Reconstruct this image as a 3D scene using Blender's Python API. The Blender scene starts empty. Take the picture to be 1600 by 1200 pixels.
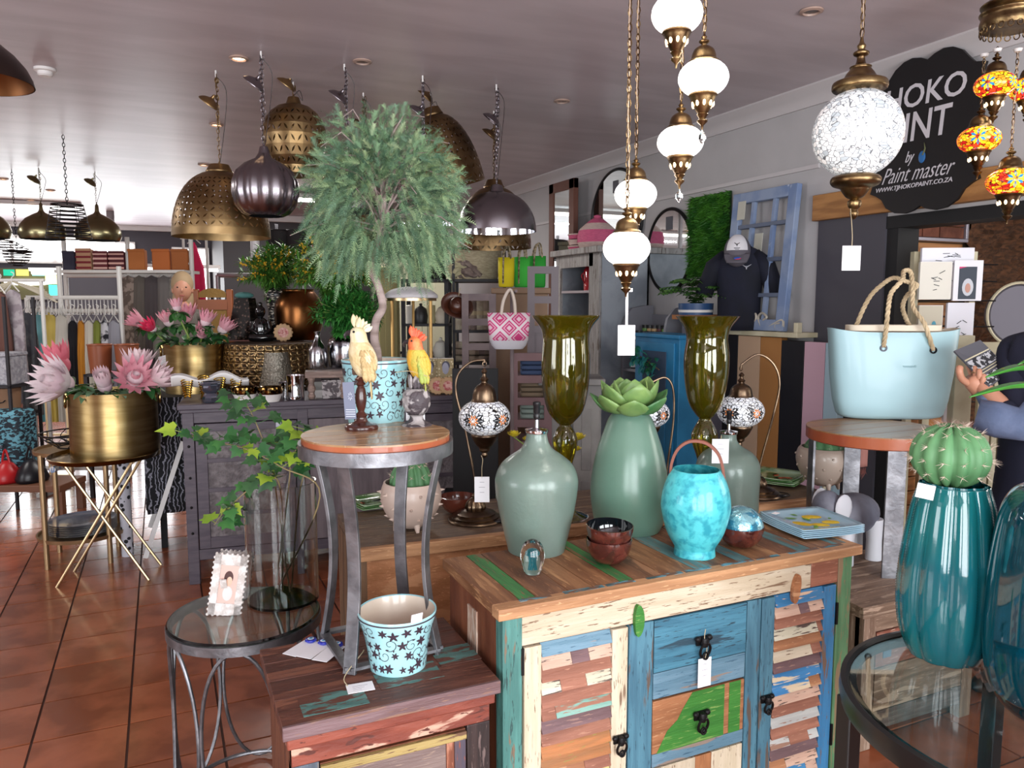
import bpy,bmesh,math,random
from mathutils import Vector,Matrix,Euler
from math import sin,cos,pi,radians as rad,sqrt,atan2
random.seed(7)
SC=bpy.context.scene
COL=SC.collection
RU=random.uniform
# ------------------------------------------------------------ camera
A=rad(24.5);T=rad(6);F=1200.;H=1.6;CA,SA,CT,ST=cos(A),sin(A),cos(T),sin(T)
cd=bpy.data.cameras.new('camera');cam=bpy.data.objects.new('camera',cd);COL.objects.link(cam)
cam.location=(0,0,H);cam.rotation_euler=(rad(84),0,-A);cd.lens=27;cd.sensor_width=36;cd.clip_start=.05
SC.camera=cam
# ------------------------------------------------------------ world, exposure, window and fill light
SC.view_settings.view_transform='Standard';SC.view_settings.look='None'
SC.view_settings.exposure=0.15;SC.view_settings.gamma=1;SC.view_settings.use_curve_mapping=False
SC.cycles.max_bounces=14;SC.cycles.transmission_bounces=12;SC.cycles.sample_clamp_indirect=6;SC.cycles.caustics_refractive=False
W=bpy.data.worlds.new('world');SC.world=W;W.use_nodes=True
W.node_tree.nodes['Background'].inputs[0].default_value=(.85,.92,1,1);W.node_tree.nodes['Background'].inputs[1].default_value=1.0
def area(name,loc,rot,sx,sy,e,col=(1,1,1)):
 l=bpy.data.lights.new(name,'AREA');l.shape='RECTANGLE';l.size=sx;l.size_y=sy;l.energy=e;l.color=col
 o=bpy.data.objects.new(name,l);o.location=loc;o.rotation_euler=rot;COL.objects.link(o);return o
def point(name,loc,e,col=(1,.9,.75),r=.03):
 l=bpy.data.lights.new(name,'POINT');l.energy=e;l.color=col;l.shadow_soft_size=r
 o=bpy.data.objects.new(name,l);o.location=loc;COL.objects.link(o);return o
WL=.93,.96,1
for i,x in enumerate((-3.4,-1.1,1.2)): # daylight through the shop windows behind the camera
 area('window_daylight',(x+.9,-2.38,1.45),(rad(90),0,0),1.75,2.1,138,WL)
area('window_daylight',(-6.85,2.2,1.6),(rad(90),0,rad(-90)),3.0,2.0,135,WL)  # added side light for the right wall; the left wall has no window
area('window_daylight',(-1.0,14.2,1.75),(rad(-90),0,0),2.6,1.3,65,WL)
for x,y,s,e in((-3.6,9.5,1.5,40),(-1.2,12.4,1.5,45),(1.7,10.3,1.5,46),(1.4,6.6,1.3,46),(-2.0,6.2,1.3,30)):
 area('ceiling_tube_light',(x,y,2.78),(0,0,0),s,.12,e,(1,.97,.94))
area('window_daylight',(5.6,.6,1.9),(0,rad(75),0),1.6,1.6,45,(1,.95,.9))  # area light inside the annex, away from any window opening
# ------------------------------------------------------------ pixel rays
def at(px,py,z=None,Y=None,U=None,V=None):
 x=px-800;y=py-600
 dx,dy,dz=x,F*CT-y*ST,-(F*ST+y*CT)
 du,dv=dx*CA+dy*SA,-dx*SA+dy*CA
 if z is not None:k=(z-H)/dz
 elif Y is not None:k=Y/dy
 elif U is not None:k=U/du
 else:k=V/dv
 return Vector((du*k,dv*k,H+dz*k))
def fwd(p):return p[0]*SA+p[1]*CA
def mpp(p):return(fwd(p)*CT-(p[2]-H)*ST)/F
def face(p):return atan2(p[1],p[0])-pi/2
# ------------------------------------------------------------ materials
def h(s):
 if not isinstance(s,str):return tuple(s)[:3]+(1,)
 s=s.lstrip('#');c=[int(s[i:i+2],16)/255 for i in(0,2,4)]
 return tuple((v/12.92 if v<=.04045 else((v+.055)/1.055)**2.4)for v in c)+(1,)
MATS={}
def M(name,c='#888888',r=.5,m=0,c2=None,sc=6,st=(1,1,1),lo=.4,hi=.6,wear=None,wsc=5,wst=(1,1,1),wt=.58,bump=0,bsc=40,bst=(1,1,1),
tr=0,ior=1.45,em=0,emc=None,coat=0,sheen=0,sss=0,alpha=1,rv=0,dist=.3,wear2=None,w2t=.62,w2sc=9,kind='noise',tex='Object',coatr=.05):
 if name in MATS:return MATS[name]
 mt=bpy.data.materials.new(name);mt.use_nodes=True;nt=mt.node_tree;N=nt.nodes;L=nt.links
 P=N['Principled BSDF'];I=P.inputs
 def nd(t,**kw):
  n=N.new(t)
  for k,v in kw.items():setattr(n,k,v)
  return n
 I['Roughness'].default_value=r;I['Metallic'].default_value=m;I['IOR'].default_value=ior
 I['Transmission Weight'].default_value=tr;I['Coat Weight'].default_value=coat;I['Coat Roughness'].default_value=coatr;I['Sheen Weight'].default_value=sheen
 I['Alpha'].default_value=alpha
 if sss:I['Subsurface Weight'].default_value=sss;I['Subsurface Radius'].default_value=(.02,.012,.008)
 col=h(c);I['Base Color'].default_value=col
 src=None
 if c2 or wear or bump or rv:
  tc=nd('ShaderNodeTexCoord');oi=nd('ShaderNodeObjectInfo')
  mul=nd('ShaderNodeMath',operation='MULTIPLY');mul.inputs[1].default_value=13.7;L.new(oi.outputs['Random'],mul.inputs[0])
  add=nd('ShaderNodeVectorMath',operation='ADD');L.new(tc.outputs[tex],add.inputs[0]);L.new(mul.outputs[0],add.inputs[1])
 def noise(scale,stretch,detail=5):
  mp=nd('ShaderNodeMapping');mp.inputs['Scale'].default_value=stretch;L.new(add.outputs[0],mp.inputs[0])
  if kind=='voronoi' and detail==5:
   n=nd('ShaderNodeTexVoronoi');n.inputs['Scale'].default_value=scale;L.new(mp.outputs[0],n.inputs['Vector']);return n.outputs['Distance']
  n=nd('ShaderNodeTexNoise');n.inputs['Scale'].default_value=scale;n.inputs['Detail'].default_value=detail;n.inputs['Distortion'].default_value=dist
  L.new(mp.outputs[0],n.inputs['Vector']);return n.outputs['Fac']
 def ramp(fac,a,b):
  mr=nd('ShaderNodeMapRange');mr.inputs['From Min'].default_value=a;mr.inputs['From Max'].default_value=b;L.new(fac,mr.inputs['Value']);return mr.outputs[0]
 def mix(fac,a,b):
  mx=nd('ShaderNodeMix',data_type='RGBA');L.new(fac,mx.inputs['Factor'])
  for s,i in((a,6),(b,7)):
   if isinstance(s,tuple):mx.inputs[i].default_value=s
   else:L.new(s,mx.inputs[i])
  return mx.outputs[2]
 cur=col
 if c2:cur=mix(ramp(noise(sc,st),lo,hi),cur,h(c2))
 if wear:cur=mix(ramp(noise(wsc,wst,8),wt,wt+.03),cur,h(wear))
 if wear2:cur=mix(ramp(noise(w2sc,wst,7),w2t,w2t+.03),cur,h(wear2))
 if rv:
  hs=nd('ShaderNodeHueSaturation');mr=nd('ShaderNodeMapRange');mr.inputs['To Min'].default_value=1-rv;mr.inputs['To Max'].default_value=1+rv
  L.new(oi.outputs['Random'],mr.inputs['Value']);L.new(mr.outputs[0],hs.inputs['Value'])
  if isinstance(cur,tuple):hs.inputs['Color'].default_value=cur
  else:L.new(cur,hs.inputs['Color'])
  cur=hs.outputs[0]
 if not isinstance(cur,tuple):
  L.new(cur,I['Base Color'])
  if em and not emc:L.new(cur,I['Emission Color'])
 elif em:I['Emission Color'].default_value=h(emc)if emc else col
 if em and emc:I['Emission Color'].default_value=h(emc)
 if em:I['Emission Strength'].default_value=em
 if bump:
  b=nd('ShaderNodeBump');b.inputs['Strength'].default_value=bump;b.inputs['Distance'].default_value=.01
  L.new(noise(bsc,bst,4),b.inputs['Height']);L.new(b.outputs[0],I['Normal'])
 MATS[name]=mt;return mt
def mat_raw(name,fn):
 if name in MATS:return MATS[name]
 mt=bpy.data.materials.new(name);mt.use_nodes=True;fn(mt.node_tree,mt.node_tree.nodes,mt.node_tree.links,mt.node_tree.nodes['Principled BSDF'].inputs)
 MATS[name]=mt;return mt
# ------------------------------------------------------------ mesh builder
class B:
 def __init__(s):s.v=[];s.f=[];s.T=Matrix()
 def add(s,vs,fs):
  o=len(s.v)
  for v in vs:s.v.append(tuple(s.T@Vector(v)))
  for f in fs:s.f.append(tuple(i+o for i in f))
  return s
 def bx(s,x0,x1,y0,y1,z0,z1):
  return s.add([(x0,y0,z0),(x1,y0,z0),(x1,y1,z0),(x0,y1,z0),(x0,y0,z1),(x1,y0,z1),(x1,y1,z1),(x0,y1,z1)],
  [(0,3,2,1),(4,5,6,7),(0,1,5,4),(1,2,6,5),(2,3,7,6),(3,0,4,7)])
 def lathe(s,prof,n=32,c=(0,0,0),mod=None,a0=0,a1=2*pi,cap=True):
  full=abs(a1-a0-2*pi)<1e-6;m=n if full else n+1
  vs=[];fs=[]
  for i,(r,z)in enumerate(prof):
   for j in range(m):
    t=a0+(a1-a0)*j/n;k=mod(t,i/max(1,len(prof)-1))if mod else 1
    vs.append((c[0]+r*k*cos(t),c[1]+r*k*sin(t),c[2]+z))
  for i in range(len(prof)-1):
   for j in range(n):
    a=i*m+j;b=i*m+(j+1)%m
    fs.append((a,b,b+m,a+m))
  if cap and full:
   if prof[0][0]>1e-4:fs.append(tuple(range(m))[::-1])
   if prof[-1][0]>1e-4:q=(len(prof)-1)*m;fs.append(tuple(range(q,q+m)))
  return s.add(vs,fs)
 def tube(s,pts,r,n=8,closed=False,cap=True):
  P=[Vector(p)for p in pts];k=len(P);R=r if isinstance(r,(list,tuple))else[r]*k
  vs=[];fs=[];up=Vector((0,0,1));pu=None
  for i,p in enumerate(P):
   if closed:t=P[(i+1)%k]-P[i-1]
   else:t=P[min(i+1,k-1)]-P[max(i-1,0)]
   if t.length<1e-9:t=Vector((0,0,1))
   t.normalize()
   if pu is None:pu=t.orthogonal().normalized()
   a=(pu-t*pu.dot(t))
   a=a.normalized()if a.length>1e-6 else t.orthogonal().normalized()
   pu=a;b=t.cross(a)
   for j in range(n):
    q=2*pi*j/n;vs.append(tuple(p+(a*cos(q)+b*sin(q))*R[i]))
  for i in range(k if closed else k-1):
   for j in range(n):
    a=i*n+j;b=i*n+(j+1)%n;c=((i+1)%k)*n
    fs.append((a,b,c+(j+1)%n,c+j))
  if cap and not closed:fs.append(tuple(range(n))[::-1]);fs.append(tuple(range((k-1)*n,k*n)))
  return s.add(vs,fs)
 def ball(s,c,r,n=16,m=10,mod=None):
  r=r if isinstance(r,(list,tuple))else(r,r,r);vs=[];fs=[]
  for i in range(m+1):
   a=-pi/2+pi*i/m
   for j in range(n):
    t=2*pi*j/n;k=mod(t,i/m)if mod else 1
    vs.append((c[0]+r[0]*k*cos(a)*cos(t),c[1]+r[1]*k*cos(a)*sin(t),c[2]+r[2]*sin(a)*(k if mod else 1)))
  for i in range(m):
   for j in range(n):a=i*n+j;b=i*n+(j+1)%n;fs.append((a,b,b+n,a+n))
  return s.add(vs,fs)
 def prism(s,out,z0,z1):
  n=len(out);vs=[(x,y,z0)for x,y in out]+[(x,y,z1)for x,y in out]
  return s.add(vs,[tuple(range(n))[::-1],tuple(range(n,2*n))]+[(i,(i+1)%n,n+(i+1)%n,n+i)for i in range(n)])
 def bar(s,a,b,w,d=None,up=(0,0,1)):
  a=Vector(a);b=Vector(b);t=(b-a).normalized();d=d or w;u=Vector(up)
  x=t.cross(u)
  if x.length<1e-4:x=t.cross(Vector((0,1,0)))
  x.normalize();y=x.cross(t).normalized();vs=[]
  for p in(a,b):
   for i,j in((-1,-1),(1,-1),(1,1),(-1,1)):vs.append(tuple(p+x*i*w/2+y*j*d/2))
  return s.add(vs,[(0,3,2,1),(4,5,6,7),(0,1,5,4),(1,2,6,5),(2,3,7,6),(3,0,4,7)])
 def leaf(s,p,d,L,w,up=(0,0,1),curl=.3,n=5,fold=.25,tip=1.):
  p=Vector(p);d=Vector(d).normalized();u=Vector(up);x=d.cross(u)
  if x.length<1e-3:x=d.orthogonal()
  x.normalize();u=x.cross(d).normalized();vs=[];fs=[]
  for i in range(n+1):
   t=i/n;ww=w*sin(pi*min(.999,t*.94+.03)**tip)*.5 if i<n else .0005
   c=p+d*L*(t-curl*.25*t*t)-u*L*curl*t*t
   vs+=[tuple(c-x*ww+u*ww*fold),tuple(c),tuple(c+x*ww+u*ww*fold)]
  for i in range(n):
   a=i*3;fs+=[(a,a+1,a+4,a+3),(a+1,a+2,a+5,a+4)]
  return s.add(vs,fs)
 def grid(s,fn,nu,nv):
  vs=[tuple(fn(i/nu,j/nv))for j in range(nv+1)for i in range(nu+1)]
  return s.add(vs,[(j*(nu+1)+i,j*(nu+1)+i+1,(j+1)*(nu+1)+i+1,(j+1)*(nu+1)+i)for j in range(nv)for i in range(nu)])
def obj(name,b,mat,parent=None,smooth=True,bev=0,loc=None,rot=None,stuff=False,solid=0,ang=40,sub=0):
 if isinstance(b,B):
  me=bpy.data.meshes.new(name);me.from_pydata(b.v,[],b.f);me.update()
 else:me=b
 me.materials.clear();me.materials.append(mat)
 if smooth:
  me.polygons.foreach_set('use_smooth',[True]*len(me.polygons))
  if ang<180:me.set_sharp_from_angle(angle=rad(ang))
 o=bpy.data.objects.new(name,me);COL.objects.link(o)
 if parent:o.parent=parent
 if loc:o.location=loc
 if rot:o.rotation_euler=rot
 if solid:md=o.modifiers.new('solid','SOLIDIFY');md.thickness=solid;md.offset=0
 if bev:md=o.modifiers.new('bevel','BEVEL');md.width=bev;md.segments=2;md.limit_method='ANGLE'
 if sub:md=o.modifiers.new('sub','SUBSURF');md.levels=sub;md.render_levels=sub
 if stuff:o['kind']='stuff'
 return o
def thing(name,label,cat,loc=(0,0,0),rz=0,group=None):
 o=bpy.data.objects.new(name,None);o.empty_display_size=.1;COL.objects.link(o);o.location=loc;o.rotation_euler=(0,0,rz)
 return tag(o,label,cat,group)
def tag(o,label,cat,group=None,kind=None):
 o['label']=label;o['category']=cat
 if group:o['group']=group
 if kind:o['kind']=kind
 return o
def struct(name,b,mat,parent=None,**k):
 o=obj(name,b,mat,parent,**k)
 if not parent:o['kind']='structure'
 return o
def dup(root,loc,rz=None,label=None,group=None,scale=None):
 r=root.copy();COL.objects.link(r);r.location=loc
 if rz is not None:r.rotation_euler=(0,0,rz)
 if label:r['label']=label
 if group:r['group']=group
 if scale:r.scale=(scale,)*3 if not isinstance(scale,tuple)else scale
 for ch in list(root.children):
  c=ch.copy();COL.objects.link(c);c.parent=r
  for g in list(ch.children):
   d=g.copy();COL.objects.link(d);d.parent=c
 return r
def text(name,s,size,mat,parent,loc,rot,shear=0,ext=.0006,align='CENTER',off=0):
 c=bpy.data.curves.new(name,'FONT');c.body=s;c.size=size;c.extrude=ext;c.shear=shear;c.align_x=align;c.align_y='CENTER';c.offset=off;c.resolution_u=3
 o=bpy.data.objects.new('t',c);COL.objects.link(o);dg=bpy.context.evaluated_depsgraph_get()
 me=bpy.data.meshes.new_from_object(o.evaluated_get(dg));bpy.data.objects.remove(o);bpy.data.curves.remove(c);me.name=name
 return obj(name,me,mat,parent,smooth=False,loc=loc,rot=rot)
def px_prof(p,px,pts):
 """outline in image pixels (half width, y) of a round body standing at p -> real (radius, height)"""
 k=mpp(p);Y=fwd(p)
 return[(a*k,at(px,y,Y=Y)[2]-p[2])for a,y in pts]
def wall2(prof,t=.004):
 """outer profile -> closed shell profile with an inner wall"""
 inn=[(max(r-t,.0005),z)for r,z in prof if z>prof[0][1]+t]
 return[(.0005,prof[0][1])]+list(prof)+inn[::-1]+[(.0005,prof[0][1]+t)]
def smoothp(pts,n=4):
 out=[]
 P=[Vector((a,b,0))for a,b in pts]
 for i in range(len(P)-1):
  p0=P[max(i-1,0)];p1=P[i];p2=P[i+1];p3=P[min(i+2,len(P)-1)]
  for j in range(n):
   t=j/n;q=.5*((2*p1)+(-p0+p2)*t+(2*p0-5*p1+4*p2-p3)*t*t+(-p0+3*p1-3*p2+p3)*t**3)
   out.append((max(q.x,.0004),q.y))
 out.append(pts[-1]);return out
def spl(pts,n=6):
 P=[Vector(p)for p in pts];out=[]
 for i in range(len(P)-1):
  p0=P[max(i-1,0)];p1=P[i];p2=P[i+1];p3=P[min(i+2,len(P)-1)]
  for j in range(n):
   t=j/n;out.append(.5*((2*p1)+(-p0+p2)*t+(2*p0-5*p1+4*p2-p3)*t*t+(-p0+3*p1-3*p2+p3)*t**3))
 out.append(P[-1]);return out
def chain(b,x,y,z0,z1,r=.008,w=.0018,jit=.0):
 n=max(1,int((z1-z0)/(r*2.0)))
 for i in range(n):
  z=z0+(z1-z0)*(i+.5)/n;ox,oy=RU(-jit,jit),RU(-jit,jit)
  ca,sa=(1,0)if i%2 else(0,1)
  b.tube([(x+ox+r*.62*cos(t)*ca,y+oy+r*.62*cos(t)*sa,z+r*1.25*sin(t))for t in[2*pi*q/8 for q in range(8)]],w,4,closed=True)
# ------------------------------------------------------------ materials
tile_m=M('terracotta','#a05c3e',.26,c2='#84492f',sc=5,bump=.08,bsc=14,rv=.1,coat=.3,coatr=.12)
grout_m=M('grout','#4a2c20',.8)
ceil_m=M('ceiling_paint','#c4babf',.38,c2='#b8aeb3',sc=1.2,st=(1,4,1),bump=.12,bsc=2.2,bst=(1,5,1))
wall_m=M('wall_paint','#b4b2b3',.6,c2='#adabac',sc=2)
dark_wall=M('charcoal_wall','#46444c',.6)
dark2=M('dark_plum_wall','#3c393c',.6)
white_m=M('white_paint','#dcdad8',.45)
cornice_m=M('cornice_paint','#bdb9ba',.5)
glow_m=M('lit_pane','#ffffff',.5,em=4.2,emc='#ffffff')
tube_m=M('tube_glow','#ffffff',.5,em=5,emc='#fffaf2')
warm_m=M('warm_bulb','#ffd9a0',.5,em=5,emc='#ffd8a8')
orangewood=M('honey_wood','#b07a48',.5,c2='#8f5f36',sc=3,st=(1,6,10),rv=.08,bump=.1)
beam_m=M('beam_wood','#a87846',.6,c2='#8a5e34',sc=3,st=(2,1,9),bump=.2)
brass=M('antique_brass','#86704e',.34,1,c2='#5c4732',sc=14,bump=.1,bsc=60)
bronze=M('dark_bronze','#7c6854',.33,1,c2='#544438',sc=12)
gold=M('brushed_gold','#b49c6c',.3,1,c2='#a08758',sc=4,st=(1,1,8))
goldrod=M('gold_rod','#c4ab84',.32,1)
gunmetal=M('gunmetal','#8c858a',.27,1)
iron=M('forged_iron','#8a8a8e',.45,.85,c2='#6c6c70',sc=14,bump=.25,bsc=25)
blackiron=M('black_iron','#1c1a1b',.45,.6)
chrome=M('chrome','#d8d8dc',.08,1)
darkbrass=M('olive_brass','#8a8262',.27,1)
paper=M('tag_card','#eeedf0',.7)
string=M('twine','#b8a888',.8)
black=M('black_plastic','#17171a',.35)
blackm=M('matt_black','#141416',.7)
mirror_m=M('mirror','#d8dcdc',.02,1)
def clear(name,c,r=.02,**k):return M(name,c,r,tr=1,ior=1.45,**k)
glass=clear('clear_glass','#f2f8f6')
pane_m=clear('pane_glass','#e8f4ee',.0)
frost=M('frosted_green_glass','#bcd6c9',.3,tr=.72,ior=1.3,c2='#adc9bb',sc=5,bump=.12,bsc=70,coat=.5,coatr=.2)
frost2=M('deep_frosted_green_glass','#9fcdb7',.28,tr=.65,ior=1.3,c2='#93c2ab',sc=4,bump=.06,bsc=50,coat=.5,coatr=.25)
olive=M('olive_glass','#9a8e1c',.04,tr=.9,ior=1.4,coat=1)
teal=M('teal_glass','#1c8284',.08,tr=.65,ior=1.4,coat=.8)
teal2=M('blue_teal_glass','#127a90',.05,tr=.8,ior=1.4,coat=.8)
turq=M('turquoise_mottled','#4fbcc4',.38,c2='#2a94a4',sc=42,lo=.44,hi=.64,coat=.3,sss=.1,bump=.1,bsc=60)
leafg=M('leaf_green','#3f7038',.45,c2='#2c5a30',sc=9)
leafy=M('leaf_lime','#94ac38',.45,c2='#7a9a30',sc=9)
leafd=M('leaf_dark','#2c4a2e',.5,c2='#3c6238',sc=12)
greyleaf=M('leaf_greygreen','#6f8a70',.55,c2='#4d7048',sc=14)
stem_m=M('stem_brown','#7a6048',.7)
ceram=M('cream_ceramic','#cdbfae',.3,coat=.5)
blush=M('blush_ceramic','#cbb5a8',.4,coat=.2)
cream=M('cream_paint','#c9c2a6',.5,c2='#b8b092',sc=6)
# ------------------------------------------------------------ floor with single tiles
TU,TV,U0,V0=.32,.3125,-.178,4.396
fl=struct('floor',B().bx(-7,7.5,-2.6,14.6,-.12,-.006),grout_m)
def proj(p):
 z=p[2]-H;x=p[0]*CA-p[1]*SA;y=p[0]*SA+p[1]*CA
 f=y*CT-z*ST
 return(800+F*x/f,600-F*(y*ST+z*CT)/f,f)if f>.1 else(-999,-999,f)
tb=B().bx(-.1555,.1555,-.1515,.1515,-.014,0)
tm=bpy.data.meshes.new('tile');tm.from_pydata(tb.v,[],tb.f)
cells=[]
for i in range(-21,24):
 for j in range(-22,33):
  u=U0+(i+.5)*TU;v=V0+(j+.5)*TV
  if-7<u<7.4 and-2.5<v<14.4:cells.append((u,v))
def seen(u,v):
 x,y,f=proj((u,v,0))
 if not(-60<x<1640 and 0<y<1260):return False
 if x<470:return True
 return x>1290 and v<2.1
near=sorted([c for c in cells if seen(*c)],key=lambda c:c[1]**2+c[0]**2)[:290]
ns=set(near);rest=B()
for k,(u,v)in enumerate(near):
 o=obj('tile',tm,tile_m,fl,smooth=False,loc=(u,v,RU(-.0012,.0008)),rot=(RU(-.003,.003),RU(-.003,.003),0))
for u,v in cells:
 if(u,v)not in ns:rest.bx(u-.1555,u+.1555,v-.1515,v+.1515,-.012,0)
obj('tile_field',rest,tile_m,fl,smooth=False,stuff=True)
# ------------------------------------------------------------ shell
struct('ceiling',B().bx(-7,7.5,-2.6,14.6,2.875,3.0),ceil_m)
struct('wall_right',B().bx(3.6,3.75,3.0,14.6,0,2.875),wall_m)
struct('wall_right_upper',B().bx(3.6,3.75,-2.6,3.0,2.06,2.875),wall_m)
struct('trim_1',B().bx(3.585,3.6,3.0,3.47,0,2.09),dark_wall)
struct('trim_2',B().bx(3.6,3.76,2.93,3.0,0,2.06).bx(3.59,3.76,-2.6,3.0,2.0,2.065),blackm)
struct('trim_3',B().bx(3.55,3.6,-2.5,3.49,2.085,2.235),beam_m,bev=.004)
def cornice(name,x0,y0,x1,y1,nx,ny):
 pr=[(0,0),(.015,0),(.02,.03),(.045,.06),(.075,.08),(.09,.095),(.09,.105),(0,.105)]
 b=B();vs=[];n=len(pr)
 for(x,y)in((x0,y0),(x1,y1)):
  for d,z in pr:vs.append((x+nx*d,y+ny*d,2.77+z))
 b.add(vs,[tuple(range(n)),tuple(range(n,2*n))]+[(i,(i+1)%n,n+(i+1)%n,n+i)for i in range(n)])
 return struct(name,b,cornice_m)
cornice('trim_4',3.6,-2.5,3.6,11.8,-1,0)
struct('trim_5',B().bx(3.585,3.6,3.49,9.5,2.40,2.425),cornice_m)
struct('wall_back',B().bx(-7,3.6,14.4,14.55,0,2.875),dark_wall)
struct('wall_back_return',B().bx(.85,3.6,11.8,14.4,0,2.875),dark2)
struct('trim_6',B().bx(-6.9,3.55,14.3,14.4,2.80,2.875),white_m)
struct('trim_7',B().bx(.8,3.6,11.72,11.8,2.78,2.87),white_m)
struct('wall_left',B().bx(-7.15,-7,-2.6,14.6,0,2.875),wall_m)
fw_=B().bx(-7,3.6,-2.65,-2.5,0,.35).bx(-7,3.6,-2.65,-2.5,2.6,2.875)
for a,b_ in((-7,-3.45),(-1.6,-1.15),(.7,1.15),(3.0,7.5)):fw_.bx(a,b_,-2.65,-2.5,.35,2.6)
struct('wall_front',fw_,wall_m)
for i,x in enumerate((-2.525,-.225,2.075)):
 w=struct(f'window_{i + 3}',B().bx(x-.925,x+.925,-2.6,-2.595,.35,2.6),pane_m)
 fr=B().bx(x-.925,x-.885,-2.62,-2.56,.35,2.6).bx(x+.885,x+.925,-2.62,-2.56,.35,2.6).bx(x-.02,x+.02,-2.62,-2.56,.35,2.6).bx(x-.925,x+.925,-2.62,-2.56,1.9,1.95)
 obj('window_frame',fr,blackm,w,smooth=False)
# far windows: lit panes with bars
def far_window(n,x0,x1,z0,z1,y=14.38,bars=2):
 w=struct(f'window_{n}',B().bx(x0,x1,y-.02,y,z0,z1),white_m,smooth=False)
 k=bars+1;d=(x1-x0)/k
 for i in range(k):
  obj('pane',B().bx(x0+i*d+.03,x0+(i+1)*d-.03,y-.035,y-.015,z0+.04,z1-.04),glow_m,w,smooth=False)
p0=at(0,372,V=14.38);p1=at(140,413,V=14.38)
far_window(1,p0.x-1.6,at(212,400,V=14.38).x,p1.z,p0.z,bars=5)
p0=at(268,386,V=14.38);p1=at(329,460,V=14.38);far_window(2,p0.x,p1.x,.6,p0.z,bars=0)
# stained glass strip under the long window
def stained():
 t=thing('stained_glass_window','row of green, yellow and white stained glass panes at the far left','window',at(45,455,V=14.3))
 o0=t.location
 for(x0,x1,y0,y1,c)in((5,23,421,431,'#0c9a78'),(25,45,421,431,'#e2d45a'),(50,70,421,431,'#8fe6d8'),(70,92,421,444,'#f2efa0'),(76,92,445,465,'#38d0c0')):
  a=at(x0,y0,V=14.3);b=at(x1,y1,V=14.3)
  obj('pane',B().bx(a.x-o0.x,b.x-o0.x,-.01,.01,b.z-o0.z,a.z-o0.z),M('stained'+c,c,.2,em=1.3),t,smooth=False)
 a=at(0,419,V=14.32);b=at(94,468,V=14.32)
 obj('window_frame',B().bx(a.x-o0.x,b.x-o0.x,.012,.05,b.z-o0.z,a.z-o0.z),M('olive_paint','#5c5a38',.6),t,smooth=False)
 obj('light_panel',B().ball(((at(15,440,V=14.28).x+at(73,440,V=14.28).x)/2-o0.x,-.02,at(40,441,V=14.28).z-o0.z),(.33,.02,.05),16,8),tube_m,t)
stained()
# fluorescent tubes
def tube_light(px,py,L,lab,z=None,rz=0,Y=None):
 p=at(px,py,z=z)if z else at(px,py,Y=Y)
 t=thing('ceiling_tube_light',lab,'light',p,rz,'fluorescent tube lights')
 obj('housing',B().bx(-L/2,L/2,-.05,.05,.02,.07),white_m,t,bev=.004)
 obj('tube',B().tube([(-L/2+.03,0,0),(L/2-.03,0,0)],.022,10),tube_m,t)
tube_light(20,322,1.5,'fluorescent tube light on the ceiling at the far left edge',z=2.80)
tube_light(70,376,1.9,'upper fluorescent tube light hung before the long far window',Y=11.5)
tube_light(120,427,1.2,'fluorescent tube above the white clothes rack at the back',Y=11.4)
tube_light(265,421,1.3,'fluorescent tube behind the row of grey jackets',Y=10.6)
tube_light(462,312,1.3,'bright tube light between the brass dome lamps',z=2.78)
# downlights
def downlight(px,py,on,lab):
 p=at(px,py,z=2.874)
 t=thing('downlight',lab,'light',p)
 obj('trim_ring',B().lathe([(.032,-.001),(.05,-.001),(.05,-.008),(.036,-.012),(.032,-.001)],24,cap=False),M('pinkish_trim','#a58c80',.4),t)
 obj('bulb',B().lathe([(.0005,-.004),(.033,-.004)],20,cap=False),warm_m if on else M('dull_lens','#4a4444',.2),t)
downlight(373,90,2,'glowing round downlight in the ceiling beside the hook of the pumpkin lamp')
downlight(338,194,1,'small lit downlight behind the chain of the large perforated dome lamp')
downlight(318,257,1,'small lit downlight just above the large perforated dome lamp')
downlight(878,157,0,'unlit downlight in the ceiling left of the white globe cluster')
downlight(1268,16,0,'tiny unlit downlight in the ceiling near the top right')
downlight(79,297,1,'far lit downlight between the small dome lamps')
downlight(48,312,1,'farthest lit downlight above the small dome lamps')
downlight(5,279,1,'lit downlight at the left edge above the small dome lamps')
downlight(566,95,0,'tiny unlit ceiling spot above the feathery tree')
p=at(70,107,z=2.874);t=thing('smoke_detector','white round smoke detector on the grey ceiling','detector',p)
obj('base',B().lathe([(.0005,0),(.055,0),(.055,-.014),(.046,-.018),(.0005,-.018)],28,cap=False),white_m,t)
obj('sensor_cap',B().lathe([(.038,-.018),(.038,-.034),(.03,-.042),(.0005,-.042)],28,cap=False),white_m,t)
p=at(172,330,z=2.874);t=thing('ceiling_sensor','small grey cylinder sensor hanging from the far ceiling','detector',p)
obj('body',B().lathe([(.0005,0),(.05,0),(.05,-.16),(.0005,-.17)],16,cap=False),M('grey_plastic','#8a8487',.5),t)
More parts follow.
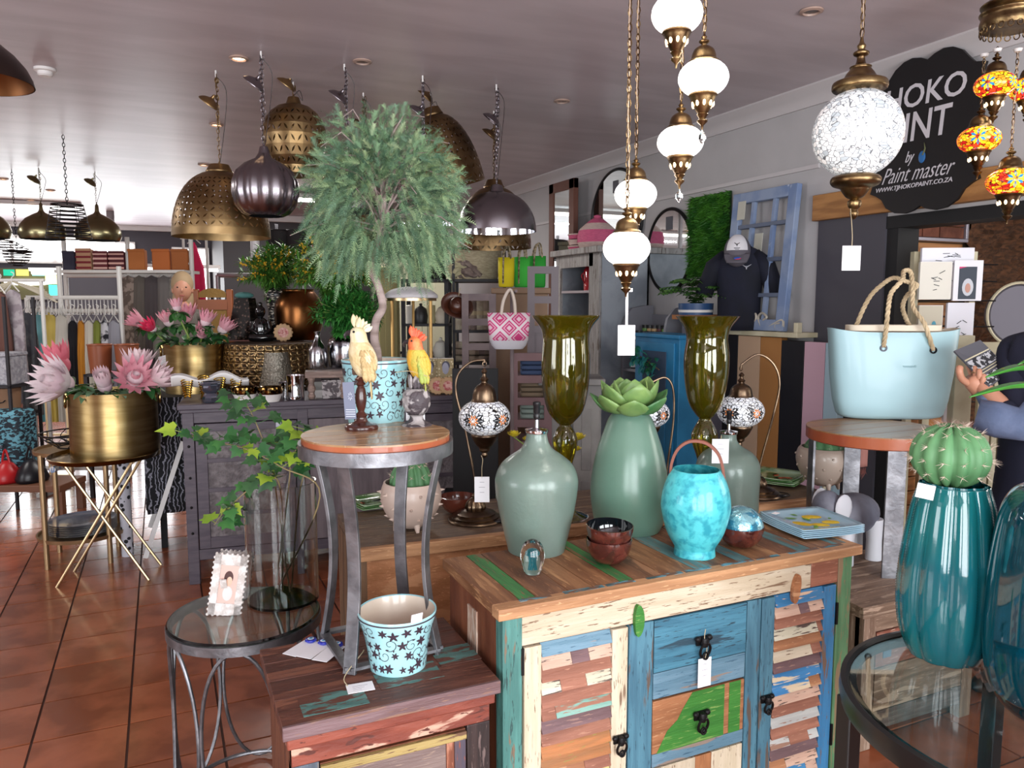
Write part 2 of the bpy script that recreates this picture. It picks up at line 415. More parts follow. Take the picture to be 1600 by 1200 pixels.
# ------------------------------------------------------------ annex behind the doorway
an=struct('wall_annex_back',B().bx(3.76,7.4,3.2,3.3,0,2.875),M('annex_wall','#6e5a44',.7))
struct('wall_annex_right',B().bx(7.4,7.5,-2.6,3.3,0,2.875),wall_m)
wz=at(1440,345,V=3.17)
z=.2
pm=None
x1p=at(1502,400,V=3.17).x
while z<2.6:
 obj('plank',B().bx(3.77,x1p,3.165,3.2,z+.003,z+.084),orangewood,an,smooth=False,bev=.003);z+=.088
bark=B();xa,xb=x1p,6.6
def barkf(s,t):
 return(xa+(xb-xa)*s,3.15-.035*random.random(),.4+2.1*t)
obj('woven_bark_panel',bark.grid(barkf,70,70),M('bark_brown','#5c3a22',.85,c2='#3a2414',sc=20,st=(1,1,3),bump=.5,bsc=60),an,smooth=False)
def wallart():
 a=at(1413,325,V=3.12);b=at(1511,374,V=3.12)
 t=thing('brick_art_panel','silver framed panel of red brown brick hanging in the back room','picture',((a.x+b.x)/2,3.13,b.z))
 w=(b.x-a.x)/2;hh=.42
 obj('frame',B().bx(-w,-w+.022,-.02,.02,0,hh).bx(w-.022,w,-.02,.02,0,hh).bx(-w,w,-.02,.02,-.02,.0).bx(-w,w,-.02,.02,hh,hh+.02),M('silver_frame','#a9a6b0',.35,.6),t,bev=.003)
 bm=M('red_brick','#7c4a38',.85,c2='#5f3628',sc=9,bump=.6,bsc=30,rv=.2)
 for r in range(6):
  for c in range(4):
   x0=-w+.025+c*(2*w-.05)/3.5-(.03 if r%2 else 0);x0=max(x0,-w+.024);x1=min(x0+(2*w-.05)/3.5-.006,w-.024)
   if x1>x0+.01:obj('brick',B().bx(x0,x1,-.008+RU(-.004,.004),.015,.004+r*.068,.066+r*.068),bm,t,smooth=False)
wallart()
# ------------------------------------------------------------ painted reclaimed woods
def PW(name,c,c2,wear,wt=.6,st=(1,1,14),wsc=5,bump=.25,**k):
 k.setdefault('wear2',wear)
 return M(name,c,.55,c2=c2,sc=3,st=st,wear=wear,wst=tuple(max(.5,v/3.2)for v in st),wsc=wsc*1.5,wt=wt-.01,w2sc=44,w2t=.62,bump=bump,bsc=16,bst=st,rv=.06,**k)
VX=(14,14,1.2);HX=(1.2,14,14);DX=(14,1.2,14) # grain up, along x, along y
blueV=PW('blue_paint_v','#507e90','#40697c','#5d5048',.6,VX,6,wear2='#2f4c5c')
tealV=PW('teal_paint_v','#53877f','#42706a','#74604e',.62,VX,6,wear2='#2e4a48')
creamV=PW('cream_paint_v','#cfc0a8','#c0b096','#7c6450',.66,VX,5)
creamH=PW('cream_paint_h','#cfc0a8','#bfae94','#7c624c',.66,HX,5)
greenV=PW('green_paint_v','#5f8a62','#4a7450','#8a7458',.6,VX,5)
blueH=PW('blue_paint_h','#4a8298','#3a6c82','#2c4654',.58,HX,5)
blueH2=PW('greyblue_paint_h','#6a8a9c','#587a8c','#8d7c70',.62,HX,6,wear2='#3e5f74')
brightH=PW('bright_blue_h','#3a78a4','#306a94','#c9a88c',.58,HX,7)
brightV=PW('bright_blue_v','#3a78a4','#306a94','#6b5548',.62,VX,7)
greenH=PW('grass_green_h','#3b7c30','#32702a','#7a9a50',.64,HX,4)
bareH=PW('bare_teak_h','#a8714c','#8e5c3c','#b98a64',.64,HX,4)
bareD=PW('bare_teak_d','#8c6242','#71492f','#a57a54',.62,DX,4)
bareD2=PW('bare_teak_d2','#7a5238','#5f3d2a','#93684a',.62,DX,4)
greenD=PW('green_streak_d','#3f7d42','#35693a','#7a5a3e',.56,DX,5)
tealD=PW('teal_streak_d','#5c7f80','#4a6a6c','#7a5d48',.55,DX,6)
rawV=PW('raw_orange_v','#a8714a','#8c5a3a','#b6855c',.64,VX,3)
lightH=PW('light_teak_h','#b98a62','#a17450','#c99d74',.64,HX,3)
redH=PW('red_brown_h','#8d4a3a','#74382c','#c9a08a',.62,(1.5,20,5),6,wear2='#5a2e26')
plumH=PW('plum_edge_h','#7d6466','#6a5050','#8c6a58',.6,HX,5)
redtop=PW('red_top_d','#623a2e','#4c2b22','#7a4c3a',.62,HX,4)
tealtop=PW('teal_chip_top','#567e78','#43645f','#5a362b',.5,(3,12,12),7)
greyfr=PW('grey_mauve_h','#7c6a64','#6e5c58','#8f7a6c',.66,HX,2)
blackw=PW('black_brown_v','#3a2c2a','#2b2120','#6b5a56',.62,VX,8)
yellowH=PW('yellow_edge_h','#a8925c','#8c7844','#6b4e3a',.58,HX,6)
pinkH=PW('pinkish_slat','#c9a893','#b8927e','#4a3a34',.62,HX,9)
brownH=PW('redbrown_slat','#99644f','#84523f','#ad7a62',.64,HX,5)
plumS=PW('plum_slat','#75585a','#63484a','#8c6a60',.64,HX,5)
whiteS=PW('white_chip_slat','#d4cdb8','#c4bca4','#55423a',.56,HX,10)
orangeS=PW('orange_slat','#b2703f','#96643a','#8c7a3c',.6,HX,4)
yelS=PW('yellow_slat','#cfb878','#c2a868','#7a5c44',.58,HX,8)
bluechipS=PW('bluechip_slat','#3c80b4','#3273a6','#d6c0a0',.52,HX,8)
tealS=PW('teal_slat','#7fa79a','#6d988a','#94634e',.56,HX,6)
greyS=PW('palegrey_slat','#b9b7b2','#aaa8a4','#8f6a58',.58,HX,6)
def ringpull(parent,x,y,z,s=1,name='handle'):
 b=B();b.T=Matrix.Translation((x,y,z))@Matrix.Scale(s,4)
 b.lathe([(.0005,-.012),(.008,-.01),(.011,0),(.008,.01),(.0005,.012)],12,c=(0,-.008,0))
 b.bx(-.018,.018,-.004,0,-.008,.012)
 b.ball((-.016,-.006,.008),(.008,.006,.007),8,6);b.ball((.016,-.006,.008),(.008,.006,.007),8,6)
 b.tube([(.017*sin(t)*.8,-.012-.004*cos(t),-.018+.018*cos(t))for t in[2*pi*q/16 for q in range(16)]],.0032,6,closed=True)
 b.tube([(.007*sin(t),-.014,-.03+.008*cos(t))for t in[2*pi*q/10 for q in range(10)]],.0025,6,closed=True)
 return obj(name,b,blackiron,parent)
# ------------------------------------------------------------ the reclaimed wood sideboard, front row
def sideboard():
 x0,x1,y0,y1,Z=.745,1.94,1.69,2.09,.85
 t=thing('sideboard','reclaimed wood sideboard patched in blue, cream and green paint, front centre','sideboard',(x0,y0,0))
 Wd=x1-x0;D=y1-y0
 # body
 obj('side_panel',B().bx(.0,.02,.03,D-.01,.03,Z-.03),M('teak_side','#7c4a32',.5,c2='#683a28',sc=3,st=(10,10,1.5),bump=.15),t,bev=.002)
 obj('side_panel',B().bx(Wd-.02,Wd,.03,D-.01,.03,Z-.03),greenV,t)
 obj('side_patch',B().bx(-.004,0,.17,.235,.62,.77),M('side_whitepatch','#c9b8a8',.6,c2='#a8806a',sc=9,st=(10,10,2)),t,smooth=False)
 obj('back_panel',B().bx(.02,Wd-.02,D-.02,D-.005,.03,Z-.03),M('teak_side'),t)
 obj('bottom_panel',B().bx(.02,Wd-.02,.03,D-.02,.05,.07),M('teak_side'),t)
 obj('inner_panel',B().bx(.02,Wd-.02,.045,.06,.05,Z-.03),M('dark_gap','#2c211c',.8),t)  # dark sheet imitating the shade in gaps between doors and drawers
 # top: planks running front to back, with a light edging
 mats=[bareD,greenD,bareD2,bareD,bareD,greenD,bareD2,bareD,tealD,bareD2,tealD,bareD,bareD2,tealD,bareD,tealD,bareD2]
 ws=[.07,.045,.09,.07,.08,.04,.09,.1,.06,.09,.045,.1,.07,.05,.09,.05]
 xs=-.02;sc=(Wd+.04-.02)/sum(ws)
 for i,w in enumerate(ws):
  w*=sc;obj('top_plank',B().bx(xs+.001,xs+w-.001,.02,D-.002,Z-.028,Z-RU(0,.0015)),mats[i],t,bev=.0012);xs+=w
 obj('top_edging',B().bx(-.022,Wd+.022,-.025,.02,Z-.03,Z),lightH,t,bev=.003)
 for i in range(9):
  a=.05+i*.128;obj('edge_chip',B().bx(a,a+.09+.03*(i%2),.003,.019,Z-.0005,Z+.0007),PW('edgechip','#5f97a8','#314a4e','#6b4a38',.5,(4,14,14),9),t,smooth=False)
 obj('top_edging',B().bx(Wd+.0,Wd+.022,.02,D,Z-.03,Z),lightH,t,bev=.003)
 # top rail
 obj('top_rail',B().bx(.05,Wd*.86,-.002,.02,Z-.115,Z-.03),creamH,t,bev=.002)
 obj('top_rail',B().bx(Wd*.86+.001,Wd-.055,-.002,.02,Z-.115,Z-.03),brownH,t,bev=.002)
 obj('corner_post',B().bx(-.002,.052,-.004,.04,0,Z-.03),tealV,t,bev=.002)
 obj('corner_post',B().bx(Wd-.055,Wd+.002,-.004,.04,0,Z-.03),greenV,t,bev=.002)
 obj('rail_tab',B().prism([(0.38+.016*cos(q)*(1.2 if cos(q)>0 else .7),.045*sin(q))for q in[2*pi*i/16 for i in range(16)]],0,.012),greenH,t,rot=(rad(90),0,0),loc=(.015,-.003,Z-.105))
 obj('rail_tab',B().prism([(.014*cos(q),.045*sin(q)**1)for q in[2*pi*i/16 for i in range(16)]],0,.014),bareH,t,rot=(rad(90),rad(8),0),loc=(.96,-.003,Z-.105))
 zt=Z-.118;zb=.10
 obj('bottom_rail',B().bx(.052,Wd-.055,-.001,.02,.02,zb),creamH,t)
 # doors
 def door(a,b,stl,st_r,slats,lab,latch):
  d=obj('door',B().bx(a+.003,b-.003,.012,.02,zb+.003,zt-.003),M('teak_side'),t,smooth=False);d['label']=lab
  wst=.052
  L=obj('stile',B().bx(a+.003,a+wst,-.004,.013,zb+.003,zt-.003),stl,d,bev=.002)
  obj('stile',B().bx(b-wst,b-.003,-.004,.013,zb+.003,zt-.003),st_r,d,bev=.002)
  n=len(slats);zz=zt-.003;hh=(zt-zb-.006)/n
  for row in slats:
   m=len(row);xs=a+wst+.001;span=b-wst-.001-xs;tot=sum(q[0]for q in row)
   off=RU(-.002,.002)
   for w,mt in row:
    w=span*w/tot;bb=B();x0_,x1_=xs+.0005,xs+w-.0005;ztop,zbot=zz,zz-hh*1.0
    yf0,yf1=.008+off,-.008+off # slanted louvre: top set back, bottom proud
    bb.add([(x0_,yf1,zbot+.002),(x1_,yf1,zbot+.002),(x1_,.014,zbot+.002),(x0_,.014,zbot+.002),(x0_,yf0,ztop),(x1_,yf0,ztop),(x1_,.014,ztop),(x0_,.014,ztop)],
    [(0,3,2,1),(4,5,6,7),(0,1,5,4),(1,2,6,5),(2,3,7,6),(3,0,4,7)])
    obj('slat',bb,mt,d,smooth=False);xs+=w
   zz-=hh
  ringpull(d,latch,-.006,(zt+zb)/2-.0,1.1)
  return d
 s1=[[(1,blueH2)],[(5,pinkH),(3,plumS),(4,pinkH)],[(1,brownH)],[(3,whiteS),(4,brownH),(4,whiteS)],[(1,brownH)],[(2,brownH),(8,tealS)],[(1,plumS)],[(1,brownH)],[(1,orangeS)],[(1,orangeS)],[(1,bareH),(.6,brownH)],[(4,brownH),(6,yelS)],[(1,brownH)],[(9,whiteS),(1,brownH)],[(1,plumS)],[(1,brownH)],[(1,brownH)],[(1,pinkH)]]
 door(.055,.372,creamV,creamV,s1,'cream framed louvred door',.345)
 s2=[[(1,brightH)],[(5,pinkH),(2,plumS),(3,pinkH)],[(1,brownH)],[(9,whiteS),(1,brownH)],[(1,bareH)],[(8,creamH),(2,brownH)],[(1,plumS)],[(1,bluechipS)],[(1,bluechipS),(.3,bareH)],[(1,pinkH)],[(1,brownH)],[(1,greyS)],[(1,brownH)],[(4,greyS),(4,brownH),(2,greyS)],[(1,plumS)],[(3,bareH),(6,pinkH)],[(1,brightH),(.3,pinkH)],[(1,brownH)]]
 door(.835,Wd-.058,blueV,brightV,s2,'blue framed louvred door',.862)
 # hinges
 for z in(.66,.25):obj('hinge',B().bx(.049,.056,-.008,0,z,z+.07),blackiron,t,smooth=False)
 for z in(.60,.2):obj('hinge',B().bx(Wd-.06,Wd-.052,-.008,0,z,z+.07),blackiron,t,smooth=False)
 # centre posts and drawers
 obj('centre_post',B().bx(.374,.452,-.004,.03,zb,zt),blueV,t,bev=.002)
 obj('centre_post',B().bx(.782,.833,-.004,.03,zb,zt),blueV,t,bev=.002)
 a,b=.455,.779;hh=[.228,.195,.195];zz=zt-.002
 d1=obj('drawer',B().bx(a,b,.006,.02,zz-hh[0],zz),M('teak_side'),t,smooth=False);d1['label']='sea blue top drawer'
 obj('drawer_board',B().bx(a,b,-.004,.008,zz-hh[0]*.66,zz),blueH,d1,bev=.002);obj('drawer_board',B().bx(a,b,-.003,.008,zz-hh[0],zz-hh[0]*.67),blueH2,d1,bev=.002)
 ringpull(d1,.617,-.006,zz-.085,1.25)
 zz-=hh[0]+.006
 d2=obj('drawer',B().bx(a,b,.006,.02,zz-hh[1],zz),M('teak_side'),t,smooth=False);d2['label']='middle drawer painted grass green over bare wood'
 zl=zz-hh[1]*.8
 obj('drawer_board',B().bx(a,b,-.003,.008,zl,zz),bareH,d2,bev=.002)
 obj('green_patch',B().prism([(a+.015,zl+.0),(a+.05,zl+.06),(a+.085,zl+.085),(a+.10,zl+.11),(a+.135,zz-.0),(a+.25,zz),(a+.25,zl)],0,.0012),greenH,d2,smooth=False,rot=(rad(90),0,0),loc=(0,-.003,0))
 obj('green_patch',B().bx(a+.268,a+.31,-.0042,-.003,zl,zz),greenH,d2,smooth=False)
 obj('drawer_board',B().bx(a,b,-.004,.008,zz-hh[1],zl-.001),blueH2,d2,bev=.002)
 ringpull(d2,.617,-.006,zz-.075,1.25)
 zz-=hh[1]+.006
 d3=obj('drawer',B().bx(a,b,.006,.02,zz-hh[2],zz),M('teak_side'),t,smooth=False);d3['label']='lower drawer of cream boards with a bare strip'
 for q0,q1,mm in((0,.47,creamV),(.47,.65,rawV),(.65,1,creamV)):
  obj('drawer_board',B().bx(a+(b-a)*q0,a+(b-a)*q1-.0008,-.003,.008,zz-hh[2],zz),mm,d3,bev=.0015)
 ringpull(d3,.617,-.006,zz-.085,1.25)
 return t
sideboard()
def price_tag(name,label,top,strpts,w,hh,rz,tilt=0,cat='price tag',marks=3,mat=None):
 """card hanging by a string; top = world point of the card's top middle"""
 t=thing(name,label,cat,top,rz)
 obj('card',B().bx(-w/2,w/2,-.0008,.0008,-hh,0),mat or paper,t,smooth=False,rot=(0,tilt,0))
 if strpts:obj('string',B().tube(spl([(0,0,-.006)]+strpts,4),.0011,5),string,t)
 for i in range(marks):
  ww=w*(.3+.1*(i%2));obj('print_line',B().bx(-ww/2,ww/2,-.0012,-.0008,-hh*(.2+.2*i)-.0015,-hh*(.2+.2*i)),M('faint_print','#a8a6ae',.7),t,smooth=False,rot=(0,tilt,0))
 return t
pt=Vector((.745+.617,1.69-.02,.85-.118-.002-.175+.03))
price_tag('price_tag','white price tag hanging from the top blue drawer handle',(pt.x,pt.y,.6),[(.004,-.003,.03),(-.004,-.001,.06),(0,0,.085)],.045,.085,0)
# ------------------------------------------------------------ low red drawer chest, front left
def chest():
 x0,x1,y0,y1,Z=.222,.700,1.675,2.07,.68
 t=thing('drawer_chest','low red-brown reclaimed wood chest with one big drawer, front left','cabinet',(x0,y0,0))
 Wd,D=x1-x0,y1-y0
 ys=[-.02,.1,.2,.3,D];ob=[B()for _ in range(4)]
 for i in range(4):
  obj('top_plank',B().bx(-.02,Wd+.02,ys[i]+.001,ys[i+1]-.001,Z-.03,Z-RU(0,.001)),redtop,t,bev=.0015)
 for(a,b_,c,d)in((.03,.18,.0,.085),(.22,.38,.05,.14),(.39,.5,.1,.2)):
  obj('paint_chip',B().bx(a,b_,c,d,Z-.0003,Z+.0006),tealtop,t,smooth=False)
 obj('top_edging',B().bx(-.02,Wd+.02,-.03,-.02,Z-.032,Z),plumH,t,bev=.002)
 obj('under_moulding',B().bx(-.01,Wd+.01,-.018,.02,Z-.062,Z-.032),redH,t,bev=.004)
 obj('top_rail',B().bx(0,Wd,-.005,.02,Z-.11,Z-.062),redH,t,bev=.002)
 obj('side_panel',B().bx(0,.02,.0,D-.02,.04,Z-.03),M('chest_side','#7a4c36',.55,c2='#5c3526',sc=4,st=(12,12,1.2),bump=.2),t)
 obj('side_panel',B().bx(Wd-.02,Wd,.0,D-.02,.04,Z-.03),M('chest_side'),t)
 obj('back_panel',B().bx(.02,Wd-.02,D-.035,D-.02,.04,Z-.03),M('chest_side'),t)
 obj('corner_post',B().bx(0,.06,-.006,.04,0,Z-.11),PW('slate_v','#5c6672','#4a525c','#7a6a58',.58,VX,8),t,bev=.002)
 obj('corner_post',B().bx(Wd-.06,Wd,-.006,.04,0,Z-.11),blackw,t,bev=.002)
 d=obj('drawer',B().bx(.063,Wd-.063,.0,.02,.14,Z-.118),M('teak_side'),t,smooth=False)
 zt,zb=Z-.12,.15
 obj('drawer_frame',B().bx(.063,Wd-.063,-.012,.0,zt-.02,zt),yellowH,d,bev=.002)
 obj('drawer_frame',B().bx(.065,.115,-.01,0,zb,zt-.02),PW('redframe_v','#8a4f38','#70402e','#a9745c',.62,VX,5),d,bev=.002)
 obj('drawer_frame',B().bx(Wd-.115,Wd-.095,-.01,0,zb,zt-.02),M('redframe_v'),d,bev=.002)
 obj('drawer_frame',B().bx(Wd-.094,Wd-.065,-.01,0,zb,zt-.02),PW('slateplum_v','#4a4450','#5c4a4c','#8a4a36',.6,VX,4),d,bev=.002)
 obj('drawer_front',B().bx(.116,Wd-.116,-.006,.0,zb,zt-.02),greyfr,d)
 hb=B().tube(spl([(-.075,-.012,.03),(-.06,-.02,.035),(-.05,-.03,.0),(-.03,-.035,-.03),(0,-.038,-.04),(.03,-.035,-.03),(.05,-.03,.0),(.065,-.02,.04),(.08,-.012,.045)],4),.0045,8)
 hb.ball((-.075,-.006,.03),.008,8,6);hb.ball((.08,-.006,.045),.008,8,6)
 obj('handle',hb,blackiron,d,loc=(.255,0,zt-.165))
 obj('bottom_rail',B().bx(.06,Wd-.06,-.004,.02,.05,.14),redH,t)
chest()
# ------------------------------------------------------------ long bench table behind the sideboard
def bench():
 R0=rad(-3.6)
 t=thing('long_table','long rustic plank table behind the front sideboard, holding pots and plates','table',at(560,860,z=.75)*1-Vector((0,0,.75)),R0)
 L,D,Z=2.12,.50,.75
 ys=[.03,.14,.25,.36,D]
 for i in range(4):obj('top_plank',B().bx(.0,L,ys[i]+.001,ys[i+1]-.001,Z-.035,Z),PW('weathered_h','#6f5a48','#5a4638','#8a745c',.6,HX,4),t,bev=.002)
 obj('top_edging',B().bx(-.005,L+.005,0,.03,Z-.045,Z),lightH,t,bev=.003)
 for i in range(3):
  obj('front_board',B().bx(.03+i*.69,.715+i*.69,.012,.03,.1,Z-.045),PW('orange_board','#b98058','#a56f48','#c9936a',.62,(3,6,10),3),t,bev=.002)
 obj('side_board',B().bx(.0,.03,.012,D-.01,.08,Z-.036),M('rough_end','#7c5f46',.7,c2='#5c4432',sc=4,st=(8,8,1),bump=.4),t)
 obj('side_board',B().bx(L-.03,L,.012,D-.01,.08,Z-.036),M('rough_end'),t)
 for x in(.03,L-.09):
  for y in(.03,D-.08):obj('leg',B().bx(x,x+.06,y,y+.06,0,Z-.04),M('rough_end'),t)
bench()
# ------------------------------------------------------------ purple grey counter behind
def counter():
 p=at(283,632,z=1.04)
 t=thing('plum_counter','long plum-grey painted counter cabinet with carved door panels','cabinet',(p.x,p.y,0),rad(-7.2))
 L,D,Z=1.78,.5,1.04
 pm=M('plum_paint','#544c54',.5,c2='#48404a',sc=5,st=(1.5,10,10),rv=.05,bump=.1)
 pg=M('plum_pale','#6e6468',.6,c2='#5f565a',sc=4,st=(8,8,1),bump=.2)
 obj('top_board',B().bx(-.02,L+.02,-.03,D,Z-.03,Z),pm,t,bev=.004)
 obj('top_moulding',B().bx(-.008,L+.01,-.015,D,Z-.05,Z-.03),pm,t,bev=.004)
 obj('side_panel',B().bx(0,.02,.02,D-.02,.12,Z-.05),pm,t);obj('side_panel',B().bx(L-.02,L,.02,D-.02,.12,Z-.05),pm,t)
 obj('back_panel',B().bx(.02,L-.02,D-.03,D-.02,.12,Z-.05),pm,t)
 for x in(0,.62,1.2,L-.06):
  w=.06
  obj('post',B().bx(x,x+w,0,.05,0,Z-.05),pm,t,bev=.003)
 obj('leg',B().bx(0,.06,D-.06,D-.01,0,.14),pm,t);obj('leg',B().bx(L-.06,L,D-.06,D-.01,0,.14),pm,t)
 obj('top_rail',B().bx(.06,L-.06,.004,.03,Z-.11,Z-.05),pm,t,bev=.002)
 obj('bottom_rail',B().bx(.06,L-.06,.004,.03,.14,.2),pm,t,bev=.002)
 carve=M('carved_panel','#7a7476',.7,c2='#5c5658',sc=22,bump=1,bsc=60)
 for a,b_ in((.065,.615),(.685,1.195),(1.265,L-.065)):
  plain=a>.6 and a<1.2
  d=obj('door',B().bx(a,b_,.01,.03,.205,Z-.115),pm if not plain else pg,t,smooth=False)
  if plain:d['label']='plain paler door'
  if not plain:
   for(z0,z1)in((.205,.27),(.385,.41),(.53,.555),(.70,.725),(Z-.16,Z-.115)):obj('door_rail',B().bx(a,b_,-.002,.012,z0,z1),pm,d,bev=.002)
   obj('door_stile',B().bx(a,a+.06,-.004,.012,.205,Z-.115),pm,d,bev=.002);obj('door_stile',B().bx(b_-.06,b_,-.004,.012,.205,Z-.115),pm,d,bev=.002)
   for(z0,z1)in((.27,.385),(.41,.53),(.555,.70),(.725,Z-.16)):obj('carved_inset',B().bx(a+.062,b_-.062,.003,.011,z0,z1),carve,d,smooth=False)
 for z in(.3,.45,.62,.8):
  obj('stud',B().ball((.03,-.002,z),.008,8,6),blackiron,t)
 obj('corner_bracket',B().bx(.5,.53,-.006,.0,Z-.15,Z-.08),M('pale_metal','#8a8890',.4,.7),t)
 return t
counter()
# ------------------------------------------------------------ weathered crate chest right of the sideboard
def crate():
 p=at(1352,945,z=.55)
 t=thing('weathered_chest','weathered grey-brown wooden chest carrying the right plant stool','cabinet',(p.x,p.y-.0,0))
 L,D,Z=.6,.44,.55
 w1=PW('weather_h','#8a7260','#6e5848','#a8907c',.58,HX,6);w2=PW('weather_v','#8c7462','#745c4c','#a99280',.58,VX,6)
 for i in range(4):obj('top_plank',B().bx(-.03,L,-.02+i*.115,.094+i*.115,Z-.03,Z),w1,t,bev=.002)
 obj('top_moulding',B().bx(-.015,L,-.008,D,Z-.05,Z-.03),w1,t,bev=.004)
 obj('side_panel',B().bx(0,.02,.02,D,.05,Z-.05),w2,t);obj('side_panel',B().bx(L-.02,L,.02,D,.05,Z-.05),w2,t)
 obj('corner_post',B().bx(0,.06,0,.04,0,Z-.05),w2,t,bev=.002);obj('corner_post',B().bx(L-.06,L,0,.04,0,Z-.05),w2,t,bev=.002)
 obj('top_rail',B().bx(.06,L-.06,.002,.03,Z-.11,Z-.05),w1,t);obj('bottom_rail',B().bx(.06,L-.06,.002,.03,.06,.13),M('greyplank','#6c5f58',.7,c2='#54463f',sc=5,st=HX),t)
 d=obj('drawer',B().bx(.065,L-.065,.0,.03,.3,Z-.115),PW('redchip_h','#8a5444','#744234','#a88a78',.6,HX,5),t)
 obj('blue_inset',B().bx(.1,.14,-.003,.0,.33,.41),M('slate_blue','#4c6478',.6),d,smooth=False)
 d=obj('drawer',B().bx(.065,L-.065,.0,.03,.135,.295),w1,t)
crate()
# ------------------------------------------------------------ plant stands: round wood seat on four bowed iron legs
segwood=M('seat_wood','#8c3f28',.35,c2='#a85c38',sc=2.2,st=(1,3,1),lo=.3,hi=.7,rv=.15,bump=.05,coat=.3)
segtop=M('seat_wood_top','#8e6344',.35,c2='#a8835a',sc=2.5,st=(1,9,1),lo=.3,hi=.7,bump=.05,coat=.3,rv=.1)
def plant_stand(label,x,y,z,zt,R,rz,bow,phis,lw=.032,seat_t=.03,fr=1.0,ring_low=True):
 t=thing('plant_stand',label,'plant stand',(x,y,z),rz);Ht=zt-z
 n=10;st=obj('seat',B().lathe([(.0005,Ht-seat_t),(R*.98,Ht-seat_t),(R,Ht-seat_t+.004),(R,Ht-.005),(.0005,Ht-.005)],48,cap=False),segwood,t)
 for i in range(n): # boards across the seat top
  y0=-R+2*R*i/n;y1=y0+2*R/n;pts=[]
  for q in range(5):yy=y0+.0006+(y1-y0-.0012)*q/4;pts.append((sqrt(max(0,R*R-yy*yy)),yy))
  out=pts+[(-a,b_)for a,b_ in pts[::-1]]
  obj('seat_board',B().prism(out,Ht-.005,Ht-(.0 if i%2 else .0006)),segtop,t,smooth=False)
 if ring_low:obj('ring',B().lathe([(R+.001,Ht-.052),(R+.009,Ht-.052),(R+.009,Ht-.018),(R+.001,Ht-.018),(R+.001,Ht-.052)],56,cap=False),iron,t)
 for ph in phis:
  b=B();P=[];N_=14
  for i in range(N_+1):
   s_=i/N_;rr=R*(.89+.07*s_-bow*sin(pi*s_))if bow else R*.93
   P.append((rr,s_*(Ht-.03)))
  vs=[]
  for r_,zz in P:
   for dy in(-lw/2,lw/2):
    for dr in(-.005,.005):
     vs.append(((r_+dr)*cos(ph)-dy*sin(ph),(r_+dr)*sin(ph)+dy*cos(ph),zz))
  fs=[]
  for i in range(N_):
   a=i*4;c=a+4
   for p_,q_ in((0,1),(1,3),(3,2),(2,0)):fs.append((a+p_,a+q_,c+q_,c+p_))
  fs+=[(0,1,3,2),tuple(N_*4+k for k in(0,2,3,1))]
  obj('leg',b.add(vs,fs),iron,t,smooth=False,bev=.001)
 if bow:
  rr=R*.89;ps=[(rr*cos(a),rr*sin(a),.012)for a in phis]
  for i in range(len(ps)):obj('foot_bar',B().bar(ps[i],ps[(i+1)%len(ps)],.024,.008),iron,t,smooth=False)
 return t
PS=Vector((.515,1.985,.68));PST=1.235
p=at(588,672,z=PST);PSC=(.487,p.y if 0 else 1.965)
SP=at(588,676,V=1.965)
plant_stand('round wooden plant stand with four bowed iron legs on the red chest',SP.x,1.965+.0,.68,SP.z,.192,0,.22,[rad(a)for a in(229,319,49,139)],lw=.034,fr=.86)
q=at(1374,905,z=.55)
SQ=Vector((q.x+.17,q.y+.2,.55));SQt=at(1384,668,Y=fwd(SQ)).z
plant_stand('round wooden plant stool with straight iron legs under the pale blue bag',SQ.x,SQ.y,.55,SQt,.26,rad(0),0,[rad(a)for a in(240,330,60,150)],lw=.07,seat_t=.05,ring_low=False)
# ------------------------------------------------------------ round glass top tables
def glass_table():
 p=at(383,958,z=.62)
 t=thing('round_side_table','round glass side table on forged iron hoops at the left front','table',(p.x,p.y,0),.3);R=.232
 obj('glass_top',B().lathe([(.0005,.612),(R-.004,.612),(R,.616),(R-.004,.622),(.0005,.622)],56,cap=False),M('green_edge_glass','#dff2e8',.01,tr=1,ior=1.5),t)
 obj('rim',B().lathe([(R-.012,.582),(R+.002,.582),(R+.002,.611),(R-.012,.611),(R-.012,.582)],56,cap=False),iron,t)
 for k in range(6):
  a=k*pi/3;b=B()
  pts=[(R*.97*cos(a+.5*sin(q_)),R*.97*sin(a+.5*sin(q_)),.3-.29*cos(q_))for q_ in[2*pi*i/36 for i in range(36)]]
  obj('hoop',b.tube(pts,.006,8,closed=True),iron,t)
 for k in range(3):
  a=k*2*pi/3+.52;obj('leg',B().tube([(R*.97*cos(a),R*.97*sin(a),0),(R*.97*cos(a),R*.97*sin(a),.585)],.007,8),iron,t)
 obj('base_ring',B().tube([(R*.97*cos(q_),R*.97*sin(q_),.02)for q_ in[2*pi*i/48 for i in range(48)]],.007,8,closed=True),iron,t)
 return p
GT=glass_table()
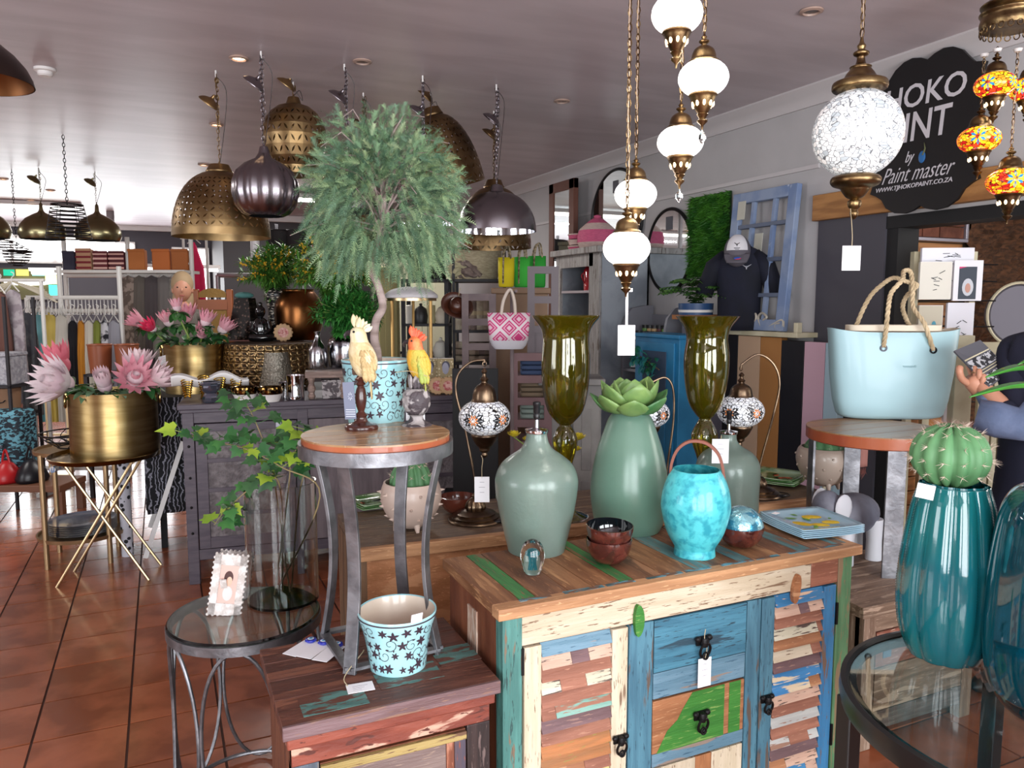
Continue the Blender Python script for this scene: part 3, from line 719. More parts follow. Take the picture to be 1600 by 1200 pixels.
def black_table():
 c=at(1642,1112,z=.72);R=.42
 t=thing('black_round_table','black ring table with a glass top, holding the teal vases','table',(c.x,c.y,0))
 obj('glass_top',B().lathe([(.0005,.712),(R-.02,.712),(R-.02,.72),(.0005,.72)],64,cap=False),M('smoke_glass','#cfdcda',.01,tr=1,ior=1.5),t)
 obj('rim',B().lathe([(R-.02,.685),(R,.68),(R+.003,.70),(R,.726),(R-.012,.728),(R-.019,.722),(R-.02,.685)],72,cap=False),M('black_satin','#191616',.3),t)
 obj('inner_lip',B().lathe([(R-.035,.702),(R-.019,.702),(R-.019,.711),(R-.035,.711),(R-.035,.702)],64,cap=False),M('black_satin'),t)
 for k in range(4):
  a=rad(24.5+45+90*k+68);x,y=(R-.02)*cos(a),(R-.02)*sin(a)
  obj('leg',B().bx(x-.02,x+.02,y-.02,y+.02,0,.69),M('black_satin'),t,bev=.003)
 obj('base_ring',B().lathe([(R-.035,.1),(R-.01,.1),(R-.01,.12),(R-.035,.12),(R-.035,.1)],64,cap=False),M('black_satin'),t)
 return c
BT=black_table()
# ------------------------------------------------------------ decals: thin raised print on round bodies
def on_body(prof,n=0):
 """function (angle, height) -> point just outside the profile"""
 zs=[z for r,z in prof];
 def f(t,z,off=.0007):
  for i in range(len(prof)-1):
   (r0,z0),(r1,z1)=prof[i],prof[i+1]
   if z0<=z<=z1 and z1>z0:r=r0+(r1-r0)*(z-z0)/(z1-z0);break
  else:r=prof[-1][0]if z>prof[-1][1]else prof[0][0]
  return((r+off)*cos(t),(r+off)*sin(t),z)
 return f
def stroke(b,f,pts,w,Rr):
 """ribbon along (s, z) surface points; s is arc length"""
 n=len(pts)
 for i in range(n-1):
  (s0,z0),(s1,z1)=pts[i],pts[i+1];dx,dz=s1-s0,z1-z0;L=sqrt(dx*dx+dz*dz)or 1;nx,nz=-dz/L,dx/L
  w0=w[i]if isinstance(w,list)else w;w1=w[i+1]if isinstance(w,list)else w
  q=[(s0-nx*w0,z0-nz*w0),(s1-nx*w1,z1-nz*w1),(s1+nx*w1,z1+nz*w1),(s0+nx*w0,z0+nz*w0)]
  b.add([f(a/Rr,c)for a,c in q],[(0,1,2,3)])
def petal(b,f,s,z,a,L,w,Rr):
 p=[(s+L*t*cos(a)-w*g*sin(a),z+L*t*sin(a)+w*g*cos(a))for t,g in((0,0),(.3,.5),(.65,.4),(1,0),(.65,-.4),(.3,-.5))]
 b.add([f(x/Rr,y)for x,y in p],[tuple(range(6))])
def floral(prof,Rr,hh,scale=1,seed=1,z0=.1,top=.9):
 rn=random.Random(seed);f=on_body(prof);lines=B();fills=B();circ=2*pi*Rr;n=max(6,int(circ/(.028*scale)))
 rows=max(3,int(hh*(top-z0)/(.030*scale)))
 for r in range(rows):
  for c in range(n):
   s=circ*(c+.5*(r%2)+rn.uniform(-.2,.2))/n;z=hh*(z0+(top-z0)*(r+.5+rn.uniform(-.2,.2))/rows)
   k=rn.random();q=.0155*scale*rn.uniform(.75,1.15)
   if k<.42: # star flower
    m=rn.choice((5,6));a0=rn.random()*6
    for i in range(m):petal(fills,f,s,z,a0+2*pi*i/m,q*.95,q*.42,Rr)
   else: # curl with leaves
    sg=rn.choice((-1,1));a0=rn.random()*6;pts=[]
    for i in range(18):
     t=i/17;rr=q*(1.15-.95*t);pts.append((s+rr*cos(a0+sg*t*7.5),z+rr*sin(a0+sg*t*7.5)))
    stroke(lines,f,pts,[.0009*scale*(1.15-.5*i/17)for i in range(18)],Rr)
    petal(fills,f,pts[0][0],pts[0][1],a0+sg*2.3,q*.6,q*.26,Rr);petal(fills,f,pts[3][0],pts[3][1],a0+sg*.4,q*.5,q*.22,Rr)
 b=B();b.v=lines.v+fills.v;o=len(lines.v);b.f=lines.f+[tuple(i+o for i in q)for q in fills.f]
 return b
potblue=M('pot_turquoise_glaze','#a3d3d8',.18,c2='#93c7cf',sc=6,coat=.6)
printd=M('print_dark','#3c2e38',.5)
def floral_pot(label,p,prof,seed,tcard=True):
 t=thing('floral_pot',label,'flower pot',p,0);hh=prof[-1][1];R_=prof[-1][0]
 inn=[(r-.005,z)for r,z in prof if z>.01][::-1]
 obj('shell',B().lathe([(.0005,0)]+prof+[(R_-.001,hh+.002),(R_-.005,hh)],64,cap=False),potblue,t)
 obj('inside',B().lathe([(.0005,.012)]+[(r-.005,z)for r,z in prof if z>.012],64,cap=False),ceram,t)
 obj('rim_line',B().lathe([(R_+.0004,hh-.008),(R_+.0008,hh-.006),(R_+.0004,hh-.0045)],64,cap=False),printd,t)
 obj('floral_print',floral(prof,sum(r for r,z in prof)/len(prof),hh,1.0,seed,.04,.9),printd,t,smooth=False,stuff=False)
 return t
p=at(622,1038,z=.68)
k=mpp(p)
fp=floral_pot('turquoise pot with dark floral print standing empty on the red chest',p,px_prof(p,622,[(42,1046),(44,1035),(48,1005),(52,985),(58,965),(61,952)]),3)
p2=Vector((SP.x-.01,1.975-.0,SP.z));p2=at(588,655,z=SP.z)
tp=floral_pot('turquoise floral pot holding the feathery tree on the round stand',p2,px_prof(p2,588,[(43,658),(44,650),(47,610),(50,575),(52,562)]),9)
# labels on the pot
def sticker(label,f,w,hgt,loc,rz,tilt=0,name='price_sticker'):
 o=obj(name,B().bx(-w/2,w/2,-.0006,.0006,-hgt/2,hgt/2),paper,None,smooth=False);o.location=loc;o.rotation_euler=(tilt,0,rz)
 return tag(o,label,'sticker')
pr=px_prof(p,622,[(61,952),(58,965)])
fz=face(p)
def front(p,r,ang): # point on a round body around p at angle from the camera side (positive = right)
 a=atan2(-p[1],-p[0])+ang;return p[0]+r*cos(a),p[1]+r*sin(a)
x,y=front(p,.107,.45);sticker('white price sticker on the rim of the empty turquoise pot',None,.03,.024,(x,y,p.z+.16),fz+.45,rad(12))
# ------------------------------------------------------------ feathery tree
def tree():
 p=p2;t=thing('potted_tree','tall feathery grey-green artificial tree with a crooked stem','tree',(p.x,p.y,p.z+.02))
 Y=fwd(p)
 P=[(0,0,0)]
 for(x,y)in((590,560),(585,530),(588,500),(598,480),(592,450),(580,420),(582,395),(592,375),(600,330),(596,280)):
  q=at(x,y,Y=Y);P.append((q.x-p.x,q.y-p.y,q.z-p.z-.02))
 k=mpp(p)
 obj('trunk',B().tube(spl(P,4),[.0135-.00012*i for i in range(41)],10),M('trunk_bark','#9a8a86',.8,c2='#7c6c66',sc=10,st=(1,1,4),bump=.5,bsc=40),t)
 c=at(600,312,Y=Y);C_=Vector((c.x-p.x,c.y-p.y,c.z-p.z-.02));rn=random.Random(4)
 br=B();fol=[B(),B(),B()]
 def inside(v):
  d=v-C_;return(d.x/.235)**2+(d.y/.2)**2
 tips=[]
 for i in range(46):
  a=rn.random()*6.283;e=rn.uniform(-.15,1.35);L=rn.uniform(.12,.20)
  s0=Vector(P[-1])-Vector((0,0,rn.uniform(-.04,.16)))
  m=s0+Vector((cos(a)*cos(e),sin(a)*cos(e),sin(e)))*L
  e2=m+Vector((cos(a)*.06,sin(a)*.06,-rn.uniform(.0,.05)))
  br.tube([s0,(s0+m)/2+Vector((0,0,.02)),m,e2],[.004,.003,.002,.001],4);tips+=[m,e2,(s0+m)/2]
 obj('branches',br,M('trunk_bark'),t)
 n=0;ell=lambda a,e,rr:C_+Vector((.225*cos(a)*cos(e)*rr,.2*sin(a)*cos(e)*rr,.235*sin(e)*rr))*.97
 for i in range(3500):
  a=rn.random()*6.283;e=math.asin(rn.uniform(-.85,1));rr=rn.uniform(.2,1.0)**.5
  lump=1+.13*sin(3*a+1.3)*cos(3*e)+.1*sin(7*a+4*e)
  o=ell(a,e,rr*lump);o.z-=.05*(1-rr)+(.02 if e<0 else 0)
  g=fol[rn.choice((0,0,1,1,2))]
  d=(o-C_).normalized()*.7+Vector((rn.uniform(-.4,.4),rn.uniform(-.4,.4),rn.uniform(-.8,.7)-(.35 if e<.1 else 0)))
  d.normalize();L=rn.uniform(.03,.06);x=d.orthogonal().normalized();x.rotate(Matrix.Rotation(rn.random()*6.28,3,d));yv=d.cross(x)
  # a feathery spray: a stem with needles along it
  m=11
  for j in range(m):
   s_=j/m;q=o+d*L*s_-Vector((0,0,1))*L*.35*s_*s_
   for sg in(-1,1):
    w=x*sg*.8+d*.9+yv*rn.uniform(-.5,.5);w.normalize();ln=.019*(1-.6*s_)*rn.uniform(.7,1.2)
    u=w.cross(yv)*.0009;tip=q+w*ln
    g.add([q-u,q+u,tip+u*.4],[(0,1,2)])
  g.add([o-x*.0007,o+x*.0007,o+d*L-Vector((0,0,1))*L*.35],[(0,1,2)])
 for g,c1,c2 in zip(fol,('#74906c','#5c7a60','#93a680'),('#5c7c58','#4a6a52','#7e966a')):
  obj('foliage',g,M('feather'+c1,c1,.6,c2=c2,sc=7),t,smooth=False,stuff=True)
 soil=p;obj('soil',B().lathe([(.0005,.11),(.08,.11)],24,cap=False),M('soil','#5c5048',.9,bump=.5),t)
tree()
# ------------------------------------------------------------ sculpted cockatoos
def cockatoo(nm,label,px,py_perch,py_top,Y,cols,rz,beak='#2a2426'):
 a=at(px,py_perch,Y=Y);b_=at(px,py_top,Y=Y);S=(b_.z-a.z)
 t=thing(nm,label,'bird figurine',a,rz)
 body=B() # local: faces -x, height 1
 def bodyf(prof):
  vs=[];fs=[];n=18
  for(cx,z,rx,ry)in prof:
   for j in range(n):q=2*pi*j/n;vs.append((cx*S+rx*1.18*S*cos(q),ry*1.2*S*sin(q),z*S))
  for i in range(len(prof)-1):
   for j in range(n):k_=i*n+j;l=i*n+(j+1)%n;fs.append((k_,l,l+n,k_+n))
  fs+=[tuple(range(n))[::-1],tuple(range((len(prof)-1)*n,len(prof)*n))]
  return vs,fs
 main=[(.02,-.02,.07,.08),(.03,.05,.14,.14),(.02,.18,.19,.17),(-.0,.32,.20,.175),(-.03,.44,.18,.16),(-.05,.54,.14,.13),(-.06,.60,.115,.115),(-.07,.68,.12,.12),(-.08,.74,.105,.105),(-.085,.79,.07,.07),(-.085,.81,.02,.02)]
 lo=[q for q in main if q[1]<=.61];hi_=[(.0,.40,.12,.11)]+[q for q in main if q[1]>=.5]
 obj('body',B().add(*bodyf(lo)),cols[0],t,ang=180,sub=1);obj('head',B().add(*bodyf(hi_)),cols[1],t,ang=180,sub=1)
 for sg in(-1,1):
  w=B()
  for r in range(5):
   for c in range(3+(r<3)):
    z=.44-r*.085;xx=.06+.045*c+r*.012
    w.leaf(((xx)*S-.07*S,sg*(.2-.02*c+.004*r)*S,z*S),(.12+.05*c,sg*.02,-1),.2*S,.1*S,up=(0,sg,0),curl=.1,n=4,fold=-.15)
  obj('wing',w,cols[2],t,solid=.002)
 tl=B()
 for c in(-1,0,1):tl.leaf((.09*S,c*.04*S,.12*S),(.1,c*.06,-1),.5*S,.1*S,up=(1,0,0),curl=.02,n=5,fold=.1)
 obj('tail',tl,cols[2],t,solid=.003)
 cr=B()
 for i in range(7):
  z=.80-.012*i;cr.leaf(((-.13+.025*i)*S,RU(-.03,.03)*S,z*S),(-.12+.13*i,RU(-.1,.1),1-.1*i),(.21-.01*i)*S,.09*S,up=(.1,1,0),curl=-.2,n=5,fold=.2)
 obj('crest',cr,cols[3],t,solid=.0025)
 bk=B().tube(spl([(-.19*S,0,.71*S),(-.25*S,0,.70*S),(-.285*S,0,.655*S),(-.27*S,0,.605*S)],4),[(.055-.004*i)*S for i in range(13)],8)
 obj('beak',bk,M('beak',beak,.3),t)
 for sg in(-1,1):obj('eye',B().ball((-.13*S,sg*.118*S,.73*S),.02*S,8,6),black,t)
 ft=B()
 for sg in(-1,1):
  for d in(-.3,0,.3):ft.tube([(.0,sg*.05*S,.0),(-.06*S,(sg*.05+d*.1)*S,.0),(-.09*S,(sg*.05+d*.12)*S,-.035*S)],.012*S,5)
 obj('claws',ft,M('claw','#8a6a58',.5),t)
 return t,S
fc=lambda n,a,b_:M(n,a,.55,c2=b_,sc=28,st=(1,1,.5),bump=.5,bsc=70)
Yb=fwd(at(565,668,z=SP.z))
pb=at(565,670,z=SP.z)
crm=fc('cream_feather','#d8cba8','#c4ae80')
ck,S1=cockatoo('cockatoo_figurine','cream cockatoo figurine with raised crest, perched on a dark turned stand',568,588,492,fwd(pb),(crm,fc('cream_head','#ddd4b8','#d0c298'),fc('cream_wing','#c4ac7c','#a88e60'),fc('cream_crest','#e0d8bc','#d4c8a0')),0)
ck.rotation_euler=(0,0,-A+.1)
po=at(651,664,z=SP.z)
ck2,S2=cockatoo('cockatoo_figurine','orange and yellow cockatoo figurine on a grey carved pineapple stand',655,592,510,fwd(po),(fc('yel_body','#e0a83a','#b0a848'),fc('orange_head','#dd6f45','#e08a50'),fc('yel_wing','#d8a23c','#9aa850'),fc('orange_crest','#e8714c','#e2583c')),-A+.1)
dwood=M('dark_turned_wood','#3f221c',.25,c2='#55281f',sc=6,coat=.4)
t=thing('turned_stand','dark turned wooden stand with a bark perch under the cream cockatoo','stand',pb)
obj('column',B().lathe(px_prof(pb,565,smoothp([(25,673),(26,668),(24,663),(12,659),(8,652),(10,648),(5,643),(7,636),(9,622),(7,608),(5,603),(8,600),(5,596),(8,592),(4,586)],3)),32),dwood,t)
zp=at(565,580,Y=fwd(pb)).z-pb.z
bb=B();k=mpp(pb)
obj('perch',B().lathe([(.0005,-.022),(.009,-.022),(.0115,-.01),(.012,.01),(.009,.026),(.0005,.026)],14,c=(0,0,0),mod=lambda a,s:1+.08*sin(5*a)),M('bark_perch','#4c382c',.9,bump=.8,bsc=60),t,loc=(0,0,zp),rot=(rad(90),0,rad(90)-A+.2))
pine_m=M('carved_grey','#a09a9a',.6,c2='#484044',sc=34,st=(1,1,1),lo=.47,hi=.53,bump=1,bsc=34)
t=thing('pineapple_stand','grey carved pineapple stand under the orange cockatoo','stand',po)
obj('foot',B().lathe(px_prof(po,651,smoothp([(24,670),(24,664),(20,661),(13,657),(10,650),(14,647)],3)),32),pine_m,t)
obj('fruit',B().lathe(px_prof(po,651,smoothp([(10,647),(16,642),(20,630),(20,620),(17,611),(11,607)],4)),36,mod=lambda a,s:1+.09*abs(sin(5*a+9*s))+.09*abs(sin(5*a-9*s))-.06),pine_m,t)
lf=B();zc=at(651,607,Y=fwd(po)).z-po.z;k=mpp(po)
for r_,n_,L_ in((0,9,22),(1,8,20),(2,7,17)):
 for i in range(n_):
  a=2*pi*i/n_+r_*.4;lf.leaf((9*k*cos(a),9*k*sin(a),zc-.002+r_*4*k),(cos(a)*.55,sin(a)*.55,.9),L_*k*.75,9*k,up=(-cos(a),-sin(a),.5),curl=-.5,n=4)
obj('crown',lf,pine_m,t,solid=.0015)
def hang_card(name,label,cx0,cy0,cx1,cy1,Y,mat,rz=None,deco=None,cat='tag',tilt=0):
 a=at(cx0,cy0,Y=Y);b_=at(cx1,cy1,Y=Y);w=(b_-a).to_2d().length if 0 else sqrt((b_.x-a.x)**2+(b_.y-a.y)**2);hh=a.z-b_.z
 t=thing(name,label,cat,((a.x+b_.x)/2,(a.y+b_.y)/2,b_.z),-A if rz is None else rz)
 obj('card',B().bx(-w/2,w/2,-.0008,.0008,0,hh),mat,t,smooth=False,rot=(0,tilt,0))
 return t,w,hh
slate=M('slate_card','#6c7184',.6)
t,w,hh=hang_card('label_card','grey-blue label card hanging from the cream cockatoo',538,597,557,655,fwd(pb)-.02,slate,tilt=rad(-3))
pale=M('pale_print','#c9ccd6',.6)
for i in range(4):obj('print_line',B().bx(-w*.42,w*.42,-.0014,-.0008,hh*(.07+.06*i),hh*(.085+.06*i)),pale,t,smooth=False)
b=B()
for i in range(8):q=i*pi/4;b.bar((.004*cos(q),-.0012,hh*.62+.004*sin(q)),(w*.2*cos(q),-.0012,hh*.62+w*.36*sin(q)),.0009)
obj('printed_crest',b,pale,t,smooth=False)
hang_card('label_card','white card leaning behind the carved pineapple foot',634,618,664,657,fwd(po)+.035,paper)
# twine between them
b=B();q0=at(618,582,Y=fwd(po));q1=at(640,580,Y=fwd(po)-.02);q2=at(668,588,Y=fwd(po)-.03)
obj_=obj('twine',B().tube(spl([q0,q1,q2],6),.001,5),string);tag(obj_,'loop of pale twine tied round the orange cockatoo','twine')
# ------------------------------------------------------------ things on the sideboard top (z .85)
ZS=.85
def demijohn(label,px,py,prof,z=ZS,mat=None,sock=True,neck=None):
 p=at(px,py,z=z);t=thing('bottle_lamp',label,'lamp base',p)
 pr=px_prof(p,px,smoothp(prof,4));pr[0]=(pr[0][0],0)
 obj('bottle',B().lathe(wall2(pr,.004),48,cap=False),mat or frost,t)
 if sock:
  zt=pr[-1][1];r=pr[-1][0]
  obj('collar',B().lathe([(r*1.08,zt-.004),(r*1.12,zt),(r*1.12,zt+.006),(r*.55,zt+.009),(.007,zt+.012),(.0065,zt+.038),(.0005,zt+.038)],24,cap=False),chrome,t)
  obj('socket',B().lathe([(.008,zt+.036),(.0105,zt+.042),(.0105,zt+.052),(.009,zt+.055),(.0105,zt+.058),(.0105,zt+.078),(.012,zt+.08),(.012,zt+.088),(.009,zt+.09),(.0005,zt+.088)],20,cap=False),black,t)
 return t,p,pr
demijohn('frosted green demijohn lamp base with a black socket, at the left of the sideboard',838,858,
[(36,866),(43,862),(46,850),(51,830),(59,795),(64,760),(63,742),(55,725),(40,712),(26,702),(19,692),(16,680),(16,674)])
demijohn('frosted square-shouldered bottle lamp base behind the turquoise candle holder',1135,800,
[(46,800),(48,796),(48,770),(49,740),(47,722),(38,708),(22,698),(14,690),(12,684),(12,676)],z=.75)
def pineapple_vase():
 t,p,pr=demijohn('tall frosted green glass vase shaped like a pineapple with a wide succulent top',982,825,
 [(40,835),(44,832),(53,815),(58,790),(60,765),(58,740),(51,705),(43,680),(34,655),(25,643),(24,640)],mat=frost2,sock=False)
 t['category']='vase';t['label']='tall frosted green glass vase holding a green succulent, centre of the sideboard';t.name='tall_vase'
 return p,pr
pv,prv=pineapple_vase()
def succulent(p,z,k):
 t=thing('artificial_succulent','big green rosette succulent sitting in the tall frosted vase','plant',(p.x,p.y,z),face(p))
 m1=M('succulent_green','#7d9a58',.4,c2='#5c7f48',sc=18,lo=.3,hi=.7,sss=.15);m2=M('succulent_dark','#547f4c',.4,c2='#3c6a3e',sc=14,sss=.15)
 rn=random.Random(2)
 for ring,(n,L,w,el)in enumerate(((7,66,48,.22),(6,62,50,.62),(4,50,42,.95),(3,28,24,1.25))):
  for i in range(n):
   a=2*pi*(i+.5*(ring%2))/n+rn.uniform(-.1,.1)+.3;e=el+rn.uniform(-.08,.08)
   b=B();L_,w_=L*k,w*k;d=Vector((cos(a)*cos(e),sin(a)*cos(e),sin(e)));x=Vector((-sin(a),cos(a),0));u=x.cross(d)*-1
   def f(s,v,d=d,x=x,u=u,L_=L_,w_=w_):
    ww=w_*.5*(sin(pi*(v**1.35)*.93+.16))*(1 if v<.98 else .5);o=(s-.5)*2
    return d*L_*v+x*ww*o+u*(L_*(.25*sin(pi*v*.9)*-1+.22*v*v)+ww*.35*o*o)
   obj('leaf',b.grid(f,6,9),m1 if ring or i%3 else m2,t,solid=.0035,ang=180)
 obj('stalk',B().lathe([(.005,-.06),(.008,-.01),(.012,.01),(.004,.02)],10),m2,t)
succulent(pv,pv.z+prv[-1][1]+.004,mpp(pv))
a=at(988,668,Y=fwd(pv)-.065);sticker('white price sticker near the neck of the tall frosted vase',None,.032,.046,a,face(a),rad(-18))
# turquoise candle holder with a leather handle
def candle_holder():
 p=at(1085,865,z=ZS);t=thing('candle_holder','mottled turquoise glass candle holder with a brown strap handle','candle holder',p,face(p))
 pr=px_prof(p,1085,smoothp([(31,872),(32,866),(31,855),(33,850),(44,830),(52,800),(53,785),(50,765),(43,745),(36,733)],4));pr[0]=(pr[0][0],0)
 obj('glass_body',B().lathe(wall2(pr,.004),56,cap=False),turq,t)
 k=mpp(p);top=pr[-1][1];R_=pr[-1][0];zl=at(1050,750,Y=fwd(p)).z-p.z;zt=at(1085,690,Y=fwd(p)).z-p.z
 pts=spl([(-R_-.006,0,zl-.006),(-R_-.004,0,top+.012),(-R_*.8,0,top+(zt-top)*.7),(-R_*.3,0,zt),(R_*.35,0,zt-.003),(R_*.85,0,top+(zt-top)*.62),(R_+.005,0,top+.01),(R_+.012,0,zl-.01)],6)
 b=B();vs=[];n=len(pts)
 for i,q in enumerate(pts):
  tt=(pts[min(i+1,n-1)]-pts[max(i-1,0)]).normalized();nn=Vector((-tt.z,0,tt.x))
  for s0,s1 in((-1,-1),(1,-1),(1,1),(-1,1)):vs.append(q+nn*.0042*s1+Vector((0,1,0))*.009*s0)
 fs=[(i*4+a_,i*4+(a_+1)%4,i*4+4+(a_+1)%4,i*4+4+a_)for i in range(n-1)for a_ in range(4)]
 obj('strap_handle',b.add(vs,fs),M('brown_leather','#7a4230',.45),t,smooth=False,bev=.0008)
 for s_ in(-1,1):obj('rivet',B().ball((s_*(R_+.009),-.003,zl+.004),.0035,10,6),chrome,t)
candle_holder()
cocom=M('coconut_shell','#3c1a16',.12,c2='#5a2a22',sc=30,coat=.9)
def bowl(label,p,R_,hh,inm,tilt=(0,0,0),name='coconut_bowl',group=None,outm=None):
 t=thing(name,label,'bowl',p,tilt[2]);t.rotation_euler=tilt
 out=[(R_*.35,0)]+[(R_*sin(.35+a*(pi/2-.3)),hh*(1-cos((.35+a*(pi/2-.3)-.35))/1))for a in(0,.1)]
 out=[(R_*(.32+.68*sin(q*pi/2)),hh*(1-cos(q*pi/2))/1)for q in[i/10 for i in range(11)]]
 obj('shell',B().lathe([(.0005,0)]+out+[(R_-.003,hh+.0005)],40,cap=False),outm or cocom,t)
 obj('inside',B().lathe([(.0005,.004)]+[(r-.003,z+.003*(1-z/hh))for r,z in out],40,cap=False),inm,t)
 return t
dkin=M('shell_inlay_dark','#0e1216',.05,c2='#8fb0bc',sc=9,lo=.66,hi=.7,coat=1)
p=at(951,878,z=ZS);k=mpp(p)
bowl('lower coconut shell bowl of the two stacked beside the jellyfish paperweight',p,36*k,38*k,dkin)
bowl('upper coconut shell bowl of the stacked pair, black inside with shell inlay',(p.x,p.y,p.z+24*k),37*k,36*k,dkin,tilt=(rad(3),0,0))
p=at(1160,856,z=ZS);k=mpp(p)
shin=M('iridescent_blue','#3f8fae',.25,.6,c2='#8cc4cf',sc=26,st=(1,1,2),lo=.45,hi=.55,bump=.7,bsc=45,coat=1)
t=bowl('coconut shell bowl lying tipped on its side, shimmering blue inside',(p.x+.01,p.y+.02,p.z+.0),35*k,33*k,shin,tilt=(0,0,0))
t.name='tipped_coconut_bowl'
obj('blue_mound',B().ball((0,0,32*k),(34*k,34*k,32*k),36,20),shin,t)
# jellyfish paperweight
p=at(832,896,z=ZS);k=mpp(p);t=thing('glass_paperweight','small clear glass paperweight with a turquoise jellyfish inside','paperweight',p,face(p))
obj('glass_body',B().lathe([(r*k,z*k)for r,z in smoothp([(9,0),(13,3),(18,18),(19,32),(15,46),(8,53),(.3,55)],4)],32),glass,t)
tq=M('jelly_turquoise','#3cb4c4',.3,em=.15)
jb=B().lathe([(.0005,40*k),(5*k,38*k),(8*k,33*k),(7.5*k,30*k),(.0005,31*k)],16,cap=False)
for i in range(7):a=i*.9;jb.tube([(4*k*cos(a),4*k*sin(a),31*k),(3*k*cos(a+.6),3*k*sin(a+.6),20*k),(4*k*cos(a),4*k*sin(a),9*k)],1.1*k,5)
obj('jellyfish',jb,tq,t)
# square lemon plates
def squarf(L,hh,rnd=.35):
 def f(s,v):
  x,y=(s-.5)*2,(v-.5)*2;m=max(abs(x),abs(y));z=hh*max(0,m-.55)**1.3*2.2
  return(x*L/2*(1-.06*y*y),y*L/2*(1-.06*x*x),z)
 return f
p=at(1266,826,z=ZS);k=mpp(p);L=122*k*.95;rz0=face(p)+rad(38)
pb_=M('plate_blue','#9cc0d2',.12,coat=.7);lem=M('lemon_print','#e2c322',.35,c2='#c9a81c',sc=12);lemg=M('leaf_print','#6a9a3c',.4)
for i in range(5):
 t=thing('square_plate',('bottom','second lowest','middle','second highest')[i]+' pale blue square plate in the lemon plate stack' if i<4 else 'top pale blue square plate printed with yellow lemons','plate',(p.x,p.y,p.z+.001+i*.006),rz0+RU(-.03,.03),'lemon plates')
 obj('plate_body',B().grid(squarf(L,.014),16,16),pb_,t,solid=.0035,ang=180)
 if i==4:
  for(x,y,a,w)in((.03,.035,.4,.034),(-.045,-.02,-.3,.032),(.0,-.045,.2,.03),(.05,-.03,.5,.032),(.01,.03,1.2,.02)):
   obj('printed_lemon',B().ball((0,0,0),(w,w*.62,.0016),20,6),lem,t,loc=(x*1.1,y*1.1,.0025),rot=(0,0,a+rad(-38)))
  for(x,y,a)in((-.03,.03,2.6),(-.075,.03,3.0),(.07,.0,.4),(.0,-.005,1.8),(-.02,-.055,4),(.085,-.035,.2),(-.005,.06,2)):
   obj('printed_leaf',B().leaf((x,y,.0038),(cos(a),sin(a),0),.04,.016,curl=0,fold=0),lemg,t)
a=at(1212,802,z=ZS+.04);o=obj('price_sticker',B().bx(-.014,.014,-.009,.009,0,.0006),paper,None,smooth=False,loc=a,rot=(0,0,.3));tag(o,'white price sticker on the back corner of the lemon plate','sticker')
# ------------------------------------------------------------ Turkish mosaic lamps
def mosaic(name,glow,style):
 def fn(nt,N,L,I):
  tc=N.new('ShaderNodeTexCoord');vo=N.new('ShaderNodeTexVoronoi');vo.feature='DISTANCE_TO_EDGE';vo.inputs['Scale'].default_value=style['sc']
  mp=N.new('ShaderNodeMapping');mp.inputs['Scale'].default_value=(1,1,1.6);L.new(tc.outputs['Object'],mp.inputs[0]);L.new(mp.outputs[0],vo.inputs['Vector'])
  r=N.new('ShaderNodeMapRange');r.inputs['From Min'].default_value=style.get('w',.03);r.inputs['From Max'].default_value=style.get('w',.03)+.02;L.new(vo.outputs['Distance'],r.inputs['Value'])
  v2=N.new('ShaderNodeTexVoronoi');v2.inputs['Scale'].default_value=style['sc'];L.new(mp.outputs[0],v2.inputs['Vector'])
  cr=N.new('ShaderNodeValToRGB');cr.color_ramp.interpolation='CONSTANT'
  cols=style['cols'];e=cr.color_ramp.elements
  e[0].color=h(cols[0][1]);e[0].position=0;e[1].color=h(cols[1][1]);e[1].position=cols[1][0]
  for ps,c in cols[2:]:q=e.new(ps);q.color=h(c)
  sp=N.new('ShaderNodeSeparateColor');L.new(v2.outputs['Color'],sp.inputs[0]);L.new(sp.outputs[0],cr.inputs[0])
  mx=N.new('ShaderNodeMix');mx.data_type='RGBA';L.new(r.outputs[0],mx.inputs['Factor']);mx.inputs[6].default_value=h(style.get('edge','#3a3530'));L.new(cr.outputs[0],mx.inputs[7])
  L.new(mx.outputs[2],I['Base Color']);L.new(mx.outputs[2],I['Emission Color']);I['Emission Strength'].default_value=glow;I['Roughness'].default_value=.15
 return mat_raw(name,fn)
glowwhite=mosaic('glow_white_mosaic',2.2,dict(sc=9,w=.0,edge='#c9c0b0',cols=((0,'#ffffff'),(.5,'#fff8ee'))))
mosw=mosaic('white_mosaic',.12,dict(sc=58,w=.05,edge='#1c1a18',cols=((0,'#f4f6fa'),(.4,'#e6eaf2'),(.8,'#ffffff'))))
mosbig=mosaic('crackle_mosaic',.2,dict(sc=52,w=.035,edge='#6c7074',cols=((0,'#ffffff'),(.35,'#dfe6ea'),(.6,'#f4f8fa'),(.85,'#b9c2c8'))))
moscol=mosaic('colour_mosaic',1.1,dict(sc=62,w=.05,edge='#3a1206',cols=((0,'#f2b81c'),(.3,'#f08a18'),(.5,'#d8381a'),(.72,'#a81c18'),(.86,'#f4d040'))))
petal_m=M('mosaic_petal','#18181c',.3);petal_o=M('mosaic_orange','#c8763c',.3,em=.3);petal_b=M('mosaic_blue','#1c7aa8',.3,em=.8)
slit=M('cup_glow','#ffe0b0',.4,em=2.6)
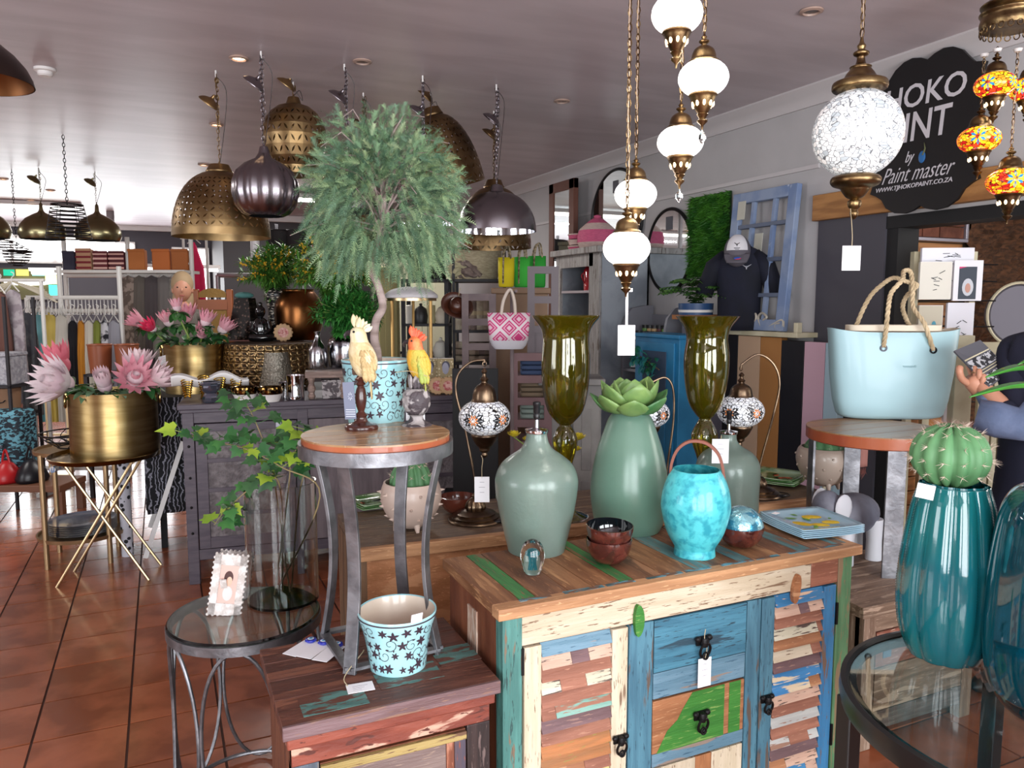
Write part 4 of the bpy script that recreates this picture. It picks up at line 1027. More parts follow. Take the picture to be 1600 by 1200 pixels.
def star(b1,b2,R_,rz_,a0,sc=1,n=12):
 """flower of flat pieces on an ellipsoid, centre direction a0 (horizontal)"""
 def S(x,z):
  a=a0+x/R_;zz=z;q=sqrt(max(0,1-(zz/rz_)**2));return((R_*q+.0012)*cos(a),(R_*q+.0012)*sin(a),zz)
 for i in range(n):
  a=2*pi*i/n;b=b1 if i%2==0 else b2;r0,r1=.15*rz_*sc,.62*rz_*sc;w=.12*rz_*sc
  c,s_=cos(a),sin(a);rm=(r0+r1)/2
  b.add([S(r0*c,r0*s_),S(rm*c-w*s_,rm*s_+w*c),S(r1*c,r1*s_),S(rm*c+w*s_,rm*s_-w*c)],[(0,3,2,1)])
def cupslits(t,R_,z,n=9,s=1.):
 b=B()
 for i in range(n):
  a=2*pi*i/n;b.ball((R_*cos(a),R_*sin(a),z),(R_*.17,R_*.17,R_*.33),6,6)
 return obj('cup_lights',b,slit,t)
def hang_lamp(label,cx,cy,hw,hh,Y,mat,e=0,name='mosaic_pendant',group=None,crystal=False,ztop=2.87,capmat=None,big=False,flowers=None,cat='lamp',chx=None):
 p=at(cx,cy,Y=Y);k=mpp(p);t=thing(name,label,cat,p,0,group);R_=hw*k;Z=hh*k;cm=capmat or brass
 if not big:
  obj('globe',B().ball((0,0,0),(R_,R_,Z),28,16),mat,t,ang=180)
  obj('cap',B().lathe([(r*R_,Z*.8+z*R_)for r,z in smoothp([(.58,-.02),(.6,.05),(.55,.1),(.5,.14),(.47,.3),(.4,.48),(.26,.6),(.12,.66),(.1,.7),(.2,.78),(.2,.84),(.08,.9),(.12,.98),(.05,1.06),(.04,1.2)],2)],20),cm,t)
  obj('cup',B().lathe([(r*R_,-Z*.8-z*R_)for r,z in[(.03,1.42),(.06,1.25),(.2,1.12),(.22,1.05),(.12,1.0),(.18,.9),(.24,.82),(.2,.78),(.26,.7),(.36,.5),(.5,.22),(.52,.14),(.58,.08),(.55,0)]],20),cm,t)
  cupslits(t,.40*R_,-Z*.8-.42*R_);zc=Z*.8+1.2*R_
  if crystal:
   obj('crystal_drop',B().lathe([(.0005,-Z*.8-R_*2.0),(R_*.16,-Z*.8-R_*1.8),(R_*.15,-Z*.8-R_*1.65),(R_*.03,-Z*.8-R_*1.45),(.0005,-Z*.8-R_*1.4)],8),glass,t,ang=10)
 else:
  obj('globe',B().ball((0,0,0),(R_,R_,Z),48,28),mat,t,ang=180)
  obj('cap',B().lathe([(r*R_,Z*.95+z*R_)for r,z in smoothp([(.42,-.04),(.58,.02),(.61,.1),(.58,.2),(.45,.24),(.36,.3),(.3,.4),(.22,.5),(.24,.54),(.12,.6),(.09,.75),(.16,.8),(.17,.86),(.08,.92),(.1,1.0),(.05,1.08),(.03,1.2)],3)],28),cm,t)
  obj('cup',B().lathe([(r*R_,-Z*.93-z*R_)for r,z in smoothp([(.02,1.02),(.08,.95),(.1,.86),(.07,.8),(.14,.72),(.15,.6),(.1,.56),(.2,.5),(.3,.36),(.34,.3),(.5,.24),(.56,.14),(.52,.04),(.36,-.02)],3)],28),cm,t);zc=Z*.95+1.2*R_
  o1,o2=B(),B()
  star(o1,o2,R_,Z,atan2(-p[1],-p[0])+.15,1.0,24)
  obj('mosaic_flower',B().add(o1.v,o1.f),M('lamp_flower','#f4f4f4',.3,em=.5),t,smooth=False);obj('mosaic_flower',B().add(o2.v,o2.f),M('lamp_flower2','#a9adb2',.3,em=.35),t,smooth=False)
 if flowers:
  for aa,s_ in flowers:
   o1,o2=B(),B();star(o1,o2,R_,Z,atan2(-p[1],-p[0])+aa,s_,12)
   obj('mosaic_flower',B().add(o1.v,o1.f),M('flower_yellow','#ffd21c',.3,em=1.5),t,smooth=False);obj('mosaic_flower',B().add(o2.v,o2.f),petal_b,t,smooth=False)
 if ztop:
  cb=B();chain(cb,0,0,zc,ztop-p.z,.009 if not big else .012,.0016 if not big else .002);obj('chain',cb,cm,t,smooth=False)
  cb=B().tube([(.004*sin(i*1.7),.004*cos(i*1.3),zc+(ztop-p.z-zc)*i/14)for i in range(15)],.0016,5);obj('flex',cb,M('clear_flex','#b09a84',.4),t)
  obj('ceiling_hook',B().lathe([(.0005,ztop-p.z-.012),(.012,ztop-p.z-.01),(.016,ztop-p.z),(.0005,ztop-p.z+.002)],12),white_m,t)
 if e:point('lamp_glow',(p.x,p.y,p.z-Z-.02),e,(1,.93,.82),.05)
 return t,p
g='white globe pendants'
hang_lamp('topmost white glowing globe pendant, cut by the top of the picture',1058,22,40,31,1.85,glowwhite,3)
hang_lamp('second white glowing globe pendant from the top, hanging to the right of the others',1099,122,39,29,1.93,glowwhite,3,crystal=True)
hang_lamp('third white glowing globe pendant from the top, with a crystal drop below',1063,222,36,26,2.05,glowwhite,3,crystal=True)
hang_lamp('fourth white glowing globe pendant, half behind the lowest one',993,304,33,25,2.22,glowwhite,3)
l5,p5=hang_lamp('lowest white glowing globe pendant, with a white tag strip below',979,388,37,29,1.98,glowwhite,3)
q=at(979,508,Y=1.98)
t=price_tag('price_tag','blank white price tag hanging below the lowest white globe pendant',q,[(0,0,.03),(.002,0,.07),(0,0,.1)],.044,.078,-A,marks=0)
obj('ribbon',B().bx(-.003,.003,-.001,.001,-.002,.09).bx(.0,.014,-.001,.001,.085,.094),paper,t,smooth=False)
bigL,pbig=hang_lamp('large white mosaic globe lamp with brass caps hanging before the black sign',1340,209,67,68,2.5,mosbig,0,name='globe_lamp',big=True)
q=at(1331,384,Y=2.45)
price_tag('price_tag','small white printed tag hanging below the big mosaic globe',q,[(0,0,.03),(.004,.02,.08),(.01,.04,.1),(.012,.05,.125)],.058,.077,-A,marks=4)
for i,(x,y,w,lab)in enumerate(((1555,133,30,'upper left red and yellow mosaic lamp of the coloured chandelier'),(1530,218,31,'middle red and yellow mosaic lamp nearest the black sign'),(1577,284,33,'lowest red and yellow mosaic lamp of the coloured chandelier'),(1608,140,28,'red and yellow mosaic lamp cut by the right edge of the picture'))):
 hang_lamp(lab,x,y,w,w*.68,3.0+.06*(i%2),moscol,1.2,name='coloured_mosaic_lamp',flowers=((-.35+.3*(i%3),.95),(.9,.7)),ztop=2.55)
p=at(1578,30,Y=3.05);k=mpp(p)
t=thing('chandelier_crown','brass chandelier crown with scalloped rim over the coloured lamps, top right','chandelier',p)
obj('crown',B().lathe([(r*k,z*k)for r,z in smoothp([(40,-14),(42,-6),(40,4),(43,10),(38,16),(42,22),(30,30),(16,36),(6,40),(.3,42)],3)],36),brass,t)
b=B()
for i in range(20):
 a=2*pi*i/20;b.tube([(40*k*cos(a)+4*k*cos(q)*-sin(a),40*k*sin(a)+4*k*cos(q)*cos(a),-17*k+4.5*k*sin(q))for q in[2*pi*j/10 for j in range(10)]],1*k,5,closed=True)
obj('scallop_rings',b,brass,t)
cb=B();chain(cb,0,0,42*k,2.87-p.z,.012,.002);obj('chain',cb,brass,t,smooth=False)
def swan_lamp(label,bpx,bpy,g_,neck,cap_y,base_hw,Yb=None):
 cx,cy,hw,hh=g_;p=at(bpx,bpy,z=.752);Y=fwd(p);k=mpp(p);t=thing('swan_neck_lamp',label,'lamp',p)
 L=lambda x,y,d=0:(lambda q:Vector((q.x-p.x,q.y-p.y,q.z-p.z)))(at(x,y,Y=Y+d))
 s=base_hw*k
 obj('base',B().lathe([(r*s,z*s)for r,z in[(.96,0),(1,.03),(.97,.08),(.85,.12),(.87,.16),(.7,.22),(.72,.27),(.55,.32),(.5,.36),(.3,.42)]],40),bronze,t)
 b=B().lathe([(r*s,z*s)for r,z in smoothp([(.34,.4),(.36,.5),(.3,.66),(.2,.78),(.1,.84),(.13,.9),(.05,1.0)],3)],28,mod=lambda a,q:1+.06*cos(14*a));obj('base_dome',b,bronze,t)
 np_=[Vector((0,0,.9*s))]+[L(x,y)for x,y in neck]
 obj('neck',B().tube(spl(np_,6),.0048,8),bronze,t)
 tip=np_[-1];c=L(cx,cy);R_=hw*k;Z=hh*k
 b=B().tube([tip+Vector((0,0,0)),tip-Vector((0,0,.012))],.003,6)
 b.tube([tip+Vector((.008*cos(q),0,-.016+.01*sin(q)))for q in[2*pi*i/12 for i in range(12)]],.0022,6,closed=True);obj('hook_ring',b,bronze,t)
 ct=L(cx,cap_y)
 zb=c.z+Z*.8;zt=ct.z;Hc=zt-zb
 obj('cap',B().lathe([(r*R_,zb+z*Hc)for r,z in smoothp([(.5,-.04),(.53,0),(.5,.06),(.47,.12),(.42,.34),(.3,.48),(.14,.56),(.12,.62),(.17,.68),(.1,.74),(.07,.84),(.12,.9),(.03,1.0)],3)],26,c=(c.x,c.y,0),mod=lambda a,q:1+(.03*cos(16*a)if .12<q<.5 else 0)),bronze,t)
 obj('globe',B().ball(c,(R_,R_,Z),40,22),mosw,t,ang=180)
 for aa in(-.45,.75,2.2,3.6):
  o1,o2=B(),B();o1.T=o2.T=Matrix.Translation(c);star(o1,B(),R_,Z,atan2(-p[1],-p[0])+aa,1.05,24);o2.T=o1.T;star(B(),o2,R_+.0006,Z,atan2(-p[1],-p[0])+aa,.5,16)
  obj('mosaic_flower',B().add(o1.v,o1.f),petal_m,t,smooth=False);obj('mosaic_flower',B().add(o2.v,o2.f),petal_o,t,smooth=False)
 obj('cup',B().lathe([(r*R_,c.z-Z*.8-z*R_)for r,z in smoothp([(.03,1.0),(.12,.9),(.1,.8),(.2,.72),(.22,.6),(.34,.48),(.5,.2),(.53,.1),(.48,0)],3)],26,c=(c.x,c.y,0)),bronze,t)
 cd_=B().tube(spl([(s*.9,0,.004),(s*1.2,-.03,.003),(s*1.15,-.07,.003),(s*.7,-.085,.003),(s*.2,-.09,.003),(s*.4,-.06,.004)],5),.0025,6);cd_.ball((s*.6,-.086,.008),(.028,.009,.007),12,8)
 obj('flex',cd_,black,t)
 return t,p
swan_lamp('white mosaic table lamp on a left-curving swan neck, left of the demijohn',743,812,(757,652,40,29),[(741,745),(727,670),(713,615),(716,585),(735,566),(757,562)],575,43)
swan_lamp('white mosaic table lamp on a right-curving swan neck, before the striped colour boards',1184,773,(1157,642,36,26),[(1190,715),(1208,650),(1218,600),(1208,568),(1184,554),(1158,570)],582,36)
swan_lamp('white mosaic table lamp mostly hidden behind the tall frosted vase',1040,786,(1016,646,30,22),[(1044,720),(1052,660),(1052,610),(1040,590),(1017,598)],606,34)
p=at(753,745,Y=2.62);price_tag('price_tag','white price tag hanging from the left swan neck lamp',p,[(0,0,.03),(.003,0,.06),(-.002,0,.075)],.052,.09,-A)
p=at(1126,686,Y=2.70);price_tag('price_tag','white price tag on the neck of the square-shouldered bottle lamp',p,[(.004,.005,.012)],.06,.088,-A)
# ------------------------------------------------------------ left group of hanging metal lampshades
def Yc(px,py):return fwd(at(px,py,z=2.87))
def perf(b,prof,n,r0,r1,hole=.62):
 """shell with lens shaped holes between profile rows r0..r1"""
 for i in range(len(prof)-1):
  if not(r0<=i<r1):
   b.lathe(prof[i:i+2],n*2,cap=False);continue
  (ra,za),(rb,zb)=prof[i],prof[i+1]
  for j in range(n):
   a0=2*pi*j/n;a1=2*pi*(j+1)/n
   def P(u,v):r=ra+(rb-ra)*v;a=a0+(a1-a0)*u;return(r*cos(a),r*sin(a),za+(zb-za)*v)
   outr=[(0,0),(.5,0),(1,0),(1,.5),(1,1),(.5,1),(0,1),(0,.5)]
   d=1 if(i+j)%2 else-1;inn=[]
   for q in range(8):
    ang=-3*pi/4+q*pi/4;L_=.34*hole/.62 if((q%4==0)if d==1 else(q%4==2))else(.09 if q%2==0 else .13)
    inn.append((.5+L_*cos(ang)*1.3*(1 if 1 else 0),.5+L_*sin(ang)*1.3))
   vs=[P(*q)for q in outr]+[P(max(.03,min(.97,x)),max(.03,min(.97,y)))for x,y in inn]
   b.add(vs,[(q,(q+1)%8,8+(q+1)%8,8+q)for q in range(8)])
 return b
def shade(label,cx,pts,Y,mat,inner,pf=None,lobes=0,tilt=None,chains=3,canopy=True,name='pendant_lamp',n=26,group=None,chtop=True,rim=None):
 yb=pts[0][1];p=at(cx,yb,Y=Y);k=mpp(p);t=thing(name,label,'pendant lamp',p)
 pr=[(a*k,at(cx,y,Y=Y).z-p.z)for a,y in pts]
 md=(lambda a,s:1-.09*(1-abs(sin(lobes*a/2)))**2*min(1,(1-s)*3+.0))if lobes else None
 rot=tilt or(0,0,0)
 if pf:
  pr2=pr;b=perf(B(),pr2,n,*pf);o=obj('shade',b,mat,t,rot=rot,ang=30)
 else:o=obj('shade',B().lathe(pr,64 if lobes else 40,mod=md,cap=False),mat,t,rot=rot,ang=60)
 sc=lambda q:(max(q[0]-.003,.0005),q[1]+.0005)
 if not pf:obj('inside',B().lathe([sc(q)for q in pr],40 if not lobes else 64,mod=md,cap=False),inner,t,rot=rot)
 zt=pr[-1][1]
 obj('neck',B().lathe([(pr[-1][0]+.001,zt-.003),(pr[-1][0]*.9,zt+.01),(pr[-1][0]*.72,zt+10*k),(.006,zt+12*k),(.004,zt+15*k)],20,cap=False),mat,t,rot=rot)
 obj('bulb_socket',B().lathe([(.014,zt-.06),(.02,zt-.04),(.02,zt-.005),(.0005,zt)],14),black,t,rot=rot)
 ez=Matrix.Rotation(rot[1],3,'Y')@Matrix.Rotation(rot[0],3,'X')if tilt else Matrix.Identity(3)
 top=ez@Vector((0,0,zt+14*k));ctop=2.87-p.z
 cb=B()
 for i in range(chains):chain(cb,top.x+RU(-.006,.006)+.004*i,top.y+RU(-.006,.006),top.z+(ctop-top.z)*(0 if i==0 else RU(.25,.5)),ctop-.02,.011,.002,.004)
 obj('chain',cb,mat,t,smooth=False)
 obj('flex',B().tube(spl([(top.x,top.y,ctop-.03),(top.x+.05,top.y,ctop-.1),(top.x+.04,top.y+.02,ctop-(ctop-top.z)*.55),(top.x+.005,top.y,top.z)],6),.0022,5),M('flex_brown','#3a3030',.5),t)
 if canopy:
  zc=ctop-(ctop-top.z)*.38
  obj('canopy',B().lathe([(r*.058,z*.05)for r,z in smoothp([(1,0),(.95,.15),(.6,.5),(.2,.7),(.12,1),(.05,1.2)],3)],24,cap=False),mat,t,loc=(top.x-.045,top.y-.02,zc),rot=(rad(20),rad(35),0),solid=.002)
 obj('ceiling_hook',B().tube([(top.x,top.y,ctop),(top.x,top.y,ctop-.035)],.005,8),white_m,t)
 return t
inb=M('shade_inside','#4a3a28',.5,.6);gold2=M('pierced_gold','#a08660',.38,1,c2='#7c6444',sc=5);gold3=M('pierced_antique','#8a7050',.38,1,c2='#604c34',sc=5)
def domepts(hw,yt,yb,n=12,neck=.28,flare=0):
 out=[]
 for i in range(n+1):
  s=i/n;a=s*pi/2*.93;out.append((hw*cos(a)**.85 if cos(a)>neck else hw*neck,yb+(yt-yb)*sin(a)/sin(pi/2*.93)))
 return out
shade('large pierced gold dome lampshade, leftmost of the big hanging shades',347,domepts(73,268,371,14),Yc(345,110),gold2,inb,(1,10),n=40)
shade('polished gunmetal pumpkin-shaped lampshade with ribs',416,[(27,338),(36,334),(46,322),(51,303),(50,285),(43,268),(30,256),(14,248),(9,240)],Yc(410,80),gunmetal,blackm,lobes=13)
shade('pierced antique-gold round lampshade left of the feathery tree',462,[(33,274),(34,262),(41,248),(46,232),(48,215),(47,200),(43,187),(35,176),(25,168),(12,163)],Yc(462,128),gold2,inb,(0,7),n=30)
shade('pierced bronze dome lampshade tilted to the right behind the tree',703,domepts(56,178,292,12),Yc(680,126)+.35,gold3,inb,(0,9),tilt=(0,rad(-14),0),n=32)
shade('smooth gunmetal hemisphere lampshade right of the tree',776,domepts(62,300,362,12,.2),Yc(776,132),gunmetal,chrome)
shade('pierced gold dome lampshade behind the gunmetal hemisphere',772,domepts(58,292,388,12),Yc(776,132)+.62,gold3,inb,(0,5),n=36,canopy=True)
shade('gunmetal lampshade hanging behind the middle of the tree crown',543,domepts(50,262,330,10,.2),Yc(543,100),gunmetal,blackm)
shade('bronze dome lampshade hidden behind the tree crown',572,domepts(50,300,372,10,.2),Yc(572,145),gold3,inb)
shade('steel lampshade behind the right side of the tree crown',663,domepts(48,292,350,10,.2),Yc(663,118),gunmetal,chrome)
def olv(hw,x,yb,yt):return[(hw*.93,yb),(hw,yb-6),(hw,yb-13),(hw*.9,yb-23),(hw*.68,yb-32),(hw*.4,yb-38),(hw*.16,yb-42),(hw*.1,yb-45)]
shade('small olive-brass dome lampshade at far left, second from the edge',67,olv(33,67,374,0),Yc(62,262),darkbrass,blackm,chains=2)
shade('small olive-brass dome lampshade, third and rightmost of the far left row',154,olv(33,154,376,0),Yc(148,268),darkbrass,blackm,chains=2)
shade('small olive-brass dome lampshade cut by the left edge of the picture',-17,olv(31,-17,372,0),Yc(25,268),darkbrass,blackm,chains=2)
shade('big dark copper dome lampshade cut by the top left corner',-45,[(86,128),(84,118),(76,100),(62,82),(44,66),(24,56),(10,52)],2.2,M('dark_copper','#3a2f2c',.35,.9),M('copper_inside','#6c4424',.4,.8),canopy=False)
# wire pendants
def wire_lamp(label,cx,y0,y1,hw0,hw1,Y,n=8,bulge=0):
 p=at(cx,y1,Y=Y);k=mpp(p);t=thing('wire_pendant',label,'pendant lamp',p);Hh=at(cx,y0,Y=Y).z-p.z
 for i in range(n):
  s=i/(n-1);r=(hw1+(hw0-hw1)*s+bulge*sin(pi*s))*k
  obj('wire_ring',B().tube([(r*cos(q),r*sin(q),Hh*s)for q in[2*pi*j/28 for j in range(28)]],.005,5,closed=True),blackiron,t)
 b=B()
 for j in range(6):a=j*pi/3;b.tube([((hw1+(hw0-hw1)*s+bulge*sin(pi*s))*k*cos(a),(hw1+(hw0-hw1)*s+bulge*sin(pi*s))*k*sin(a),Hh*s)for s in(0,.25,.5,.75,1)],.003,4)
 obj('uprights',b,blackiron,t)
 cb=B();chain(cb,0,0,Hh,2.87-p.z,.014,.003);cb.tube([(-hw0*k,0,Hh),(hw0*k,0,Hh)],.004,5);obj('chain',cb,blackiron,t,smooth=False)
wire_lamp('black wire cage lampshade between the two small olive-brass domes',108,320,372,22,32,6.0,9)
wire_lamp('small striped wire basket lampshade before the long far window',28,393,415,19,8,7.5,6,4)
wire_lamp('low black wire cage lampshade at the left edge above the clothes racks',-12,376,392,30,55,8.0,5)
# ------------------------------------------------------------ olive glass vases on the long table
def olive_vase(label,base,cx,pts):
 p=at(*base,z=.752);p=p.copy();Y=fwd(p);q=at(cx,base[1],Y=Y);p.x,p.y=q.x,q.y
 t=thing('olive_vase',label,'vase',p);pr=px_prof(p,cx,smoothp(pts,4));pr[0]=(pr[0][0],0)
 i0=next(i for i,(r,z)in enumerate(pr)if z>at(cx,664,Y=Y).z-p.z)
 obj('pedestal',B().lathe(pr[:i0+2],40),olive,t)
 obj('bowl',B().lathe(wall2(pr[i0:],.004),48,cap=False),olive,t)
olive_vase('tall olive-gold glass trumpet vase on the left, behind the demijohn',(880,806),882,[(38,812),(36,806),(14,795),(9,770),(8,740),(12,722),(18,702),(19,686),(14,672),(9,664),(14,659),(28,640),(36,600),(37,560),(35,530),(39,512),(50,497),(52,493)])
olive_vase('tall olive-gold glass trumpet vase on the right, behind the turquoise candle holder',(1098,786),1098,[(36,790),(34,786),(14,778),(9,760),(8,730),(12,712),(19,692),(20,678),(14,664),(9,654),(14,648),(26,628),(33,590),(34,555),(31,530),(35,512),(44,499),(48,494)])
# ------------------------------------------------------------ footed ceramic cactus pots and plates on the long table
cact=M('cactus_green','#5a8a5c',.55,c2='#4c7a50',sc=8)
spine_m=M('spines','#dcc8b8',.6)
def cactus_ball(t,c,R_,Z,ribs=12,spn=9,sp=.018,top=None):
 md=lambda a,s:1-.16*(1-abs(sin(ribs*a/2)))*(1 if .05<s<.97 else .5)
 obj('cactus',B().ball(c,(R_,R_,Z),ribs*6,20,mod=md),cact,t,ang=180)
 b=B();rn=random.Random(5)
 for i in range(ribs):
  a=2*pi*(i+.5)/ribs
  for j in range(5):
   e=-.5+1.9*j/4.4;q=Vector((cos(a)*cos(e)*R_,sin(a)*cos(e)*R_,sin(e)*Z));nn=q.normalized();o=Vector(c)+q
   for s_ in range(spn):
    d=(nn*.6+Vector((rn.uniform(-1,1),rn.uniform(-1,1),rn.uniform(-1,1)))).normalized();L_=sp*rn.uniform(.6,1.1);x=d.orthogonal().normalized()*.0007
    b.add([o-x,o+x,o+d*L_],[(0,1,2)])
 obj('spines',b,spine_m,t,smooth=False,stuff=True)
def footed(label,px,py,pts,seed,mat,spikes=True,feet=4,foot=22):
 p=at(px,py,z=.752);k=mpp(p);t=thing('footed_planter',label,'flower pot',p,face(p));fz_=foot*k
 pr=px_prof(p,px,smoothp(pts,4))
 obj('bowl',B().lathe(wall2(pr,.006),40,cap=False),mat,t)
 for i in range(feet):
  a=2*pi*i/feet+.35;r=pr[3][0]*.8
  obj('foot',B().tube([(r*.8*cos(a),r*.8*sin(a),fz_+.02),(r*1.15*cos(a),r*1.15*sin(a),fz_*.5),(r*1.3*cos(a),r*1.3*sin(a),0)],[.018,.013,.006],10),mat,t)
 b=B();f=on_body(pr);zs=pr[-1][1]
 for r in range(3):
  z=pr[0][1]+(zs-pr[0][1])*(.25+.27*r)
  for i in range(10):
   a=2*pi*(i+.5*(r%2))/10;q=Vector(f(a,z,-.002));n_=Vector((cos(a),sin(a),.1));b.tube([q,q+n_*.016],[.007,.001],8)if spikes else b.ball(q+n_*.002,.006,8,6)
 obj('studs',b,mat,t,stuff=True)
 return t,p,pr,k
t,p,pr,k=footed('blush ceramic planter with cone spikes and short feet, holding a spiny cactus',643,826,[(16,822),(30,812),(42,795),(47,778),(46,764),(43,755),(42,752)],1,blush)
t=thing('potted_cactus','ribbed green cactus in the blush spiky planter','cactus',(p.x,p.y,p.z+pr[-1][1]*.7),0);cactus_ball(t,(0,0,.045),33*k,42*k,12,10,.02)
t,p,pr,k=footed('beige ceramic planter with round studs on four feet, under the bag stool',1286,764,[(14,757),(26,750),(37,735),(42,718),(40,704),(36,698)],2,M('beige_ceramic','#b8a698',.4,coat=.2),False)
t=thing('potted_cactus','dark low cactus clump in the beige studded planter','cactus',(p.x,p.y,p.z+pr[-1][1]*.75),0);cactus_ball(t,(0,0,.03),31*k,26*k,10,8,.015)
leafpl=M('leaf_plate','#a9c49c',.15,c2='#4f8044',sc=7,lo=.45,hi=.6,coat=.6)
def plates(lab,px,py,hw,n,rz0,place):
 p=at(px,py,z=.752);k=mpp(p)
 for i in range(n):
  t=thing('leafy_plate',f'{("bottom", "second", "third", "top")[i if i < n - 1 else 3]} leaf-patterned square plate of the {place} stack','plate',(p.x,p.y,p.z+.001+i*.008),rz0+RU(-.05,.05))
  obj('plate_body',B().grid(squarf(hw*2*k,.016),14,14),leafpl,t,solid=.004,ang=180)
  if i==n-1:
   rn=random.Random(px)
   for q in range(9):a=rn.random()*6.28;obj('printed_leaf',B().leaf((rn.uniform(-.6,.6)*hw*k,rn.uniform(-.6,.6)*hw*k,.005),(cos(a),sin(a),0),.06,.03,curl=0,fold=0),M('dark_leaf_print','#3f6a34',.3)if q%3 else M('red_print','#c8643c',.3),t)
plates('',585,790,34,3,.2,'left');plates('',1212,752,40,4,.5,'right');
p=at(715,800,z=.752);k=mpp(p)
bowl('red-brown glazed bowl behind the spiky planter',p,28*k,26*k,M('glaze_brown','#5c2c20',.2,coat=.6),name='glazed_bowl',outm=M('glaze_brown'))
p=at(800,788,z=.752);k=mpp(p)
for i in range(3):bowl(('bottom','middle','top')[i]+' mossy green bowl of the stack left of the demijohn',(p.x,p.y,p.z+i*.014),26*k,14*k,leafpl,name='mossy_bowl',outm=M('moss','#6f8468',.4))
# yellow ranunculus flowers in a white vase behind the demijohn
p=at(868,800,z=.752);p=p+Vector((.03,.12,0));Y=fwd(p)
t=thing('white_vase','small white ceramic vase of yellow flowers behind the left olive vase','vase',p)
obj('body',B().lathe(wall2([(.03,0),(.045,.03),(.05,.08),(.035,.14),(.028,.17),(.032,.19)],.003),28,cap=False),white_m,t)
yel=M('yellow_petal','#dcc93a',.5,c2='#b8a42c',sc=20)
for i,(x,y,r)in enumerate(((803,683,12),(825,690,10),(903,688,14),(900,705,10),(845,700,9))):
 q=at(x,y,Y=Y);k=mpp(p);c=q-p;f=thing('yellow_flower',('yellow ruffled flower left of the demijohn neck','small yellow flower against the demijohn neck','yellow flower right of the left olive vase stem','lower yellow flower behind the left olive vase','yellow flower hidden behind the demijohn neck')[i],'flower',q)
 b=B()
 for rr in range(4):
  for j in range(9):a=j*2*pi/9+rr*.35;e=.2+rr*.35;b.leaf((0,0,0),(cos(a)*cos(e),sin(a)*cos(e),sin(e)),r*k*(1-.12*rr),r*k*.8,curl=-.4,n=4,fold=.2)
 obj('bloom',b,yel,f);s0=-c+Vector((0,0,.15))
 obj('stem',B().tube(spl([(0,0,0),s0*.4+Vector((0,0,.01)),s0],4),.0025,6),M('stem_green','#7a9444',.5),f)
